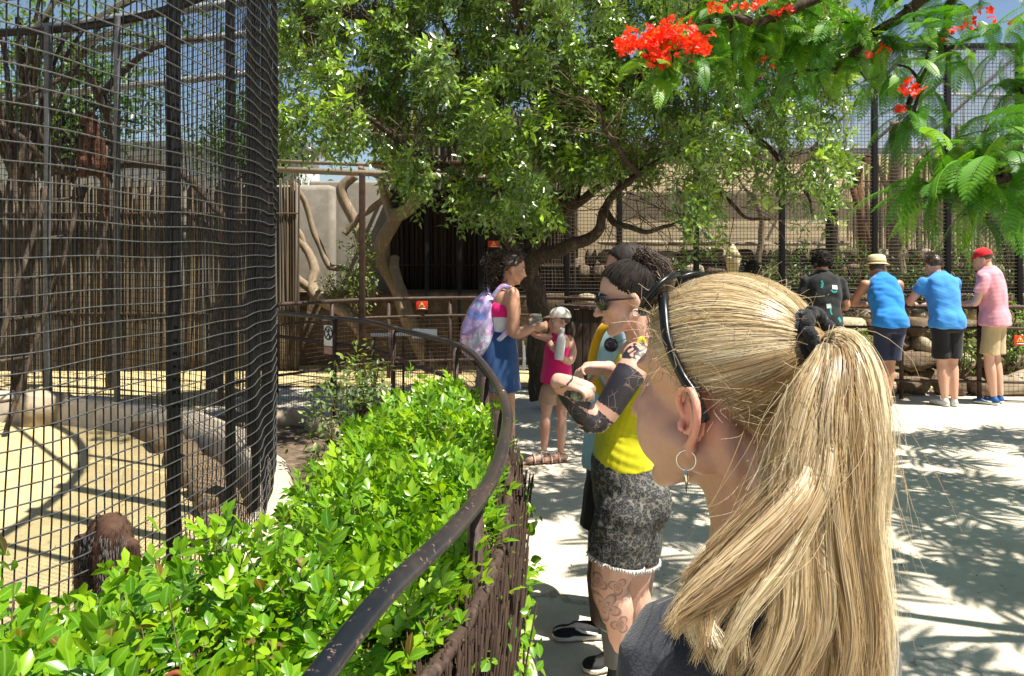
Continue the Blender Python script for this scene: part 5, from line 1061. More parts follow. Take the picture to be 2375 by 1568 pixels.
def shoe(par, heel, toe, w=0.048, h=0.07, up=M_shoeblk, sole=M_rubber, ank=None, stripe=None, name='shoe'):
    heel, toe = A_(heel, float), A_(toe, float); d = nrm(toe - heel); L = np.linalg.norm(toe - heel); n = A_([-d[1], d[0], 0]); n = nrm(n); u = np.cross(d, n); u = u if u[2] > 0 else -u
    B = Body(); q = lambda a, b, c: heel + d * L * a + n * b + u * c
    B.ell(q(0.14, 0, h * 0.5), (L * 0.15, w * 0.72, h * 0.62), frame(d, u)); B.ell(q(0.45, 0, h * 0.42), (L * 0.36, w * 0.8, h * 0.48), frame(d, u)); B.ell(q(0.78, 0, h * 0.32), (L * 0.22, w * 0.95, h * 0.36), frame(d, u))
    if ank is not None: B.limb([q(0.17, 0, h * 0.5), A_(ank)], [w * 0.72, w * 0.66], flat1=True)
    o = B.build(name, up, par, 0.009, 2)
    S = Body(); S.limb([q(0.13, 0, 0.012), q(0.45, 0, 0.010), q(0.8, 0, 0.010)], [w * 0.78, w * 0.8, w * 1.0], oval=None); S.p = [((V - heel) @ (np.eye(3) - np.outer(u, u)).T + heel + np.outer(np.clip((V - heel) @ u, 0.0, 0.024), u), F) for V, F in S.p]; S.build('sole', sole, o, 0.009, 1)
    if stripe:
        V, F = tubes(A_([q(0.25, w * 0.78, h * 0.35), q(0.5, w * 0.82, h * 0.55), q(0.62, w * 0.75, h * 0.75)]), 0.006, 6); V2, F2 = tubes(A_([q(0.25, -w * 0.78, h * 0.35), q(0.5, -w * 0.82, h * 0.55), q(0.62, -w * 0.75, h * 0.75)]), 0.006, 6); obj('side_stripe', V, F, stripe, o, True); obj('side_stripe', V2, F2, stripe, o, True)
    return o
def hair_shell(par, c, R, s, mat, front=0.55, low=-0.35, grow=1.06, amp=0.006, freq=60, name='hair', seed=1, fuzz=0, fl=0.02):
    """close cropped hair: the scalp part of a skull ellipsoid, plus short strands"""
    R = np.asarray(R); B = Body(); V, F = sphere((0, 0, 0), (1, 1, 1), 64, 40); d = V
    keep = (d[:, 2] > low) & (d[:, 0] < np.interp(d[:, 2], [-1, -0.3, 0.0, 0.35, 0.7, 1], [-0.4, -0.25, 0.25, front - 0.05, front + 0.12, 1.0]))
    rad = grow + amp / 0.09 * vnoise(d, seed, freq / 8); P = d * (A_([0.098, 0.078, 0.087]) * rad[:, None]) + [-0.012, 0, 0.032]
    P = np.where(keep[:, None], P, P * 0.93); Pw = A_(c) + (P * s) @ R.T; fs = [f[keep[f].any(1)] for f in F]
    o = obj(name, Pw, fs, mat, par, True)
    if fuzz:
        g = np.random.default_rng(seed); k = g.choice(np.where(keep)[0], fuzz); b = Pw[k] + g.normal(size=(fuzz, 3)) * 0.004; n = (d[k] + g.normal(size=(fuzz, 3)) * 0.6) @ R.T; S = np.stack([b, b + n * fl * 0.5, b + n * fl + g.normal(size=(fuzz, 3)) * fl * 0.4], 1); V, F = tubes(spline(S, 5), np.linspace(0.0022, 0.0008, 5)[None].repeat(fuzz, 0) * s, 3, False); tag(obj('strands', V, F, mat, o, True), kind='stuff')
    return o

# ---- four visitors at the railing, seen from behind
def visitor(vx, Y, yaw, label, H=1.72, **k):
    x = at_y(vx, 590, Y)[0]; f = A_([math.sin(yaw), math.cos(yaw), 0]); r = A_([f[1], -f[0], 0]); o = A_([x, Y, 0.0]); q = H / 1.72
    L = lambda a, b, c: o + (r * a + f * b) * q + A_([0, 0, c * q])
    return person(o, label, 'visitors leaning at the enclosure railing'), L, f, r, q
def visitor_body(P, L, f, r, sk, hips, sh, head, hf, legs, arms, vox=0.0135, female=0.0, hs=1.0):
    """legs: per side (hip, knee, ankle); arms: per side (shoulder, elbow, wrist, hand dir)"""
    B = Body(); chest = hips + (sh - hips) * 0.62; w_ = hips + (sh - hips) * 0.3
    B.loft([(hips - [0, 0, 0.08], 0.13, 0.10), (hips, 0.165, 0.115), (w_, 0.135, 0.095), (chest, 0.16, 0.115), (sh, 0.15, 0.085), (sh + (head - sh) * 0.25, 0.07, 0.06)], r)
    for h, kn, an in legs: B.limb([h, h + (kn - h) * 0.5, kn, kn + (an - kn) * 0.35, an], [0.088, 0.075, 0.054, 0.058, 0.037])
    for s_, e_, w, hd, th in arms:
        B.limb([s_, s_ + (e_ - s_) * 0.4, e_, e_ + (w - e_) * 0.3, w], [0.056, 0.05, 0.041, 0.042, 0.027]); hand_parts(B, w, hd, (0, 0.2, -1), 1.0, 0.5, th)
    Rh = frame(hf[0], hf[1]); head_parts(B, head, Rh, hs, sh + A_([0, 0, 0.0]), 0.056); B.build('body', sk, P, vox, 4); return Rh
def shirt(P, L, r, hips, sh, arms, mat, hem=0.0, sleeve=0.5, extra=0.014, seed=1, tank=False, name='shirt', flare=1.0, vox=0.012, ax=(0.8, 1.2, 1.3)):
    B = Body(); chest = hips + (sh - hips) * 0.62; w_ = hips + (sh - hips) * 0.28; e = extra
    up = nrm(sh - hips); B.loft([(hips - [0, 0, hem], (0.172 + e) * flare, (0.126 + e) * flare), (hips + [0, 0, 0.03], 0.174 + e, 0.126 + e), (w_, 0.150 + e, 0.110 + e), (chest, 0.168 + e, 0.122 + e), (sh - up * 0.03, (0.14 if tank else 0.162) + e, 0.108 + e), (sh + up * 0.022, (0.118 if tank else 0.135) + e, 0.092 + e), (sh + up * 0.062, 0.088, 0.082), (sh + up * 0.085, 0.068, 0.07)], r)
    for s_, e_, *_ in arms:
        if sleeve: B.limb([s_, s_ + (e_ - s_) * sleeve], [0.066, 0.066], flat1=True)
    return B.build(name, mat, P, vox, 3, folds(0.012, 10, seed, ax))
def shorts(P, r, hips, legs, mat, to=0.8, e=0.02, seed=1, name='shorts', flare=0.02, vox=0.011):
    B = Body(); B.loft([(hips - [0, 0, 0.1], 0.155, 0.11), (hips, 0.160 + e, 0.110 + e), (hips + [0, 0, 0.06], 0.142 + e * 0.6, 0.100 + e * 0.6)], r)
    for h, kn, an in legs: B.limb([h, h + (kn - h) * to * 0.5, h + (kn - h) * to], [0.10, 0.095, 0.083 + flare], flat1=True)
    return B.build(name, mat, P, vox, 2, folds(0.006, 12, seed, (1, 1, 0.6)))

# in black T-shirt with curly black hair
P, L, f, r, q = visitor(1912, 8.85, 0.05, 'person with curly black hair in a printed black T-shirt looking over the rail', 1.70)
hips, sh, hd = L(0, -0.03, 0.93), L(0, 0.05, 1.42), L(0.0, 0.09, 1.585); legs = [(L(-0.09, -0.03, 0.9), L(-0.1, -0.01, 0.5), L(-0.1, -0.05, 0.09)), (L(0.09, -0.03, 0.9), L(0.1, -0.01, 0.5), L(0.11, -0.05, 0.09))]
arms = [(L(-0.19, 0.05, 1.38), L(-0.25, 0.06, 1.12), L(-0.1, 0.27, 1.1), f * 0.4 + r, -1), (L(0.19, 0.05, 1.38), L(0.26, 0.04, 1.11), L(0.14, 0.26, 1.07), f * 0.7 - r * 0.7, 1)]
Rh = visitor_body(P, L, f, r, S_tan, hips, sh, hd, (f + A_([-0.2, 0, -0.2]), (0, 0, 1)), legs, arms)
m_bt = cloth('black_jersey', (0.010, 0.011, 0.012), (0.018, 0.02, 0.022)); o = shirt(P, L, r, hips, sh, arms, m_bt, 0.02, 0.75, 0.018, 3); shorts(P, r, hips, legs, cloth('charcoal_cloth', (0.03, 0.03, 0.035)), 0.9)
m_teal = cloth('teal_print', (0.02, 0.22, 0.22), (0.03, 0.30, 0.28)); m_pr = cloth('pale_print', (0.62, 0.66, 0.66))
def back_print(par, L, pts, rad, mat, nm, dy):
    """flat print lying on the cloth: a small patch shaped to the back"""
    me = par.data; bv = BVHTree.FromPolygons([v.co[:] for v in me.vertices], [p.vertices[:] for p in me.polygons]); P2 = spline(A_([(p[0], p[2]) for p in pts]), 12); T2 = nrm(np.gradient(P2, axis=0)); n2 = np.stack([-T2[:, 1], T2[:, 0]], -1); rows = []
    for off in np.linspace(-1, 1, 5):
        row = []
        for q in P2 + n2 * off * rad:
            a = L(q[0], -1.0, q[1]); d = nrm(L(q[0], 0, q[1]) - a); h = bv.ray_cast(Vector(a.tolist()), Vector(d.tolist())); row.append(np.array(h[0][:]) - d * 0.003 if h[0] is not None else L(q[0], -0.1, q[1]))
        rows.append(row)
    V = A_(rows).reshape(-1, 3); i = np.arange(len(V)).reshape(5, 12); obj(nm, V, [np.stack([i[:-1, :-1], i[:-1, 1:], i[1:, 1:], i[1:, :-1]], -1).reshape(-1, 4)], mat, par, True)
bp = lambda a, z: (a, -0.128 + 0.26 * max(0.0, z - 1.05) * 0.55 + 0.75 * a * a, z)
for pts, rd, mt in (([bp(-0.06, 1.40), bp(-0.05, 1.36), bp(-0.065, 1.32)], 0.011, m_teal), ([bp(-0.04, 1.37), bp(-0.07, 1.35)], 0.009, m_teal), ([bp(0.05, 1.33), bp(0.11, 1.325)], 0.022, m_pr), ([bp(0.035, 1.30), bp(0.06, 1.275), bp(0.1, 1.285)], 0.009, m_teal), ([bp(-0.02, 1.12), bp(0.03, 1.125)], 0.024, m_pr), ([bp(0.035, 1.13), bp(0.02, 1.07), bp(0.03, 1.03)], 0.008, m_teal), ([bp(0.0, 1.25), bp(0.004, 1.245)], 0.008, m_pr), ([bp(0.1, 1.0), bp(0.13, 0.95)], 0.016, m_teal)): back_print(o, L, pts, rd, mt, 'print', 0)
ho = hair_shell(P, hd, Rh, 1.0, M_hair_blk, 0.5, -0.75, 1.22, 0.018, 60, seed=4); g = np.random.default_rng(2); dd = rand_dirs(520, g); dd = dd[(dd[:, 2] > -0.6) & (dd[:, 0] < 0.55)]; pc = hd + (dd * A_([0.118, 0.098, 0.108]) + [-0.014, 0, 0.03]) @ Rh.T; tt = np.linspace(0, 4.2 * np.pi / 2, 9); s1 = nrm(np.cross(dd @ Rh.T, g.normal(size=dd.shape))); s2 = nrm(np.cross(s1, dd @ Rh.T)); rr_ = g.uniform(0.008, 0.016, len(dd))[:, None, None]; S = pc[:, None] + rr_ * (np.cos(tt)[None, :, None] * s1[:, None] + np.sin(tt)[None, :, None] * s2[:, None]) + (dd @ Rh.T)[:, None] * (tt / 6.28 * 0.012)[None, :, None]; V, F = tubes(S, 0.0028, 3, False); tag(obj('curls', V, F, M_hair_blk, ho, True), kind='stuff')
for (h, kn, an), s in zip(legs, (-1, 1)): shoe(P, L(s * 0.1, -0.1, 0.0), L(s * 0.11, 0.16, 0.0), up=M_shoeblk, ank=an)

# in straw hat and blue tank top
P, L, f, r, q = visitor(2058, 8.82, 0.0, 'person in straw hat and bright blue tank top leaning forearms on the rail', 1.70)
hips, sh, hd = L(0, -0.06, 0.93), L(0.0, 0.13, 1.385), L(0.0, 0.25, 1.50); legs = [(L(-0.085, -0.06, 0.9), L(-0.05, -0.01, 0.5), L(-0.13, -0.12, 0.13)), (L(0.085, -0.06, 0.9), L(0.02, -0.03, 0.5), L(-0.03, -0.05, 0.08))]
arms = [(L(-0.19, 0.13, 1.35), L(-0.25, 0.31, 1.13), L(-0.06, 0.42, 1.11), r + f * 0.2, -1), (L(0.19, 0.13, 1.35), L(0.26, 0.31, 1.13), L(0.08, 0.42, 1.11), -r + f * 0.2, 1)]
Rh = visitor_body(P, L, f, r, S_deep, hips, sh, hd, (f + A_([0.25, 0, -0.5]), (0, 0, 1)), legs, arms)
m_blue = cloth('bright_blue_jersey', (0.022, 0.23, 0.66), (0.018, 0.18, 0.56)); shirt(P, L, r, hips, sh, arms, m_blue, 0.03, 0, 0.02, 8, True, 'tank_top')
m_navy = cloth('navy_cloth', (0.012, 0.016, 0.04), (0.018, 0.022, 0.05)); shorts(P, r, hips, legs, m_navy, 0.92, 0.022, 4)
hair_shell(P, hd, Rh, 1.0, M_hair_br, 0.5, -0.5, 1.05, 0.004, seed=6)
m_straw = pm('woven_straw', (0.72, 0.60, 0.38), (0.58, 0.46, 0.27), 70, 0.8, 0.6, 0.003, (1, 1, 3)); ha = nrm(Rh @ A_([-0.32, 0.0, 1.0])); hc = hd + Rh @ A_([-0.02, 0, 0.075]); e1 = nrm(np.cross(ha, (1, 0, 0))); e2 = np.cross(ha, e1)
def revolve(c, ax_, e1, e2, prof, n=40, sx=1.0):
    th = np.arange(n) * 2 * np.pi / n; V = A_([[c + ax_ * z + rr * (np.cos(t) * e1 + np.sin(t) * e2 * sx) for t in th] for rr, z in prof]).reshape(-1, 3); i = np.arange(len(V)).reshape(-1, n); j = np.roll(i, -1, 1); return V, [np.stack([i[:-1], j[:-1], j[1:], i[1:]], -1).reshape(-1, 4)]
h_ = tag(obj('hat', *revolve(hc, ha, e1, e2, [(0.10, 0.0), (0.135, -0.012), (0.138, -0.008), (0.102, 0.012), (0.098, 0.05), (0.088, 0.095), (0.06, 0.108), (0.03, 0.092), (0.002, 0.09)]), m_straw, P, True)); obj('band', *revolve(hc, ha, e1, e2, [(0.1035, 0.012), (0.1045, 0.014), (0.1015, 0.036), (0.099, 0.038)]), pm('hat_band', (0.35, 0.25, 0.14), None, 20, 0.8, 0.1), h_, True)
m_grey = pm('grey_trainer', (0.25, 0.25, 0.26), (0.12, 0.12, 0.12), 30, 0.7, 0.2)
shoe(P, L(-0.03, -0.12, 0.0), L(0.05, 0.15, 0.0), up=M_shoeblk, ank=legs[1][2]); shoe(P, L(-0.17, -0.17, 0.24), L(-0.125, -0.13, 0.015), up=m_grey, ank=legs[0][2], stripe=M_white)

# in blue T-shirt and black shorts
P, L, f, r, q = visitor(2190, 8.92, -0.06, 'person with cropped dark hair in sky blue T-shirt and black shorts at the rail', 1.70)
hips, sh, hd = L(0.02, -0.03, 0.93), L(0.0, 0.09, 1.405), L(-0.03, 0.16, 1.565); legs = [(L(-0.07, -0.03, 0.9), L(-0.03, 0.0, 0.5), L(-0.02, -0.04, 0.09)), (L(0.1, -0.03, 0.9), L(0.09, -0.01, 0.5), L(0.08, -0.06, 0.09))]
arms = [(L(-0.19, 0.09, 1.37), L(-0.3, 0.16, 1.15), L(-0.2, 0.32, 1.11), r * 0.6 + f * 0.3, -1), (L(0.19, 0.09, 1.37), L(0.22, 0.22, 1.13), L(0.08, 0.33, 1.11), -r + f * 0.2, 1)]
Rh = visitor_body(P, L, f, r, S_pink, hips, sh, hd, (f + A_([-0.05, 0, -0.2]), (0, 0, 1)), legs, arms)
shirt(P, L, r, hips, sh, arms, cloth('sky_blue_jersey', (0.055, 0.27, 0.68), (0.045, 0.22, 0.58)), 0.06, 0.55, 0.02, 12); shorts(P, r, hips, legs, cloth('black_cloth', (0.008, 0.008, 0.01), (0.014, 0.014, 0.016)), 0.92, 0.024, 5); hair_shell(P, hd, Rh, 1.0, M_hair_br, 0.5, -0.55, 1.06, 0.005, seed=9, fuzz=500, fl=0.012)
for (h, kn, an), a in zip(legs, (-0.02, 0.08)): shoe(P, L(a + 0.01, -0.1, 0.0), L(a - 0.05, 0.16, 0.0), up=pm('white_trainer', (0.7, 0.7, 0.68), (0.5, 0.5, 0.5), 20, 0.6, 0.2), ank=an)

# in red cap and pink shirt
P, L, f, r, q = visitor(2300, 9.05, -0.75, 'person in red cap, pink shirt and khaki shorts standing sideways at the rail', 1.75)
hips, sh, hd = L(0.0, -0.03, 0.93), L(0.0, 0.02, 1.42), L(0.0, 0.09, 1.585); legs = [(L(-0.08, -0.03, 0.9), L(-0.09, 0.0, 0.5), L(-0.07, -0.04, 0.09)), (L(0.09, -0.03, 0.9), L(0.09, -0.01, 0.5), L(0.08, -0.06, 0.09))]
arms = [(L(-0.19, 0.02, 1.38), L(-0.25, 0.08, 1.12), L(-0.1, 0.28, 1.08), f + r * 0.4, -1), (L(0.19, 0.02, 1.38), L(0.24, 0.06, 1.12), L(0.1, 0.26, 1.07), f - r * 0.5, 1)]
Rh = visitor_body(P, L, f, r, S_pink, hips, sh, hd, (f + A_([-0.25, 0, -0.35]), (0, 0, 1)), legs, arms)
shirt(P, L, r, hips, sh, arms, cloth('pink_linen', (0.68, 0.30, 0.36), (0.60, 0.25, 0.31)), 0.07, 0.62, 0.024, 15, flare=1.05); shorts(P, r, hips, legs, cloth('khaki_cloth', (0.46, 0.36, 0.20), (0.40, 0.31, 0.17)), 0.9, 0.022, 6); hair_shell(P, hd, Rh, 1.0, M_hair_br, 0.45, -0.5, 1.03, 0.003, seed=11); face_bits(P, hd, Rh)
m_cap = cloth('red_cap_cloth', (0.62, 0.012, 0.02), (0.55, 0.01, 0.018)); V, F = sphere((0, 0, 0), (1, 1, 1), 40, 24); kp = V[:, 2] > 0.12; Vc = hd + ((np.where(V[:, 2:3] > 0.1, V, V * [1, 1, 0.2]) * [0.106, 0.086, 0.098]) + [-0.010, 0, 0.036]) @ Rh.T; cp_ = obj('cap', Vc, [f_[kp[f_].any(1)] for f_ in F], m_cap, P, True)
def brim(par, c, R, mat, s=1.0, z=0.045, ln=0.09):
    a = np.linspace(-1.15, 1.15, 15); top = A_([[0.085 * math.cos(t) + 0.004, 0.082 * math.sin(t), z] for t in a]); outr = A_([[0.085 * math.cos(t) + ln * max(0, math.cos(t * 1.25)), 0.082 * math.sin(t), z - 0.018 * max(0, math.cos(t * 1.25)) - 0.012 * math.sin(t) ** 2] for t in a]); V = np.concatenate([top, outr, top - [0, 0, 0.004], outr - [0, 0, 0.004]]); i = np.arange(15); mk = lambda p, q: np.stack([p[:-1], p[1:], q[1:], q[:-1]], -1); F = np.concatenate([mk(i, i + 15), mk(i + 45, i + 30), mk(i + 15, i + 45)]); obj('brim', A_(c) + (V * s) @ R.T, [F], mat, par, True)
brim(cp_, hd, Rh, m_cap); m_bs = pm('blue_trainer', (0.03, 0.12, 0.35), (0.02, 0.07, 0.2), 20, 0.6, 0.2)
for (h, kn, an), a in zip(legs, (-0.08, 0.08)): shoe(P, L(a, -0.1, 0.0), L(a - 0.02, 0.17, 0.0), up=m_bs, ank=an, stripe=M_white)

# dark head glimpsed above the blonde hair
P, L, f, r, q = visitor(1745, 9.0, 0.3, 'person with dark hair mostly hidden behind the blonde head by the lantern', 1.59)
hips, sh, hd = L(0, 0.0, 0.93), L(0, 0.03, 1.42), L(0.0, 0.07, 1.58); legs = [(L(-0.08, 0, 0.9), L(-0.09, 0.02, 0.5), L(-0.09, 0, 0.09)), (L(0.08, 0, 0.9), L(0.09, 0.02, 0.5), L(0.09, 0, 0.09))]; arms = [(L(-0.18, 0.02, 1.38), L(-0.22, 0.03, 1.1), L(-0.2, 0.2, 1.0), f, -1), (L(0.18, 0.02, 1.38), L(0.22, 0.03, 1.1), L(0.2, 0.2, 1.0), f, 1)]
Rh = visitor_body(P, L, f, r, S_tan, hips, sh, hd, (f, (0, 0, 1)), legs, arms); shirt(P, L, r, hips, sh, arms, cloth('dark_grey_jersey', (0.05, 0.05, 0.055)), 0.03, 0.5, 0.02, 18); shorts(P, r, hips, legs, m_navy, 0.9, 0.02, 7); hair_shell(P, hd, Rh, 1.0, M_hair_blk, 0.5, -0.7, 1.12, 0.006, seed=13, fuzz=300)
for (h, kn, an), a in zip(legs, (-0.09, 0.09)): shoe(P, L(a, -0.09, 0.0), L(a, 0.17, 0.0), ank=an)
del P
# ------------------------------------------------------------------ woman with the shiny backpack, and the girl
Y0 = 6.3; Q = lambda vx, vy, dy=0.0: at_y(vx, vy, Y0 + dy)
W = person(at_z(1180, 1090), 'woman with dark curly hair wearing a shiny pastel backpack, pink top and denim skirt')
B = Body(); wr = A_([0, 1.0, 0]); hd = Q(1190, 622); Rh = frame((0.96, 0.1, -0.28)); 
B.loft([(Q(1160, 850), 0.16, 0.135), (Q(1158, 800), 0.17, 0.13), (Q(1168, 760), 0.14, 0.105), (Q(1168, 715), 0.155, 0.115), (Q(1172, 680), 0.15, 0.085), (Q(1178, 662), 0.06, 0.055)], wr)
legsW = [(Q(1165, 850, -0.09), Q(1178, 955, -0.09), Q(1178, 1062, -0.08)), (Q(1150, 850, 0.09), Q(1158, 955, 0.09), Q(1160, 1062, 0.1))]
for h, kn, an in legsW: B.limb([h, (h + kn) / 2, kn, kn + (an - kn) * 0.35, an], [0.088, 0.078, 0.056, 0.058, 0.036])
B.limb([Q(1188, 682, -0.16), Q(1192, 725, -0.19), Q(1188, 770, -0.19), Q(1215, 768, -0.17), Q(1236, 760, -0.12)], [0.056, 0.053, 0.044, 0.042, 0.028]); hand_parts(B, Q(1236, 760, -0.12), (0.9, 0.2, 0.15), (0, 0.9, 0.2), 0.95, 0.7, 1)
B.limb([Q(1178, 684, 0.16), Q(1186, 740, 0.2), Q(1190, 775, 0.2), Q(1215, 772, 0.15), Q(1234, 762, 0.1)], [0.054, 0.048, 0.042, 0.04, 0.027]); hand_parts(B, Q(1234, 762, 0.1), (0.9, -0.2, 0.1), (0, -0.9, 0.2), 0.95, 0.7, -1)
head_parts(B, hd, Rh, 1.0, Q(1176, 675), 0.05); B.build('body', S_tan, W, 0.0105, 3); face_bits(W, hd, Rh)
m_pink = cloth('neon_pink_cloth', (0.85, 0.02, 0.20), (0.75, 0.015, 0.17)); m_wht = cloth('white_cloth', (0.78, 0.77, 0.76))
B = Body(); B.loft([(Q(1168, 733), 0.165, 0.125), (Q(1168, 712), 0.167, 0.127), (Q(1172, 684), 0.115, 0.095), (Q(1176, 672), 0.07, 0.07)], wr); B.build('top', m_pink, W, 0.009, 3, folds(0.004, 14, 3))
B = Body(); B.loft([(Q(1168, 768), 0.15, 0.115), (Q(1168, 750), 0.160, 0.125), (Q(1168, 731), 0.168, 0.129)], wr); B.build('waistband', m_wht, W, 0.009, 3, folds(0.003, 14, 4))
m_denim = cloth('blue_denim', (0.022, 0.06, 0.17), (0.03, 0.085, 0.23), 0.8, 320, 9, 0.4); B = Body(); B.loft([(Q(1155, 902), 0.215, 0.185), (Q(1156, 850), 0.20, 0.165), (Q(1160, 800), 0.182, 0.142), (Q(1166, 768), 0.155, 0.118)], wr); sk = B.build('denim_skirt', m_denim, W, 0.010, 2, folds(0.005, 10, 6, (1, 1, 0.3)))
V, F = tubes(spline(A_([Q(1213, 790, -0.21), Q(1214, 835, -0.22), Q(1212, 858, -0.22), Q(1217, 850, -0.22), Q(1216, 800, -0.21)]), 20), 0.006, 6); obj('belt_cord', V, F, m_wht, sk, True)
hh = hair_shell(W, hd, Rh, 1.0, M_hair_br, 0.55, -0.7, 1.08, 0.010, seed=21, fuzz=700, fl=0.018); g = np.random.default_rng(8)
cc_ = np.concatenate([Q(1150, 615) + g.normal(size=(190, 3)) * [0.034, 0.04, 0.04], Q(1143, 645) + g.normal(size=(70, 3)) * [0.02, 0.04, 0.035]]); tt = np.linspace(0, 9, 14); s1 = rand_dirs(len(cc_), g); s2 = nrm(np.cross(s1, rand_dirs(len(cc_), g))); s3 = np.cross(s1, s2); rr_ = g.uniform(0.008, 0.018, len(cc_))[:, None, None]; S = cc_[:, None] + rr_ * (np.cos(tt)[None, :, None] * s2[:, None] + np.sin(tt)[None, :, None] * s3[:, None]) + s1[:, None] * (tt * 0.006)[None, :, None]; V, F = tubes(S, 0.004, 4, False); tag(obj('curly_bun', V, F, M_hair_br, W, True), kind='stuff')
for (h, kn, an), dx in zip(legsW, (0, -0.02)): shoe(W, (an[0] - 0.06, an[1], 0), (an[0] + 0.17, an[1] + 0.02, 0), up=pm('tan_sandal', (0.3, 0.18, 0.1), None, 30, 0.7, 0.1), h=0.05, w=0.042)
# the backpack rests on her
m, nt, b = nodes('iridescent_vinyl'); v = coords(nt, 'Object'); n = noise(nt, v, 5.5, 3, 0.5, 1.6); col = ramp(nt, [(0.25, (0.30, 0.62, 0.85)), (0.40, (0.30, 0.30, 0.72)), (0.50, (0.72, 0.42, 0.70)), (0.60, (0.55, 0.66, 0.90)), (0.72, (0.82, 0.50, 0.60)), (0.85, (0.70, 0.85, 0.85))], n); nt.links.new(col, b.inputs['Base Color']); b.inputs['Roughness'].default_value = 0.16; b.inputs['Metallic'].default_value = 0.35; b.inputs['Coat Weight'].default_value = 0.6; bump(nt, b, noise(nt, v, 9, 3, 0.5, 0.8), 0.5, 0.02); M_holo = m
BP = thing('backpack', Q(1118, 825), 'shiny iridescent pastel backpack worn by the woman in the denim skirt', 'backpack'); B = Body()
B.loft([(Q(1120, 822), 0.13, 0.10), (Q(1114, 805), 0.165, 0.145), (Q(1113, 765), 0.175, 0.15), (Q(1120, 720), 0.16, 0.115), (Q(1132, 690), 0.12, 0.075), (Q(1138, 678), 0.06, 0.04)], wr, power=2.8); B.build('pouch', M_holo, BP, 0.009, 3, folds(0.007, 9, 11))
B = Body(); B.loft([(Q(1104, 818), 0.10, 0.07), (Q(1093, 800), 0.125, 0.085), (Q(1092, 775), 0.125, 0.075), (Q(1097, 757), 0.09, 0.04)], wr, power=2.8); B.build('front_pocket', M_holo, BP, 0.009, 2, folds(0.004, 12, 12))
for dy in (-0.14, 0.14):
    V, F = tubes(spline(A_([Q(1143, 690, dy * 0.9), Q(1168, 664, dy * 0.95), Q(1196, 690, dy * 1.02), Q(1198, 740, dy * 1.12), Q(1168, 778, dy * 1.25), Q(1142, 800, dy)]), 40), 0.02, 8, flat=0.35); obj('strap', V, F, M_holo, BP, True)
V, F = tubes(spline(A_([Q(1135, 684, -0.03), Q(1132, 666, -0.02), Q(1135, 666, 0.02), Q(1137, 684, 0.03)]), 16), 0.008, 6); obj('grab_handle', V, F, M_holo, BP, True)

Y0 = 6.5
G_ = person(at_z(1285, 1060), 'small girl in neon pink sundress and pale cap hugging a white bottle'); hd = Q(1296, 744); Rh = frame((-0.93, -0.35, 0.05)); wr = nrm(A_([-0.35, 0.93, 0])); fd = A_([-0.93, -0.35, 0])
B = Body(); B.loft([(Q(1291, 905), 0.105, 0.085), (Q(1291, 885), 0.115, 0.09), (Q(1293, 850), 0.105, 0.085), (Q(1294, 810), 0.115, 0.085), (Q(1296, 785), 0.115, 0.062), (Q(1296, 772), 0.045, 0.04)], wr)
legsG = [(Q(1272, 905, -0.03), Q(1266, 965, -0.05), Q(1262, 1040, -0.05)), (Q(1303, 905, 0.03), Q(1303, 970, -0.02), Q(1301, 1045, -0.02))]
for h, kn, an in legsG: B.limb([h, (h + kn) / 2, kn, kn + (an - kn) * 0.35, an], [0.06, 0.053, 0.039, 0.041, 0.026])
B.limb([Q(1275, 785, -0.02), Q(1258, 780, -0.03), Q(1243, 776, -0.04), Q(1232, 768, -0.06), Q(1228, 766, -0.08)], [0.036, 0.033, 0.029, 0.026, 0.02]); hand_parts(B, Q(1240, 770, -0.05), (-0.8, -0.2, 0.45), (0, 0.7, 0.5), 0.72, 0.6, -1)
B.limb([Q(1320, 787, 0.0), Q(1328, 815, -0.05), Q(1322, 838, -0.1), Q(1305, 832, -0.15), Q(1290, 815, -0.17)], [0.038, 0.034, 0.03, 0.028, 0.02]); hand_parts(B, Q(1290, 815, -0.17), (-0.6, 0.1, 0.7), (0.3, 0.9, 0), 0.72, 0.8, 1)
head_parts(B, hd, Rh, 0.86, Q(1297, 782), 0.043, jaw=0.9, nose=0.95); B.build('body', S_pink, G_, 0.0085, 3); face_bits(G_, hd, Rh, 0.86)
B = Body(); B.loft([(Q(1291, 888), 0.152, 0.125), (Q(1292, 850), 0.135, 0.108), (Q(1294, 810), 0.124, 0.095), (Q(1296, 784), 0.098, 0.07), (Q(1297, 774), 0.07, 0.056)], wr); B.build('sundress', m_pink, G_, 0.0075, 2, folds(0.005, 14, 9, (1, 1, 0.4)))
m_bei = cloth('beige_cloth', (0.44, 0.29, 0.19)); B = Body(); B.loft([(Q(1291, 912), 0.115, 0.095), (Q(1291, 886), 0.12, 0.098)], wr)
for h, kn, an in legsG: B.limb([h, h + (kn - h) * 0.55], [0.068, 0.07], flat1=True)
B.build('shorts', m_bei, G_, 0.008, 2, folds(0.003, 16, 10)); hg = hair_shell(G_, hd, Rh, 0.86, M_hair_br, 0.55, -0.5, 1.06, 0.004, seed=31)
V, F = tubes(spline(A_([Q(1325, 748, -0.02), Q(1329, 765, -0.04), Q(1328, 782, -0.05)]), 10), A_([[0.02, 0.021, 0.022, 0.022, 0.021, 0.02, 0.018, 0.016, 0.012, 0.006]]), 8); obj('plait', V, F, M_hair_br, G_, True)
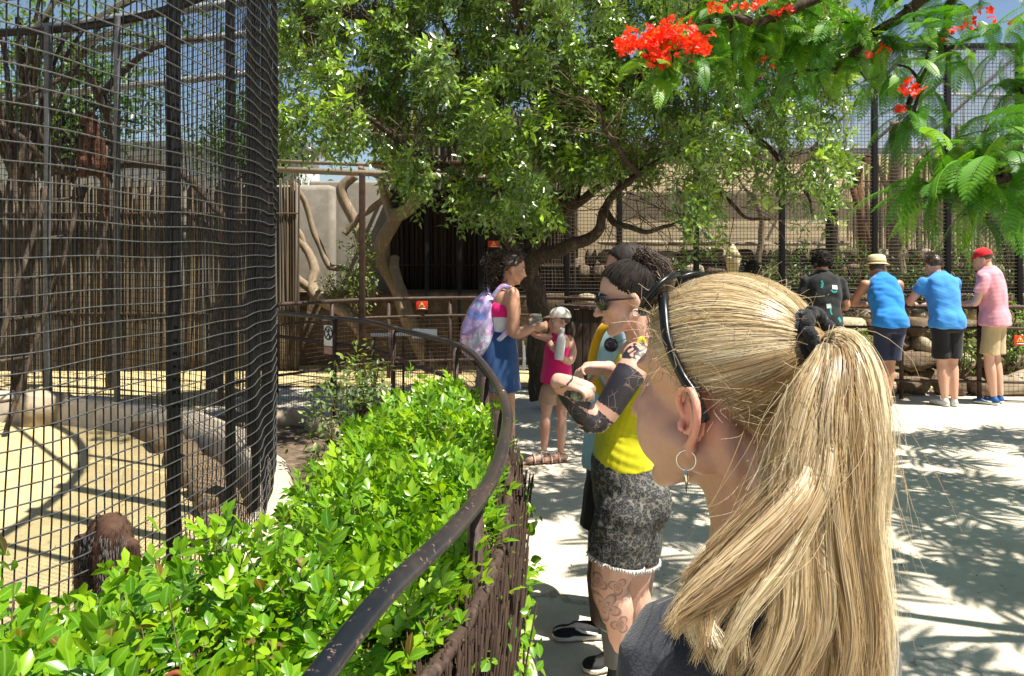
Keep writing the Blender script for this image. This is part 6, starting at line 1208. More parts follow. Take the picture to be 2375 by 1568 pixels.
m_cw = cloth('pale_cap_cloth', (0.72, 0.70, 0.60), (0.66, 0.64, 0.54)); V, F = sphere((0, 0, 0), (1, 1, 1), 40, 24); kp = V[:, 2] > 0.12; Vc = hd + 0.86 * ((np.where(V[:, 2:3] > 0.1, V, V * [1, 1, 0.2]) * [0.108, 0.09, 0.098]) + [-0.012, 0, 0.036]) @ Rh.T; cpg = obj('cap', Vc, [f_[kp[f_].any(1)] for f_ in F], m_cw, G_, True); brim(cpg, hd, Rh, cloth('brown_brim_cloth', (0.33, 0.2, 0.13)), 0.86)
m_san = pm('white_sandal_strap', (0.68, 0.65, 0.6), None, 20, 0.6, 0.1); m_brown = pm('brown_footbed', (0.16, 0.09, 0.06), None, 20, 0.8, 0.1)
for h, kn, an in legsG:
    B = Body(); a0 = A_([an[0] + 0.03, an[1] + 0.01, 0.035]); a1 = A_([an[0] - 0.13, an[1] - 0.06, 0.03]); B.limb([a0, (a0 + a1) / 2 + [0, 0, 0.008], a1], [0.03, 0.032, 0.026]); B.build('foot', S_pink, G_, 0.007, 2)
    sd_ = nrm(A_([a1[1] - a0[1], -(a1[0] - a0[0]), 0])); V, F = tubes(A_([[a0[0], a0[1], 0.008], [(a0[0] + a1[0]) / 2, (a0[1] + a1[1]) / 2, 0.008], [a1[0], a1[1], 0.008]]), A_([[0.036, 0.038, 0.034]]), 10, flat=1.0); V[:, 2] = np.clip(V[:, 2], 0.001, 0.016); so = obj('sandal', V, F, m_brown, G_, True)
    for u_ in (0.35, 0.75): 
        c_ = a0 + (a1 - a0) * u_; aa = np.linspace(0.0, math.pi, 9); V, F = tubes(A_([c_ * [1, 1, 0] + [0, 0, 0.01] + sd_ * 0.04 * math.cos(t) + [0, 0, 0.062 * math.sin(t)] for t in aa]), 0.013, 6, flat=0.4); obj('strap', V, F, m_san, so, True)
# what they hold
m, nt, b = nodes('clear_glass'); b.inputs['Transmission Weight'].default_value = 0.92; b.inputs['Roughness'].default_value = 0.04; b.inputs['Base Color'].default_value = (0.9, 0.93, 0.85, 1); M_glass = m
jc = at_y(1242, 748, 6.33); J = thing('jar', jc, 'clear jar of food held between the woman and the girl', 'jar'); e1, e2, e3 = A_([1.0, 0, 0]), A_([0, 1.0, 0]), A_([0, 0, 1.0])
obj('glass', *revolve(jc - [0, 0, 0.05], e3, e1, e2, [(0.002, 0.0), (0.05, 0.002), (0.056, 0.02), (0.056, 0.085), (0.046, 0.1), (0.044, 0.1), (0.052, 0.082), (0.052, 0.022), (0.002, 0.006)]), M_glass, J, True); obj('lid', *revolve(jc + [0, 0, 0.05], e3, e1, e2, [(0.002, 0.016), (0.046, 0.016), (0.048, 0.0), (0.002, 0.001)]), pm('greenish_lid', (0.5, 0.5, 0.4), None, 20, 0.4, 0), J, True)
g = np.random.default_rng(4); V, F = join([rock(jc + [g.normal() * 0.018, g.normal() * 0.018, -0.03 + 0.012 * g.random()], (0.03, 0.026, 0.022), k, None, 1) for k in range(10)]); tag(obj('food', V, F, pm('pale_snack', (0.55, 0.5, 0.25), (0.35, 0.38, 0.12), 30, 0.7, 0.1), J, True), kind='stuff')
bc = at_y(1296, 835, 6.28); bt = thing('bottle', bc, 'white cloth wrapped bottle hugged by the girl in pink', 'bottle'); ax_ = nrm(A_([0.12, 0.0, 1.0])); f1 = nrm(np.cross(ax_, e2)); f2 = np.cross(ax_, f1)
obj('bottle_body', *revolve(bc, ax_, f1, f2, [(0.002, 0), (0.034, 0.003), (0.037, 0.03), (0.036, 0.15), (0.03, 0.185), (0.016, 0.21), (0.015, 0.225), (0.002, 0.226)]), pm('white_sleeve', (0.74, 0.71, 0.68), (0.62, 0.57, 0.55), 18, 0.8, 0.6, 0.006), bt, True); obj('cap', *revolve(bc + ax_ * 0.222, ax_, f1, f2, [(0.002, 0), (0.018, 0.001), (0.018, 0.03), (0.002, 0.031)]), M_white, bt, True)

# ------------------------------------------------------------------ tattooed woman and the man behind her
Y0 = 3.62
MB = person(at_z(1430, 1470), 'man with buzz cut dark hair in light blue T-shirt behind the tattooed woman'); wr = A_([0, 1.0, 0]); hd = Q(1453, 626); Rh = frame((-1, -0.08, -0.2)); m_dark = skin('dark_leg_skin', (0.16, 0.11, 0.085))[0]  # legs get one even skin tone, darker than the body
B = Body(); B.loft([(Q(1432, 1110), 0.15, 0.11), (Q(1430, 1060), 0.165, 0.115), (Q(1432, 960), 0.15, 0.11), (Q(1438, 850), 0.175, 0.12), (Q(1450, 765), 0.17, 0.085), (Q(1456, 735), 0.065, 0.06)], wr)
for sgn, fx in ((-1, 1), (1, -1)):
    B.limb([Q(1455, 775, sgn * 0.19), Q(1470, 860, sgn * 0.23), Q(1478, 930, sgn * 0.22), Q(1470, 1000, sgn * 0.15), Q(1455, 1040, sgn * 0.1)], [0.06, 0.053, 0.044, 0.042, 0.03]); hand_parts(B, Q(1455, 1040, sgn * 0.1), (-0.5, 0, -0.8), (0, -sgn, 0), 1.0, 0.6, sgn)
head_parts(B, hd, Rh, 1.0, Q(1462, 745), 0.06); B.build('body', S_tan, MB, 0.0095, 3); face_bits(MB, hd, Rh, 1.0, M_hair_blk)
legsM = [(Q(1412, 1120, -0.1), Q(1392, 1300, -0.1), Q(1390, 1440, -0.1)), (Q(1455, 1120, 0.12), Q(1492, 1290, 0.1), Q(1482, 1432, 0.12))]
for h, kn, an in legsM: Body().limb([h, (h + kn) / 2, kn, kn + (an - kn) * 0.3, an], [0.085, 0.075, 0.054, 0.058, 0.038]).build('leg', m_dark, MB, 0.008, 2)
m_lb = cloth('light_blue_cotton', (0.42, 0.63, 0.72), (0.36, 0.56, 0.66)); B = Body(); B.loft([(Q(1430, 1075), 0.21, 0.155), (Q(1430, 1000), 0.19, 0.145), (Q(1434, 900), 0.185, 0.14), (Q(1440, 820), 0.19, 0.135), (Q(1450, 760), 0.175, 0.1), (Q(1456, 738), 0.075, 0.07)], wr)
for sgn in (-1, 1): B.limb([Q(1455, 775, sgn * 0.19), Q(1470, 870, sgn * 0.235)], [0.072, 0.074], flat1=True)
sb = B.build('shirt', m_lb, MB, 0.008, 2, folds(0.009, 9, 41, (1, 1, 0.7)))
B = Body(); B.loft([(Q(1430, 1130), 0.16, 0.13), (Q(1430, 1060), 0.17, 0.135)], wr)
for h, kn, an in legsM: B.limb([h, h + (kn - h) * 0.58], [0.105, 0.112], flat1=True)
B.build('shorts', cloth('black_cotton', (0.012, 0.012, 0.012), (0.02, 0.018, 0.016)), MB, 0.009, 2, folds(0.006, 10, 43)); hair_shell(MB, hd, Rh, 1.0, M_hair_blk, 0.62, -0.55, 1.045, 0.001, 200, seed=44)
V, F = tubes(spline(A_([Q(1432, 742, -0.16), Q(1398, 762, -0.165), Q(1378, 810, -0.14), Q(1374, 860, -0.13), Q(1400, 920, -0.2)]), 30), 0.019, 8, flat=0.3); obj('yellow_strap', V, F, cloth('yellow_webbing', (0.75, 0.42, 0.015), (0.66, 0.36, 0.012)), MB, True)
for (h, kn, an), tx in zip(legsM, (-1, -1)): shoe(MB, (an[0] + 0.05, an[1], 0.0), (an[0] - 0.21, an[1] - 0.02, 0.0), up=M_shoeblk, stripe=M_white, ank=an + [0, 0, -0.02], w=0.052, h=0.075)
sgc = at_y(1417, 800, 3.36); SG = thing('sunglasses', sgc, 'round dark sunglasses hooked on the light blue shirt collar', 'sunglasses')
for k, (dx, dy) in enumerate(((0, 0), (0.03, 0.05))):
    c_ = sgc + [dx, dy, 0]; V, F = sphere(c_, (0.026, 0.004, 0.028), 20, 10); obj('lens', V, F, M_lens, SG, True); a = np.linspace(0, 6.2832, 25); V, F = tubes(A_([c_ + [0.027 * math.cos(t), 0, 0.029 * math.sin(t)] for t in a]), 0.0025, 5, False); obj('rim', V, F, M_gloss, SG, True)
V, F = tubes(A_([sgc + [0.0, 0, 0.028], sgc + [0.03, 0.05, 0.028]]), 0.0025, 5); obj('bridge', V, F, M_gloss, SG); V, F = tubes(spline(A_([sgc + [0.015, 0, 0.02], sgc + [0.02, 0.03, 0.06], sgc + [0.06, 0.06, 0.075]]), 10), 0.0025, 5); obj('temple_arm', V, F, M_gloss, SG)

Y0 = 3.15
T = person(at_z(1425, 1575), 'tattooed woman in yellow top and leopard print shorts eating from a tub'); wr = A_([0, 1.0, 0]); hd = Q(1452, 690); Rh = frame((-1.0, -0.06, -0.22)); HS = 1.15
sm_, nt, b, scol = skin('tattooed_skin', (0.55, 0.35, 0.27)); a = N(nt, 'ShaderNodeAttribute'); a.attribute_name = 'ink'; a2 = N(nt, 'ShaderNodeAttribute'); a2.attribute_name = 'flower'
v = coords(nt, 'Object'); vo = N(nt, 'ShaderNodeTexVoronoi', feature='DISTANCE_TO_EDGE'); vo.inputs['Scale'].default_value = 26; nt.links.new(v, vo.inputs['Vector']); vf = N(nt, 'ShaderNodeTexVoronoi'); vf.inputs['Scale'].default_value = 17; nt.links.new(v, vf.inputs['Vector'])
inkc = ramp(nt, [(0.3, (0.005, 0.008, 0.015)), (0.7, (0.012, 0.017, 0.028))], noise(nt, v, 10, 4)); lines_ = N(nt, 'ShaderNodeMath', operation='MULTIPLY'); nt.links.new(ramp(nt, [(0.014, (0.55, 0.55, 0.55)), (0.03, (0, 0, 0))], vo.outputs['Distance']), lines_.inputs[0]); nt.links.new(ramp(nt, [(0.55, (0, 0, 0)), (0.6, (1, 1, 1))], noise(nt, v, 7, 2)), lines_.inputs[1]); inkc = mixc(nt, lines_.outputs[0], inkc, (0.30, 0.20, 0.155)); col = mixc(nt, ramp(nt, [(0.38, (0, 0, 0)), (0.58, (0.97, 0.97, 0.97))], a.outputs['Fac']), scol, inkc)
def mth(op, x, y=None):
    n = N(nt, 'ShaderNodeMath', operation=op)
    for k_, v_ in enumerate((x, y)):
        if v_ is None: continue
        if hasattr(v_, 'is_linked'): nt.links.new(v_, n.inputs[k_])
        else: n.inputs[k_].default_value = v_
    return n.outputs[0]
sep = N(nt, 'ShaderNodeSeparateXYZ'); tcg = N(nt, 'ShaderNodeNewGeometry'); nt.links.new(tcg.outputs['Position'], sep.inputs[0]); tot = None
for (cx_, cy_, sz_, np_, rot_) in ((1402, 1410, 0.062, 5, 0.3), (1432, 1358, 0.036, 3, 1.4), (1388, 1352, 0.034, 3, 2.6), (1440, 1452, 0.036, 3, -1.1), (1380, 1460, 0.030, 3, 4.0)):
    c0 = at_y(cx_, cy_, 2.99); px_ = mth('DIVIDE', mth('SUBTRACT', sep.outputs[0], float(c0[0])), sz_); pz_ = mth('DIVIDE', mth('SUBTRACT', sep.outputs[2], float(c0[2])), sz_); rr0 = mth('SQRT', mth('ADD', mth('MULTIPLY', px_, px_), mth('MULTIPLY', pz_, pz_))); th0 = mth('ADD', mth('ARCTAN2', pz_, px_), rot_)
    pr0 = mth('ADD', mth('MULTIPLY', mth('ABSOLUTE', mth('COSINE', mth('MULTIPLY', th0, np_ / 2))), 0.6), 0.42); d0 = mth('DIVIDE', rr0, pr0)
    k0 = ramp(nt, [(0.0, (0.75,) * 3), (0.14, (0.3,) * 3), (0.2, (0.85,) * 3), (0.27, (0.15,) * 3), (0.40, (0.30,) * 3), (0.46, (0.9,) * 3), (0.5, (0.9,) * 3), (0.54, (0.0,) * 3)], mth('MULTIPLY', d0, 0.5)); tot = k0 if tot is None else mixc(nt, 1.0, tot, k0, 'LIGHTEN')
ml2 = N(nt, 'ShaderNodeMath', operation='MULTIPLY'); nt.links.new(a2.outputs['Fac'], ml2.inputs[0]); nt.links.new(tot, ml2.inputs[1])
col = mixc(nt, ml2.outputs[0], col, (0.05, 0.045, 0.045)); nt.links.new(col, b.inputs['Base Color'])
B = Body(); B.loft([(Q(1462, 1190), 0.15, 0.12), (Q(1461, 1150), 0.175, 0.135), (Q(1444, 1062), 0.148, 0.11), (Q(1456, 985), 0.14, 0.102), (Q(1482, 890), 0.165, 0.105), (Q(1482, 828), 0.165, 0.078), (Q(1490, 800), 0.06, 0.055)], wr)
B.ell(Q(1452, 905, -0.07), (0.055, 0.07, 0.065)); B.ell(Q(1452, 905, 0.07), (0.055, 0.07, 0.065)); B.ell(Q(1500, 1165, -0.08), (0.09, 0.09, 0.1)); B.ell(Q(1500, 1165, 0.08), (0.09, 0.09, 0.1))
legsT = [(Q(1455, 1185, -0.09), Q(1412, 1362, -0.1), Q(1426, 1524, -0.08)), (Q(1470, 1185, 0.10), Q(1466, 1362, 0.12), Q(1455, 1516, 0.13))]
for h, kn, an in legsT: B.limb([h, h + (kn - h) * 0.55, kn, kn + (an - kn) * 0.34 + [0.022, 0, 0], an], [0.11, 0.094, 0.068, 0.066, 0.036])
armL = [Q(1484, 832, -0.17), Q(1452, 880, -0.22), Q(1384, 978, -0.24), Q(1340, 938, -0.27), Q(1294, 886, -0.3)]
B.limb(armL, [0.062, 0.056, 0.046, 0.044, 0.028], k=20); hand_parts(B, Q(1294, 880, -0.3), (0.55, -0.25, -0.12), (0.35, 0.2, -1.0), 1.0, 0.75, -1)
B.limb([Q(1484, 832, 0.17), Q(1460, 900, 0.22), Q(1440, 950, 0.18), Q(1430, 900, 0.02), Q(1412, 853, -0.08)], [0.06, 0.054, 0.046, 0.042, 0.028]); hand_parts(B, Q(1412, 853, -0.08), (-1.0, -0.15, 0.02), (0.0, -0.35, -1.0), 1.0, 0.95, 1, pinch=True)
head_parts(B, hd, Rh, HS, Q(1496, 815), 0.05); bd = B.build('body', sm_, T, 0.0058, 3)
co = get_co(bd.data); AP = spline(A_(armL), 80); di = np.linalg.norm(co[:, None, :] - AP[None], axis=2) if len(co) < 70000 else None
if di is None:
    jj = np.zeros(len(co), int); dm = np.zeros(len(co))
    for s0 in range(0, len(co), 20000): d_ = np.linalg.norm(co[s0:s0 + 20000, None] - AP[None], axis=2); jj[s0:s0 + 20000] = d_.argmin(1); dm[s0:s0 + 20000] = d_.min(1)
else: jj, dm = di.argmin(1), di.min(1)
tA = jj / 79.0; near = (dm < 0.075) & (co[:, 1] < Y0 - 0.1) & (co[:, 2] > 0.9)
ph_ = np.arctan2(co[:, 2] - AP[jj][:, 2], co[:, 0] - AP[jj][:, 0]); ink = near.astype(float)
lace = (np.sin(co[:, 0] * 230 + 2.2 * np.sin(co[:, 2] * 160)) * np.sin(co[:, 2] * 210 + 1.5 * np.sin(co[:, 0] * 120)) > -0.12); ink = np.where(near & (tA < 0.16), np.where(lace, 0.85, 0.1), ink)
for lo_, hi_ in ((0.16, 0.197), (0.395, 0.44), (0.915, 0.965)): ink = np.where((tA > lo_) & (tA < hi_), 0.0, ink)
ink = np.where((tA > 0.44) & (tA < 0.56) & (np.abs(np.sin(ph_ * 3.0 + tA * 38)) < 0.34), 0.1, ink); ink = np.where((tA > 0.62) & (tA < 0.92) & (np.abs(np.sin(ph_ + tA * 9.0)) < 0.24), 0.1, ink); ink = np.where(tA > 0.985, 0.0, ink)
ed_ = np.empty(len(bd.data.edges) * 2, np.int32); bd.data.edges.foreach_get('vertices', ed_); ed_ = ed_.reshape(-1, 2); dg_ = np.bincount(ed_.ravel(), minlength=len(ink))
for _ in range(1): ink = 0.4 * ink + 0.6 * (np.bincount(ed_[:, 0], ink[ed_[:, 1]], len(ink)) + np.bincount(ed_[:, 1], ink[ed_[:, 0]], len(ink))) / np.maximum(dg_, 1)
set_attr(bd.data, 'ink', ink)
set_attr(bd.data, 'flower', 0.7 * ((co[:, 2] < 0.5) & (co[:, 1] < Y0 + 0.0))); face_bits(T, hd, Rh, HS, M_hair_blk)
m_y = cloth('acid_yellow_jersey', (0.55, 0.51, 0.008), (0.46, 0.43, 0.006)); B = Body(); B.loft([(Q(1446, 1075), 0.165, 0.124), (Q(1446, 1040), 0.158, 0.118), (Q(1456, 985), 0.150, 0.111), (Q(1481, 900), 0.17, 0.112), (Q(1476, 846), 0.125, 0.088), (Q(1484, 826), 0.11, 0.06)], wr); B.ell(Q(1451, 905, -0.07), (0.062, 0.077, 0.07)); B.ell(Q(1451, 905, 0.07), (0.062, 0.077, 0.07)); B.build('tank_top', m_y, T, 0.006, 2, folds(0.006, 15, 51, (0.8, 0.8, 2.2)))
V, F = tubes(spline(A_([Q(1462, 850, -0.12), Q(1478, 800, -0.115), Q(1490, 785, -0.11), Q(1502, 820, -0.11)]), 16), 0.008, 8, flat=0.4); obj('shoulder_strap', V, F, m_y, T, True)
m, nt, b = nodes('leopard_print_denim'); v = coords(nt, 'Object'); wp = N(nt, 'ShaderNodeVectorMath', operation='ADD'); nn = N(nt, 'ShaderNodeTexNoise'); nn.inputs['Scale'].default_value = 30; nt.links.new(v, nn.inputs['Vector']); sc_ = N(nt, 'ShaderNodeVectorMath', operation='SCALE'); sc_.inputs['Scale'].default_value = 0.012; nt.links.new(nn.outputs['Color'], sc_.inputs[0]); nt.links.new(v, wp.inputs[0]); nt.links.new(sc_.outputs[0], wp.inputs[1])
vo = N(nt, 'ShaderNodeTexVoronoi'); vo.inputs['Scale'].default_value = 70; nt.links.new(wp.outputs[0], vo.inputs['Vector']); gap_ = noise(nt, v, 75, 2)
ring = ramp(nt, [(0.10, (0.10, 0.10, 0.095)), (0.26, (0.05, 0.05, 0.05)), (0.36, (0.014, 0.014, 0.015)), (0.56, (0.02, 0.02, 0.02)), (0.62, (0.115, 0.105, 0.088)), (0.9, (0.16, 0.148, 0.125))], vo.outputs['Distance']); col = mixc(nt, ramp(nt, [(0.56, (0, 0, 0)), (0.63, (1, 1, 1))], gap_), ring, (0.085, 0.085, 0.08)); nt.links.new(col, b.inputs['Base Color']); b.inputs['Roughness'].default_value = 0.8; bump(nt, b, noise(nt, v, 24, 4), 0.5, 0.01); M_leo = m
B = Body(); B.loft([(Q(1463, 1205), 0.165, 0.135), (Q(1462, 1150), 0.188, 0.146), (Q(1445, 1085), 0.168, 0.128), (Q(1443, 1052), 0.158, 0.12)], wr); B.ell(Q(1500, 1165, -0.085), (0.098, 0.098, 0.11)); B.ell(Q(1500, 1165, 0.085), (0.098, 0.098, 0.11))
for h, kn, an in legsT: B.limb([h, h + (kn - h) * 0.4, h + (kn - h) * 0.62], [0.122, 0.118, 0.108], flat1=True)
sh_ = B.build('leopard_shorts', M_leo, T, 0.006, 2, folds(0.007, 13, 52, (0.6, 0.6, 1.8)))
for h, kn, an in legsT:
    e = h + (kn - h) * 0.62; d_ = nrm(kn - h); e1_ = nrm(np.cross(d_, (0, 1, 0))); e2_ = np.cross(d_, e1_); g = np.random.default_rng(5); S = A_([[e + 0.108 * (math.cos(t) * e1_ + math.sin(t) * e2_), e + d_ * g.uniform(0.008, 0.02) + 0.111 * (math.cos(t) * e1_ + math.sin(t) * e2_) + g.normal(size=3) * 0.003] for t in np.linspace(0, 6.28, 150)]); V, F = tubes(S, 0.0018, 4); tag(obj('frayed_hem', V, F, pm('white_thread', (0.7, 0.7, 0.68), None, 20, 0.9, 0), sh_), kind='stuff')
m_sock = cloth('grey_sock', (0.10, 0.10, 0.095)); m_sk2 = cloth('pale_sock_band', (0.35, 0.34, 0.32))
for h, kn, an in legsT:
    u_ = nrm(kn - an); so = Body().limb([an - u_ * 0.03, an + u_ * 0.16], [0.041, 0.047], flat0=True, flat1=True).build('sock', m_sock, T, 0.006, 1); Body().limb([an + u_ * 0.12, an + u_ * 0.133], [0.0485, 0.0487], flat0=True, flat1=True).build('band', m_sk2, so, 0.005, 1)
    shoe(T, (an[0] + 0.05, an[1] + 0.01, 0.0), (an[0] - 0.19, an[1] - 0.06, 0.0), up=M_shoeblk, ank=an)
# her hair, drawn up into a high tail
L = lambda x, y, z: hd + Rh @ (A_([x, y, z]) * HS)
def scalp_strands(c, R, s, tie, n, seed, hx, rad, cen, lift=0.004, steps=12, low=-0.8):
    g = np.random.default_rng(seed); d = rand_dirs(n * 5, g); ok = (d[:, 2] > low) & (d[:, 0] < hx(d[:, 2])); d = d[ok][:n]; R = np.asarray(R); t_ = nrm((A_(tie) - cen) / rad); u = np.linspace(0, 1, steps)
    om = np.arccos(np.clip(d @ t_, -0.999, 0.999))[:, None]; S = (np.sin((1 - u)[None] * om) / np.sin(om))[..., None] * d[:, None] + (np.sin(u[None] * om) / np.sin(om))[..., None] * t_; S = S + g.normal(size=(len(d), 1, 3)) * 0.007 * np.sin(np.pi * u)[None, :, None]
    off = 1 + g.uniform(0, lift / 0.09, (len(d), 1, 1)); end = np.linalg.norm((A_(tie) - cen) / rad); off = off * (1 + (end - 1) * (u ** 6)[None, :, None]); P = (S * off) * rad + cen
    return A_(c) + (P * s) @ R.T, d
hxT = lambda z: np.interp(z, [-0.9, -0.3, -0.12, 0.05, 0.2, 0.55, 0.78, 0.9], [-0.4, -0.3, -0.1, 0.35, 0.5, 0.72, 0.72, 1.0]); hair_shell(T, hd, Rh, HS, M_hair_blk, 0.6, -0.6, 1.035, 0.001, seed=61, name='scalp_hair')
S, _ = scalp_strands(hd, Rh, HS, (-0.075, 0, 0.115), 1500, 62, hxT, A_([0.105, 0.083, 0.092]), A_([-0.012, 0, 0.032])); V, F = tubes(S, 0.0011, 3, False); hT = tag(obj('hair_strands', V, F, M_hair_blk, T, True), kind='stuff')
g = np.random.default_rng(63); tie = L(-0.075, 0, 0.115); n = 900; st_ = tie + g.normal(size=(n, 3)) * 0.012; m1 = Q(1496, 596) + g.normal(size=(n, 3)) * 0.018; m2 = Q(1530, 640) + g.normal(size=(n, 3)) * 0.025; m3 = Q(1548, 730) + g.normal(size=(n, 3)) * 0.035; e_ = Q(1545, 800) + g.normal(size=(n, 3)) * 0.05
V, F = tubes(spline(np.stack([st_, m1, m2, m3, e_], 1), 14), 0.0014, 3, False); tag(obj('ponytail', V, F, M_hair_br, T, True), kind='stuff'); B = Body().limb([tie, Q(1496, 598), Q(1530, 640), Q(1546, 725), Q(1545, 790)], [0.016, 0.026, 0.03, 0.03, 0.012]); B.build('ponytail_core', M_hair_blk, T, 0.006, 2)
# her sunglasses and ear gauge
SGT = thing('sunglasses', L(0.08, 0, 0.0), 'black wraparound sunglasses on the face of the tattooed woman', 'sunglasses')
for y in (1, -1):
    B = Body(); B.ell(L(0.090, y * 0.034, 0.002), A_([0.010, 0.040, 0.027]) * HS, Rh @ frame((1, y * 0.35, 0))); B.build('lens', M_lens, SGT, 0.003, 1)
    V, F = tubes(spline(A_([L(0.083, y * 0.064, 0.010), L(0.06, y * 0.074, 0.010), L(0.02, y * 0.083, 0.004), L(-0.015, y * 0.085, 0.0)]), 14), A_([np.linspace(0.018, 0.006, 14)]) * 1.0, 8, flat=0.35); obj('temple_arm', V, F, M_gloss, SGT, True)
V, F = tubes(A_([L(0.102, 0.014, 0.008), L(0.105, 0, 0.010), L(0.102, -0.014, 0.008)]), 0.005, 8); obj('bridge', V, F, M_gloss, SGT, True)
ec = L(-0.004, 0.089, -0.048); nl_ = nrm(Rh @ A_([0.2, 1.0, 0.0])); q1 = nrm(np.cross(nl_, (0, 0, 1))); q2 = np.cross(nl_, q1); a = np.linspace(0, 6.2832, 25); eg = tag(obj('ear_gauge', *tubes(A_([ec + 0.0125 * (math.cos(t) * q1 + math.sin(t) * q2) for t in a]), 0.0035, 8, False), pm('pale_gauge', (0.6, 0.5, 0.45), None, 10, 0.4, 0), None, True), 'pale ring gauge in the earlobe of the tattooed woman', 'earring')
# plastic tub of grapes
tc = at_y(1350, 914, 2.84); tb_ = thing('plastic_tub', tc, 'clear plastic tub of green grapes in the tattooed hand', 'tub'); V, F = bbox_mesh(tc, (0.085, 0.06, 0.045), 0.008); obj('tub', V, F, M_glass, tb_, True); V, F = bbox_mesh(tc + [0, 0, 0.025], (0.092, 0.067, 0.006), 0.002); obj('rim', V, F, M_glass, tb_)
M_grape = pm('green_grape', (0.30, 0.36, 0.05), (0.22, 0.26, 0.03), 20, 0.3, 0.0, sss=0.2)
for k in range(12):
    V, F = sphere(tc + [(k % 4 - 1.5) * 0.018, (k // 4 - 1) * 0.015, -0.006 + 0.006 * ((k * 7) % 3)], (0.0105, 0.0095, 0.0095), 12, 8); obj('grape', V, F, M_grape, tb_, True)
# ------------------------------------------------------------------ the blonde woman in front
BL = person((0.26, 0.88, 0.0), 'blonde woman with long ponytail and black T-shirt standing close in front')
bc = A_([0.224, 0.872, 1.526]); bf = nrm(A_([-0.70, 0.715, -0.06])); Rb = frame(bf); bL = lambda x, y, z: bc + Rb @ A_([x, y, z]); bl = nrm(A_([-bf[1], bf[0], 0]))
S_bl, nt, b, col = skin('blonde_fair_skin', (0.50, 0.315, 0.225)); b.inputs['Subsurface Weight'].default_value = 0.3; n5 = noise(nt, coords(nt, 'Object'), 420, 3, 0.7); n6 = noise(nt, coords(nt, 'Object'), 28, 5, 0.7); col = mixc(nt, ramp(nt, [(0.5, (0, 0, 0)), (0.72, (0.5, 0.5, 0.5))], n6), col, (0.60, 0.34, 0.26)); col = mixc(nt, ramp(nt, [(0.66, (0, 0, 0)), (0.72, (0.35, 0.35, 0.35))], n5), col, (0.42, 0.24, 0.16)); bump(nt, b, n5, 0.25, 0.0012); fa = N(nt, 'ShaderNodeAttribute'); fa.attribute_name = 'flush'; nt.links.new(mixc(nt, fa.outputs['Fac'], col, (0.66, 0.30, 0.22)), b.inputs['Base Color'])
nb = at_y(1768, 1300, 0.875)
B = Body()
sL, sR = nb + bl * 0.152 + A_([-0.005, 0, -0.065]), nb - bl * 0.148 + A_([0.0, 0, -0.065]); spine = nb - bf * A_([1, 1, 0]) * 0.01
ch_ = lambda dz, back=0.0: A_([nb[0] - bf[0] * back, nb[1] - bf[1] * back, nb[2] + dz])
B.loft([(ch_(-0.52), 0.16, 0.11), (ch_(-0.42), 0.135, 0.095), (ch_(-0.25), 0.15, 0.105), (ch_(-0.10, 0.01), 0.16, 0.09), (ch_(-0.035, 0.008), 0.115, 0.065), (ch_(0.02, 0.0), 0.06, 0.058)], bl)
B.limb([bL(-0.022, 0, -0.05), ch_(0.05, -0.004), ch_(-0.03)], [0.052, 0.053, 0.066])
hipL, hipR = ch_(-0.52) + bl * 0.085, ch_(-0.52) - bl * 0.085
legsB = [(h, A_([h[0], h[1], 0.48]), A_([h[0] - bf[0] * 0.03, h[1] - bf[1] * 0.03, 0.09])) for h in (hipL, hipR)]
for h, kn, an in legsB: B.limb([h, (h + kn) / 2, kn, kn + (an - kn) * 0.35, an], [0.088, 0.076, 0.055, 0.058, 0.037])
armsB = [(s_, s_ + bl * sg * 0.035 + A_([0, 0, -0.28]) - bf * 0.02, s_ + bl * sg * 0.02 + A_([0, 0, -0.5]) + bf * 0.08) for s_, sg in ((sL, 1), (sR, -1))]
for (s_, e_, w_), sg in zip(armsB, (1, -1)): B.limb([s_, (s_ + e_) / 2, e_, (e_ + w_) / 2, w_], [0.052, 0.047, 0.039, 0.036, 0.026]); hand_parts(B, w_, A_([0.1 * bf[0], 0.1 * bf[1], -1]), bf * 0.2 - bl * sg, 0.95, 0.6, sg)
B.build('body', S_bl, BL, 0.009, 4)
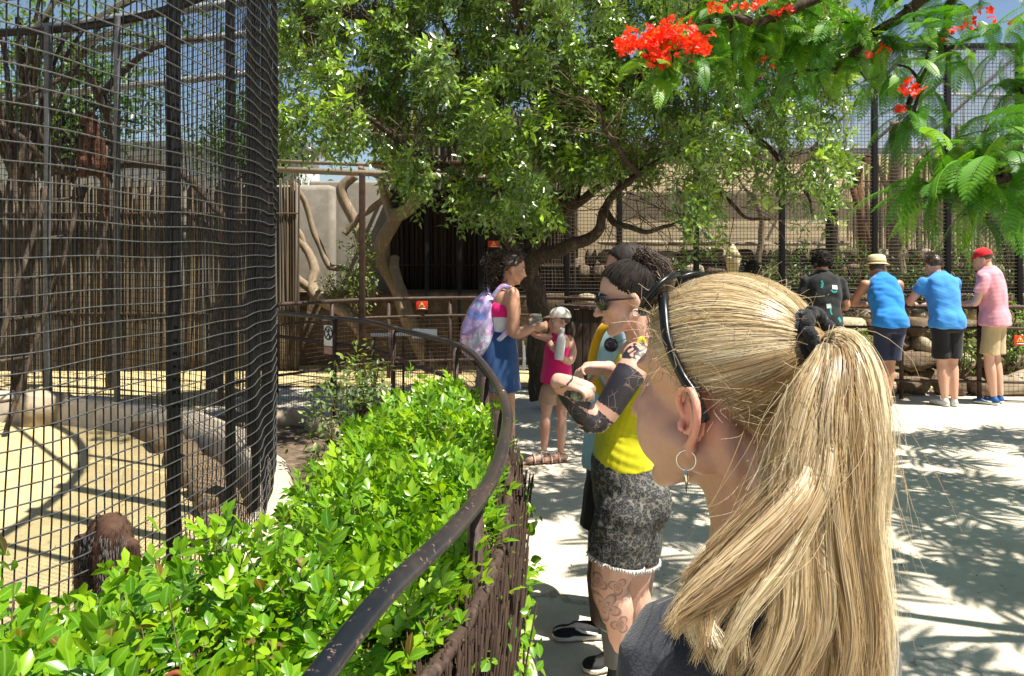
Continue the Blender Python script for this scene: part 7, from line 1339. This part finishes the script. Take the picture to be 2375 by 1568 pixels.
# head at a finer grain, one skin with its own ear folds
H = Body(); head_parts(H, bc, Rb, 0.97, None, ears=False, jaw=1.0)
H.limb([bL(-0.02, 0, -0.045), ch_(0.05, -0.004), ch_(0.0)], [0.0525, 0.0535, 0.058])
H.limb([bL(0.02, 0.05, -0.05), bL(-0.01, 0.052, -0.06)], [0.02, 0.024]); H.limb([bL(-0.03, 0.05, -0.03), bL(-0.045, 0.045, -0.075), ch_(0.03) + bl * 0.02 - bf * 0.01], [0.02, 0.016, 0.016])
H.ell(bL(0.045, 0.04, -0.045), (0.034, 0.026, 0.04), Rb)
hs0 = H.build('head_base', S_bl, None, 0.003, 22); hv_ = get_co(hs0.data); hf_ = np.array([p.vertices[:] for p in hs0.data.polygons if len(p.vertices) == 4]); bpy.data.objects.remove(hs0); H.p = [(hv_, [hf_])]
for sg in (1, -1):
    er = lambda u, w, v: bL(-0.012 + (u * 0.97 - w * 0.12) * 0.92, sg * (0.0735 + v * 1.15), -0.022 + (w + u * 0.1) * 0.9)
    hel = [(0.006, -0.002, 0.000), (0.013, 0.012, 0.004), (0.012, 0.026, 0.007), (0.002, 0.036, 0.011), (-0.012, 0.034, 0.016), (-0.021, 0.022, 0.019), (-0.023, 0.006, 0.019), (-0.019, -0.009, 0.016), (-0.012, -0.021, 0.012), (-0.004, -0.030, 0.007)]
    H.limb([er(*p) for p in hel], [0.003, 0.0038, 0.0040, 0.0040, 0.0042, 0.0044, 0.0042, 0.004, 0.0045, 0.0056], k=10)
    H.limb([er(-0.006, 0.022, 0.011), er(-0.012, 0.012, 0.013), er(-0.013, 0.0, 0.013), er(-0.008, -0.011, 0.011), er(0.0, -0.014, 0.008)], [0.003, 0.0032, 0.0032, 0.0032, 0.003], k=8)
    H.ell(er(-0.006, 0.006, 0.002), (0.019, 0.0028, 0.029), Rb @ frame((1, -0.42 * sg, 0)))
    H.ell(er(-0.004, -0.032, 0.006), (0.0085, 0.0058, 0.0095), Rb); H.limb([er(0.010, -0.006, 0.003), er(0.008, -0.012, 0.005)], [0.0045, 0.004], k=8)
hd_ = H.build('head', S_bl, BL, 0.0021, 2); hco = get_co(hd_.data); ed = np.minimum(np.linalg.norm(hco - bL(-0.02, 0.082, -0.02), axis=1), np.linalg.norm(hco - bL(-0.02, -0.082, -0.02), axis=1)); set_attr(hd_.data, 'flush', np.clip(1.5 - ed / 0.028, 0, 1)); face_bits(BL, bc, Rb, 0.97, None, on=hd_)
# black T-shirt with soft creases
m_tee = cloth('washed_black_cotton', (0.022, 0.025, 0.032), (0.034, 0.038, 0.048), 0.9, 420, 14, 0.5)
B = Body(); B.loft([(ch_(-0.56), 0.185, 0.135), (ch_(-0.42), 0.16, 0.12), (ch_(-0.25), 0.170, 0.125), (ch_(-0.105, 0.01), 0.185, 0.112), (ch_(-0.045, 0.008), 0.150, 0.085), (ch_(-0.005, 0.004), 0.085, 0.078)], bl)
for (s_, e_, w_), sg in zip(armsB, (1, -1)): B.limb([s_ - bl * sg * 0.05, s_, s_ + (e_ - s_) * 0.35, s_ + (e_ - s_) * 0.72], [0.060, 0.061, 0.063, 0.068], flat1=True)
wr1 = folds(0.006, 11, 71, (1, 1, 0.7)); wr2 = folds(0.0022, 34, 72, (1, 0.6, 1)); tee = B.build('shirt', m_tee, BL, 0.0058, 2, lambda co: wr1(co) + wr2(co))
V, F = tubes(A_([ch_(0.004, 0.002) + 0.068 * (math.cos(t) * bl + math.sin(t) * bf * 0.95) + [0, 0, 0.004 - 0.014 * math.sin(t)] for t in np.linspace(0, 6.2832, 41)]), 0.007, 8, False); obj('collar', V, F, m_tee, tee, True)
B = Body(); B.loft([(ch_(-0.6), 0.165, 0.12), (ch_(-0.5), 0.17, 0.12), (ch_(-0.42), 0.15, 0.108)], bl)
for h, kn, an in legsB: B.limb([h, h + (kn - h) * 0.6], [0.1, 0.098], flat1=True)
B.build('shorts', cloth('dark_denim', (0.02, 0.03, 0.06)), BL, 0.01, 2)
for h, kn, an in legsB: shoe(BL, (an[0] - bf[0] * 0.06, an[1] - bf[1] * 0.06, 0), (an[0] + bf[0] * 0.18, an[1] + bf[1] * 0.18, 0), ank=an)

# --- hair
m, nt, b = nodes('blonde_hair'); a = N(nt, 'ShaderNodeAttribute'); a.attribute_name = 'tint'
col = ramp(nt, [(0.0, (0.10, 0.058, 0.024)), (0.3, (0.30, 0.185, 0.075)), (0.6, (0.57, 0.43, 0.23)), (1.0, (0.82, 0.73, 0.52))], a.outputs['Fac']); nt.links.new(col, b.inputs['Base Color'])
ah = N(nt, 'ShaderNodeAttribute'); ah.attribute_name = 'rib'; sk_ = N(nt, 'ShaderNodeTexNoise'); sk_.noise_dimensions = '1D'; sk_.inputs['Scale'].default_value = 1.0; sk_.inputs['Detail'].default_value = 5; sk_.inputs['Roughness'].default_value = 0.7; nt.links.new(ah.outputs['Fac'], sk_.inputs['W'])
col = mixc(nt, ramp(nt, [(0.32, (0.72, 0.72, 0.72)), (0.50, (0, 0, 0))], sk_.outputs[0]), col, (0.15, 0.085, 0.032)); col = mixc(nt, ramp(nt, [(0.52, (0, 0, 0)), (0.68, (0.75, 0.75, 0.75))], sk_.outputs[0]), col, (0.90, 0.83, 0.66)); nt.links.new(col, b.inputs['Base Color']); bump(nt, b, sk_.outputs[0], 0.35, 0.0015)
b.inputs['Roughness'].default_value = 0.31; b.inputs['Specular IOR Level'].default_value = 0.75
tr = N(nt, 'ShaderNodeBsdfTranslucent'); nt.links.new(col, tr.inputs[0]); ms = N(nt, 'ShaderNodeMixShader'); ms.inputs[0].default_value = 0.4; nt.links.new(b.outputs[0], ms.inputs[1]); nt.links.new(tr.outputs[0], ms.inputs[2]); nt.links.new(ms.outputs[0], nt.nodes['Material Output'].inputs['Surface']); M_bl = m
hr, hcn = A_([0.1015, 0.080, 0.0885]), A_([-0.014, 0, 0.030]); tie_l = A_([-0.102, 0.004, 0.048])
hxB = lambda z: np.interp(z, [-0.95, -0.75, -0.5, -0.3, -0.12, 0.02, 0.2, 0.5, 0.75, 0.92], [-0.42, -0.42, -0.36, -0.24, 0.12, 0.36, 0.50, 0.68, 0.66, 1.0])
V, F = sphere((0, 0, 0), (1, 1, 1), 200, 130); kp = (V[:, 0] < hxB(V[:, 2]) - 0.015) & (V[:, 2] > -0.86)
low_ext = lambda d: np.where(d[:, 2:3] < -0.2, 1 + 0.10 * np.clip(-0.2 - d[:, 2:3], 0, 1), 1.0)
tdir = nrm((tie_l - hcn) / hr); q1_ = nrm(np.cross(tdir, [0, 1.0, 0])); q2_ = np.cross(tdir, q1_)
around = lambda d: np.arctan2(d @ q2_, d @ q1_)
lump = lambda d: 0.010 * vnoise(np.stack([np.cos(around(d)) * 5, np.sin(around(d)) * 5, 0.4 * (d @ tdir)], -1), 12, 1.6) * np.clip(1.4 * (1 - d @ tdir), 0, 1)
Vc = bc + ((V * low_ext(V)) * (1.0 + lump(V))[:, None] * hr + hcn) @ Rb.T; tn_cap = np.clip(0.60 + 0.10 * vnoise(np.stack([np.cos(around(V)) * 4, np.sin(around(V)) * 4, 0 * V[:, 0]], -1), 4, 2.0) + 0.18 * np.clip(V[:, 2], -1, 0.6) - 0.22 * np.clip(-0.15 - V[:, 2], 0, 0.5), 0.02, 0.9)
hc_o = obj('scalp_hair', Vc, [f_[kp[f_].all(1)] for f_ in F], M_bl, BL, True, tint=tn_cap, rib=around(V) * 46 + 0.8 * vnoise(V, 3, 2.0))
def strands(name, S, R, tint, par, out=None, tilt=0.6, seed=1):
    """hair as narrow ribbons lying along the surface they grow from"""
    if out is None:
        V, F = tubes(S, R, 3, False); return tag(obj(name, V, F, M_bl, par, True, tint=np.repeat(tint, S.shape[1] * 3)), kind='stuff')
    T = nrm(np.gradient(S, axis=1)); W = nrm(np.cross(T, out)); O = np.cross(W, T); g = np.random.default_rng(seed); a = g.normal(size=(len(S), 1, 1)) * tilt; W = np.cos(a) * W + np.sin(a) * O
    V = np.stack([S - W * R[..., None], S + W * R[..., None]], 2); i = np.arange(V.shape[0] * V.shape[1] * 2).reshape(V.shape[:3]); q = np.stack([i[:, :-1, 0], i[:, :-1, 1], i[:, 1:, 1], i[:, 1:, 0]], -1).reshape(-1, 4)
    return tag(obj(name, V.reshape(-1, 3), [q], M_bl, par, True, tint=np.repeat(tint, S.shape[1] * 2)), kind='stuff')
S, d = scalp_strands(bc, Rb, 1.0, tie_l, 4200, 91, hxB, hr, hcn, 0.005, 12, -0.9)
ext = 1 + (low_ext(d) - 1)[:, None, :] * (1 - np.linspace(0, 1, 12) ** 2)[None, :, None]; g = np.random.default_rng(92)
S = (S - bc - Rb @ hcn) * ext + bc + Rb @ hcn
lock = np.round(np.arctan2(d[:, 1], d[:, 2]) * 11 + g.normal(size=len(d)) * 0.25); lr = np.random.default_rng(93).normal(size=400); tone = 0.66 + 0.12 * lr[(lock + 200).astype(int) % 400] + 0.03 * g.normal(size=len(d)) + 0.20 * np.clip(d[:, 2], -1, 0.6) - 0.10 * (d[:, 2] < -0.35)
out = nrm(S - (bc + Rb @ hcn)); S = S + out * (0.0016 * lr[(lock + 77).astype(int) % 400])[:, None, None] * np.sin(np.pi * np.linspace(0, 1, 12))[None, :, None]
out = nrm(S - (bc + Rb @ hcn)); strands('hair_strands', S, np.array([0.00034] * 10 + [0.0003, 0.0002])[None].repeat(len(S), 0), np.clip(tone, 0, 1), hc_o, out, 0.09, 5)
# baby hairs at temple, nape and along the parting of the scalp
fl_S = []
for k in range(420):
    z = g.uniform(-0.85, 0.85); sgn = 1 if g.random() < 0.8 else -1; x = hxB(z) - g.uniform(0.0, 0.10); y = math.sqrt(max(0.0, 1 - min(1, x * x + z * z))) * sgn; p = A_([x, y, z]) * hr + hcn; n_ = nrm(A_([x, y, z]) / hr); back = nrm(tie_l - p); dr_ = nrm(back * g.uniform(0.1, 1.0) + n_ * g.uniform(0.1, 0.5) + g.normal(size=3) * 0.45); L_ = g.uniform(0.015, 0.05); c_ = g.normal(size=3) * 0.35
    fl_S.append([p, p + dr_ * L_ * 0.5, p + nrm(dr_ + c_) * L_])
for k in range(380):
    dd = nrm(g.normal(size=3) + [-0.2, 0.4, 0.5]); 
    if dd[0] > hxB(dd[2]): continue
    p = dd * hr * 1.01 + hcn; back = nrm(tie_l - p); t_ = nrm(back + dd * 0.4 + g.normal(size=3) * 0.3); L_ = g.uniform(0.02, 0.06); fl_S.append([p, p + t_ * L_ * 0.5 + dd * 0.003, p + nrm(t_ + g.normal(size=3) * 0.5) * L_])
S = bc + spline(A_(fl_S), 8) @ Rb.T; strands('flyaway_hair', S, np.linspace(0.0003, 0.00015, 8)[None].repeat(len(S), 0), np.clip(g.normal(0.8, 0.12, len(S)), 0, 1), hc_o)
# ponytail guides, from the right edge round to the locks swept over the near shoulder
TI = bc + Rb @ tie_l; tv = to_v(TI); ty = TI[1]
gd = [
    [(1942, 752, -.03), (2000, 850, -.05), (2018, 1020, -.06), (2028, 1200, -.06), (2036, 1370, -.06), (2012, 1560, -.05), (1990, 1740, -.04)],
    [(1930, 758, -.04), (1975, 860, -.06), (2000, 1030, -.07), (1998, 1220, -.075), (2002, 1400, -.07), (1990, 1560, -.06), (1960, 1740, -.05)],
    [(1925, 772, -.05), (1950, 890, -.075), (1965, 1060, -.085), (1972, 1250, -.09), (1968, 1420, -.085), (1958, 1580, -.08), (1935, 1740, -.07)],
    [(1918, 785, -.055), (1925, 920, -.085), (1925, 1100, -.095), (1930, 1290, -.10), (1935, 1450, -.10), (1945, 1600, -.09), (1930, 1740, -.08)],
    [(1908, 800, -.06), (1900, 930, -.085), (1885, 1110, -.10), (1880, 1300, -.105), (1885, 1450, -.105), (1870, 1600, -.10), (1880, 1740, -.09)],
    [(1900, 812, -.06), (1882, 940, -.085), (1850, 1110, -.10), (1835, 1280, -.11), (1845, 1420, -.115), (1800, 1560, -.115), (1770, 1700, -.11)],
    [(1898, 828, -.058), (1888, 955, -.082), (1845, 1110, -.105), (1775, 1260, -.12), (1745, 1400, -.13), (1705, 1530, -.135), (1690, 1640, -.13)],
    [(1896, 835, -.055), (1895, 975, -.08), (1858, 1130, -.105), (1785, 1265, -.125), (1690, 1360, -.14), (1655, 1450, -.145), (1640, 1540, -.145)],
    [(1894, 840, -.053), (1895, 985, -.075), (1855, 1120, -.105), (1770, 1240, -.125), (1690, 1345, -.14), (1625, 1425, -.15), (1610, 1475, -.155)],
    [(1892, 845, -.05), (1893, 990, -.07), (1848, 1108, -.10), (1752, 1215, -.12), (1650, 1320, -.14), (1580, 1395, -.15), (1535, 1432, -.155)],
]
GD = A_([[TI + Rb @ A_([-0.020, -0.004, 0.000])] + [at_y(x + (18 if j == 0 else 0), y + (34 if j == 0 else 12 if j == 1 else 0), ty + dy) for j, (x, y, dy) in enumerate(q)] for q in gd]); NP = 24; GS = spline(GD, NP)
u = np.linspace(0, 1, NP); g = np.random.default_rng(95); NL = 104; KK = 30
cen_line = GS[1:6].mean(0) + np.array([-0.01, 0.05, 0]); lw_ = np.clip(np.sort(np.concatenate([g.uniform(0, 5.4, 70), g.uniform(5.4, 9, 34)])), 0, 8.99)
LV, LF, LT_, LR, allS, allO, allT, off0 = [], [], [], [], [], [], [], 0
ang = np.arange(KK) * 2 * np.pi / KK
for l in range(NL):
    i0 = int(lw_[l]); f0 = lw_[l] - i0; P = GS[i0] * (1 - f0) + GS[i0 + 1] * f0; dep = g.normal() * 0.011; lat = g.normal() * 0.007; left = lw_[l] > 5.4
    ln = g.uniform(0.80, 1.0) if not left else g.uniform(0.66, 1.0); P = spline(P, 400)[(np.linspace(0, ln, NP) * 399).astype(int)]
    P = P + np.clip(u * 2.0, 0, 1)[:, None] * np.array([lat, dep, 0]); ph, fq, am = 0.6 * lw_[l] + g.normal() * 0.45, g.uniform(6.5, 10.0) * ln, g.uniform(0.006, 0.016)
    P = P + (am * u ** 1.15)[:, None] * np.stack([np.sin(u * fq + ph), 0.8 * np.cos(u * fq * 1.1 + ph), 0 * u], -1)
    rad = (0.0030 + 0.0072 * np.clip(u * 2.0, 0, 1) ** 0.8) * np.clip(1.06 - u ** 2.6, 0.03, 1) * g.uniform(0.7, 1.25) * (0.85 if left else 1.0); T = nrm(np.gradient(P, axis=0)); A1 = nrm(np.cross(T, [0.25, 1.0, 0])); A2 = np.cross(T, A1)
    tw = g.normal() * 0.5 + u * g.normal() * 0.9; ca, sa = np.cos(ang[None] + 0 * tw[:, None]), np.sin(ang[None] + 0 * tw[:, None]); ex, ey = 1.55 * ca, 0.55 * sa; X_ = ex * np.cos(tw)[:, None] * 1.0 - ey * np.sin(tw)[:, None]; Y_ = ex * np.sin(tw)[:, None] * 0.6 + ey * np.cos(tw)[:, None]
    mod = 1 + 0.10 * np.sin(4 * ang + g.uniform(0, 6)) + 0.07 * np.sin(9 * ang + g.uniform(0, 6)) + 0.05 * np.sin(15 * ang + g.uniform(0, 6))
    V = P[:, None] + (rad[:, None] * X_ * mod)[..., None] * A1[:, None] + (rad[:, None] * Y_ * mod)[..., None] * A2[:, None]; i = np.arange(NP * KK).reshape(NP, KK) + off0; off0 += NP * KK
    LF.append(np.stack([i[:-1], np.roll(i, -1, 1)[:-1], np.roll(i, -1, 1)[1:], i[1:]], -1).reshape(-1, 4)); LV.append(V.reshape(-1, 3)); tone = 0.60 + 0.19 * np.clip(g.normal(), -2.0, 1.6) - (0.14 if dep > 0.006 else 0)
    LT_.append(np.full(NP * KK, np.clip(tone, 0.05, 0.95))); LR.append(np.tile(np.abs(((ang / np.pi) + 1) % 2 - 1) * 30 + l * 77.7, NP) + np.repeat(0.8 * np.sin(u * 5 + l), KK))
    nS = 62; an = g.uniform(0, 6.283, nS); rr = g.uniform(0.9, 1.3, nS); S_ = P[None] + (rr * 1.5 * np.cos(an))[:, None, None] * A1 * rad[None, :, None] + (rr * 0.6 * np.sin(an))[:, None, None] * A2 * rad[None, :, None] + (0.0022 * u)[None, :, None] * g.normal(size=(nS, 1, 3)) + (0.0026 * u)[None, :, None] * np.sin(u[None, :, None] * 8 + g.uniform(0, 6, (nS, 1, 3)))
    S_[:, -3:] += (S_[:, -3:] - S_[:, -4:-3]) * 0.25; allS.append(S_); allO.append(nrm((S_ - P[None]) + np.array([0, -0.003, 0.0]))); allT.append(np.clip(tone + 0.08 + 0.09 * g.normal(size=nS), 0, 1))
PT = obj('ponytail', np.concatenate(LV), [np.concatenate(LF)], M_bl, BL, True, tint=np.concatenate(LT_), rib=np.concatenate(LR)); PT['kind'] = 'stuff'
S = np.concatenate(allS); strands('tail_strands', S, (0.00034 * np.clip(1.15 - u ** 5, 0.3, 1))[None].repeat(len(S), 0), np.concatenate(allT), PT, np.concatenate(allO), 0.3, 6)
n = 300; w = g.uniform(0, len(gd) - 1.01, n); i0 = w.astype(int); fr_ = (w - i0)[:, None, None]; S = GS[i0] * (1 - fr_) + GS[i0 + 1] * fr_; S = S + g.normal(size=(n, 1, 3)) * 0.02 * np.clip(u * 3, 0, 1)[None, :, None] + 0.022 * u[None, :, None] * np.sin(u[None, :, None] * g.uniform(4, 14, (n, 1, 3)) + g.uniform(0, 6, (n, 1, 3))); st0 = g.integers(0, 9, n); S = np.stack([S[k, s0:s0 + 9] for k, s0 in enumerate(st0)]); S = S + np.linspace(0, 1, 9)[None, :, None] ** 2 * g.normal(size=(n, 1, 3)) * 0.018
strands('loose_hair', S, np.linspace(0.0003, 0.00015, 9)[None].repeat(n, 0), np.clip(g.normal(0.75, 0.15, n), 0, 1), PT)
# ribbed black hair tie
tx = nrm(Rb @ A_([-0.93, 0.05, 0.36])); t1 = nrm(np.cross(tx, (0, 0, 1))); t2 = np.cross(tx, t1); tcn = TI + tx * 0.008 + A_([0, -0.004, 0.003]); a = np.linspace(0, 6.2832, 65); HT = thing('hair_tie', tcn, 'thick ribbed black hair tie holding the blonde ponytail', 'hair tie')
for k, o_x in enumerate((-0.010, 0.0, 0.010)):
    V, F = tubes(A_([tcn + tx * (o_x + 0.0012 * math.sin(t * 9 + k)) + (0.0245 + 0.0012 * math.sin(t * 14 + k * 2)) * (math.cos(t) * t1 * 0.8 + math.sin(t) * t2 * 1.0) for t in a]), 0.0068 + 0 * a[None], 8, False); obj('band', V, F, cloth('black_elastic', (0.012, 0.012, 0.014), None, 0.85, 300, 60, 0.8) if k == 0 else bpy.data.materials['black_elastic'], HT, True)
V, F = sphere(TI + tx * 0.002, (0.021, 0.021, 0.021), 16, 10); obj('hair_knot', V, F, M_bl, hc_o, True, tint=np.full(len(V), 0.45))
# sunglasses pushed up on her hair
GLS = thing('sunglasses', bL(0.05, 0, 0.12), 'black sunglasses pushed up on top of the blonde hair', 'sunglasses')
def flush(x, y, z, k=1.05): q = A_([x, y, z]) - hcn; return bL(*(hcn + q / np.linalg.norm(q / hr) * k))
for y in (1, -1):
    B = Body(); B.ell(flush(0.060, y * 0.032, 0.114, 1.09), (0.006, 0.033, 0.026), Rb @ frame((0.72, y * 0.2, 0.65), (-0.6, 0, 0.75))); B.build('lens', M_lens, GLS, 0.003, 1)
    V, F = tubes(spline(A_([flush(0.048, y * 0.060, 0.122, 1.085), flush(0.030, y * 0.075, 0.098, 1.06), flush(0.008, y * 0.0845, 0.056, 1.055), bL(-0.012, y * 0.0855, 0.022), bL(-0.028, y * 0.088, 0.002), bL(-0.036, y * 0.087, -0.022)]), 26), np.concatenate([np.linspace(0.0078, 0.006, 14), np.linspace(0.006, 0.0072, 12)])[None], 10, flat=0.8); obj('temple_arm', V, F, M_gloss, GLS, True)
    aa = np.linspace(0, 6.2832, 31); fo = Rb @ frame((0.72, y * 0.2, 0.65), (-0.6, 0, 0.75)); V, F = tubes(A_([flush(0.061, y * 0.032, 0.1145, 1.10) + fo @ A_([0, 0.035 * math.cos(t), 0.0275 * math.sin(t)]) for t in aa]), 0.0034, 6, False); obj('rim', V, F, M_gloss, GLS, True)
V, F = tubes(A_([flush(0.066, 0.008, 0.118, 1.11), flush(0.068, 0, 0.120, 1.12), flush(0.066, -0.008, 0.118, 1.11)]), 0.0032, 6); obj('bridge', V, F, M_gloss, GLS, True)
# hoop earring with a spike
eb = bL(-0.016 + 0.004, 0.0735 + 0.0115, -0.020 - 0.036); ER = thing('earring', eb, 'silver hoop earring with hanging spike in the blonde woman\'s ear', 'earring'); hv = nrm(Rb @ A_([1.0, 0.35, 0])); aa = np.linspace(0, 6.2832, 33)
hc2 = eb + A_([0, 0, -0.006]); V, F = tubes(A_([hc2 + 0.0098 * (math.cos(t) * hv + math.sin(t) * A_([0, 0, 1.0])) for t in aa]), 0.0009, 8, False); obj('hoop', V, F, M_metal, ER, True)
sp = hc2 + A_([0, 0, -0.0098]); V, F = tubes(A_([sp, sp - [0, 0, 0.003], sp - [0, 0, 0.0045], sp - [0, 0, 0.006], sp - [0, 0, 0.0235]]), A_([[0.0012, 0.0012, 0.003, 0.0026, 0.0002]]), 10); obj('spike', V, F, M_metal, ER, True)

# ------------------------------------------------------------------ animals in the aviary
def fur(par, P, Nn, n, ln, mat, seed, down=0.5, w=0.0016, tint=None):
    g = np.random.default_rng(seed); k = g.choice(len(P), n); p = P[k]; d = nrm(Nn[k] + g.normal(size=(n, 3)) * 0.35 + [0, 0, -down]); S = np.stack([p, p + d * ln * 0.5, p + nrm(d + [0, 0, -0.4]) * ln], 1); V, F = tubes(S, A_([w, w * 0.8, w * 0.2])[None].repeat(n, 0), 3, False); return tag(obj('fur', V, F, mat, par, True), kind='stuff')
def mesh_pn(o): me = o.data; no = np.empty(len(me.vertices) * 3, np.float32); me.vertices.foreach_get('normal', no); return get_co(me), no.reshape(-1, 3)
M_fur1 = pm('rusty_fur', (0.11, 0.045, 0.02), (0.06, 0.026, 0.014), 30, 0.8, 0.4, 0.004); M_fur2 = pm('grey_fur', (0.17, 0.16, 0.155), (0.10, 0.095, 0.09), 30, 0.8, 0.4, 0.004); M_fur3 = pm('dark_brown_fur', (0.085, 0.045, 0.028), (0.05, 0.028, 0.02), 30, 0.8, 0.4, 0.004)
# rusty bird-like monkey sitting on a limb
Y0 = 8.75; mk_ = thing('small_monkey', at_y(215, 400, Y0), 'rusty brown monkey sitting upright on a limb inside the aviary', 'monkey'); B = Body(); Qm = lambda x, y, d=0.0: at_y(x, y, Y0 + d)
B.limb([Qm(205, 385), Qm(208, 345), Qm(215, 300)], [0.105, 0.125, 0.08]); B.limb([Qm(226, 380), Qm(222, 330)], [0.09, 0.09]); B.ell(Qm(208, 275), (0.075, 0.075, 0.08)); B.ell(Qm(194, 279), (0.045, 0.045, 0.04)); B.ell(Qm(214, 258, -0.06), (0.015, 0.02, 0.022)); B.ell(Qm(216, 258, 0.06), (0.015, 0.02, 0.022))
for dy in (-0.1, 0.1): B.limb([Qm(212, 308, dy), Qm(195, 340, dy * 1.2), Qm(200, 385, dy)], [0.042, 0.034, 0.026]); B.limb([Qm(215, 385, dy), Qm(188, 372, dy * 1.3), Qm(196, 402, dy * 1.2), Qm(184, 404, dy * 1.2)], [0.06, 0.048, 0.03, 0.024])
B.limb([Qm(232, 390), Qm(242, 420), Qm(238, 470), Qm(244, 510)], [0.028, 0.022, 0.018, 0.012]); bo_ = B.build('body', M_fur1, mk_, 0.012, 3); P_, N_ = mesh_pn(bo_); fur(bo_, P_, N_, 2200, 0.022, M_fur1, 1, 1.2, w=0.003)
for dy in (-0.022, 0.022): V, F = sphere(Qm(189, 272, dy), (0.008, 0.008, 0.008), 8, 6); obj('eye', V, F, M_gloss, mk_, True)
# two furry animals huddled low by the mesh
Y0 = 2.72
def ape(vx0, vx1, vtop, Yc, back, rump, label, seed, face):
    Qa = lambda x, y, d=0.0: at_y(x, y, Yc + d); cx = (vx0 + vx1) / 2; r = at_y(vx1, 600, Yc)[0] - at_y(vx0, 600, Yc)[0]; top = Qa(cx, vtop)[2]; X = Qa(cx, 600)[0]
    t = thing('lemur', (X, Yc, 0.01), label, 'animal', 'furry animals huddled by the mesh'); B = Body(); k = r / 0.26
    B.limb([(X, Yc + 0.02, 0.13 * k), (X, Yc, 0.24 * k), (X - face * 0.02, Yc + 0.03, top - 0.12 * k)], [0.13 * k, 0.125 * k, 0.10 * k]); B.ell((X - face * 0.05, Yc + 0.10 * k, top - 0.085 * k), (0.075 * k, 0.08 * k, 0.075 * k)); B.ell((X - face * 0.10 * k, Yc + 0.15 * k, top - 0.10 * k), (0.04 * k, 0.05 * k, 0.035 * k))
    for s_ in (-1, 1): B.ell((X - face * 0.03 + s_ * 0.06 * k, Yc + 0.08 * k, top - 0.035 * k), (0.022 * k, 0.014 * k, 0.03 * k)); B.limb([(X + s_ * 0.09 * k, Yc + 0.02, 0.14 * k), (X + s_ * 0.14 * k, Yc + 0.14 * k, 0.22 * k), (X + s_ * 0.11 * k, Yc + 0.20 * k, 0.03)], [0.065 * k, 0.05 * k, 0.03 * k]); B.limb([(X + s_ * 0.09 * k, Yc, top - 0.17 * k), (X + s_ * 0.12 * k, Yc + 0.10 * k, 0.2 * k), (X + s_ * 0.07 * k, Yc + 0.2 * k, 0.12 * k)], [0.045 * k, 0.038 * k, 0.026 * k])
    B.limb([(X + face * 0.06, Yc - 0.06, 0.08), (X + face * 0.2 * k, Yc - 0.08, 0.05), (X + face * 0.32 * k, Yc + 0.06, 0.04)], [0.04 * k, 0.035 * k, 0.025 * k]); o = B.build('body', back, t, 0.01, 3); P_, N_ = mesh_pn(o); fur(o, P_, N_, 3000, 0.016, back, seed, 1.6, 0.0012)
    m_ = (np.abs(P_[:, 0] - X) < 0.075 * k) & (P_[:, 1] < Yc) & (P_[:, 2] > 0.06) & (P_[:, 2] < top - 0.1 * k); tag(fur(t, P_[m_] , N_[m_], 1200, 0.02, rump, seed + 1, 1.6, 0.0014)); return t
ape(172, 258, 1196, 2.84, M_fur3, M_fur2, 'dark brown furry animal with pale side sitting behind its neighbour', 5, -1)
ape(218, 322, 1198, 2.70, M_fur3, M_fur2, 'brown furry animal with grey back seated nearest the aviary mesh', 7, 1)
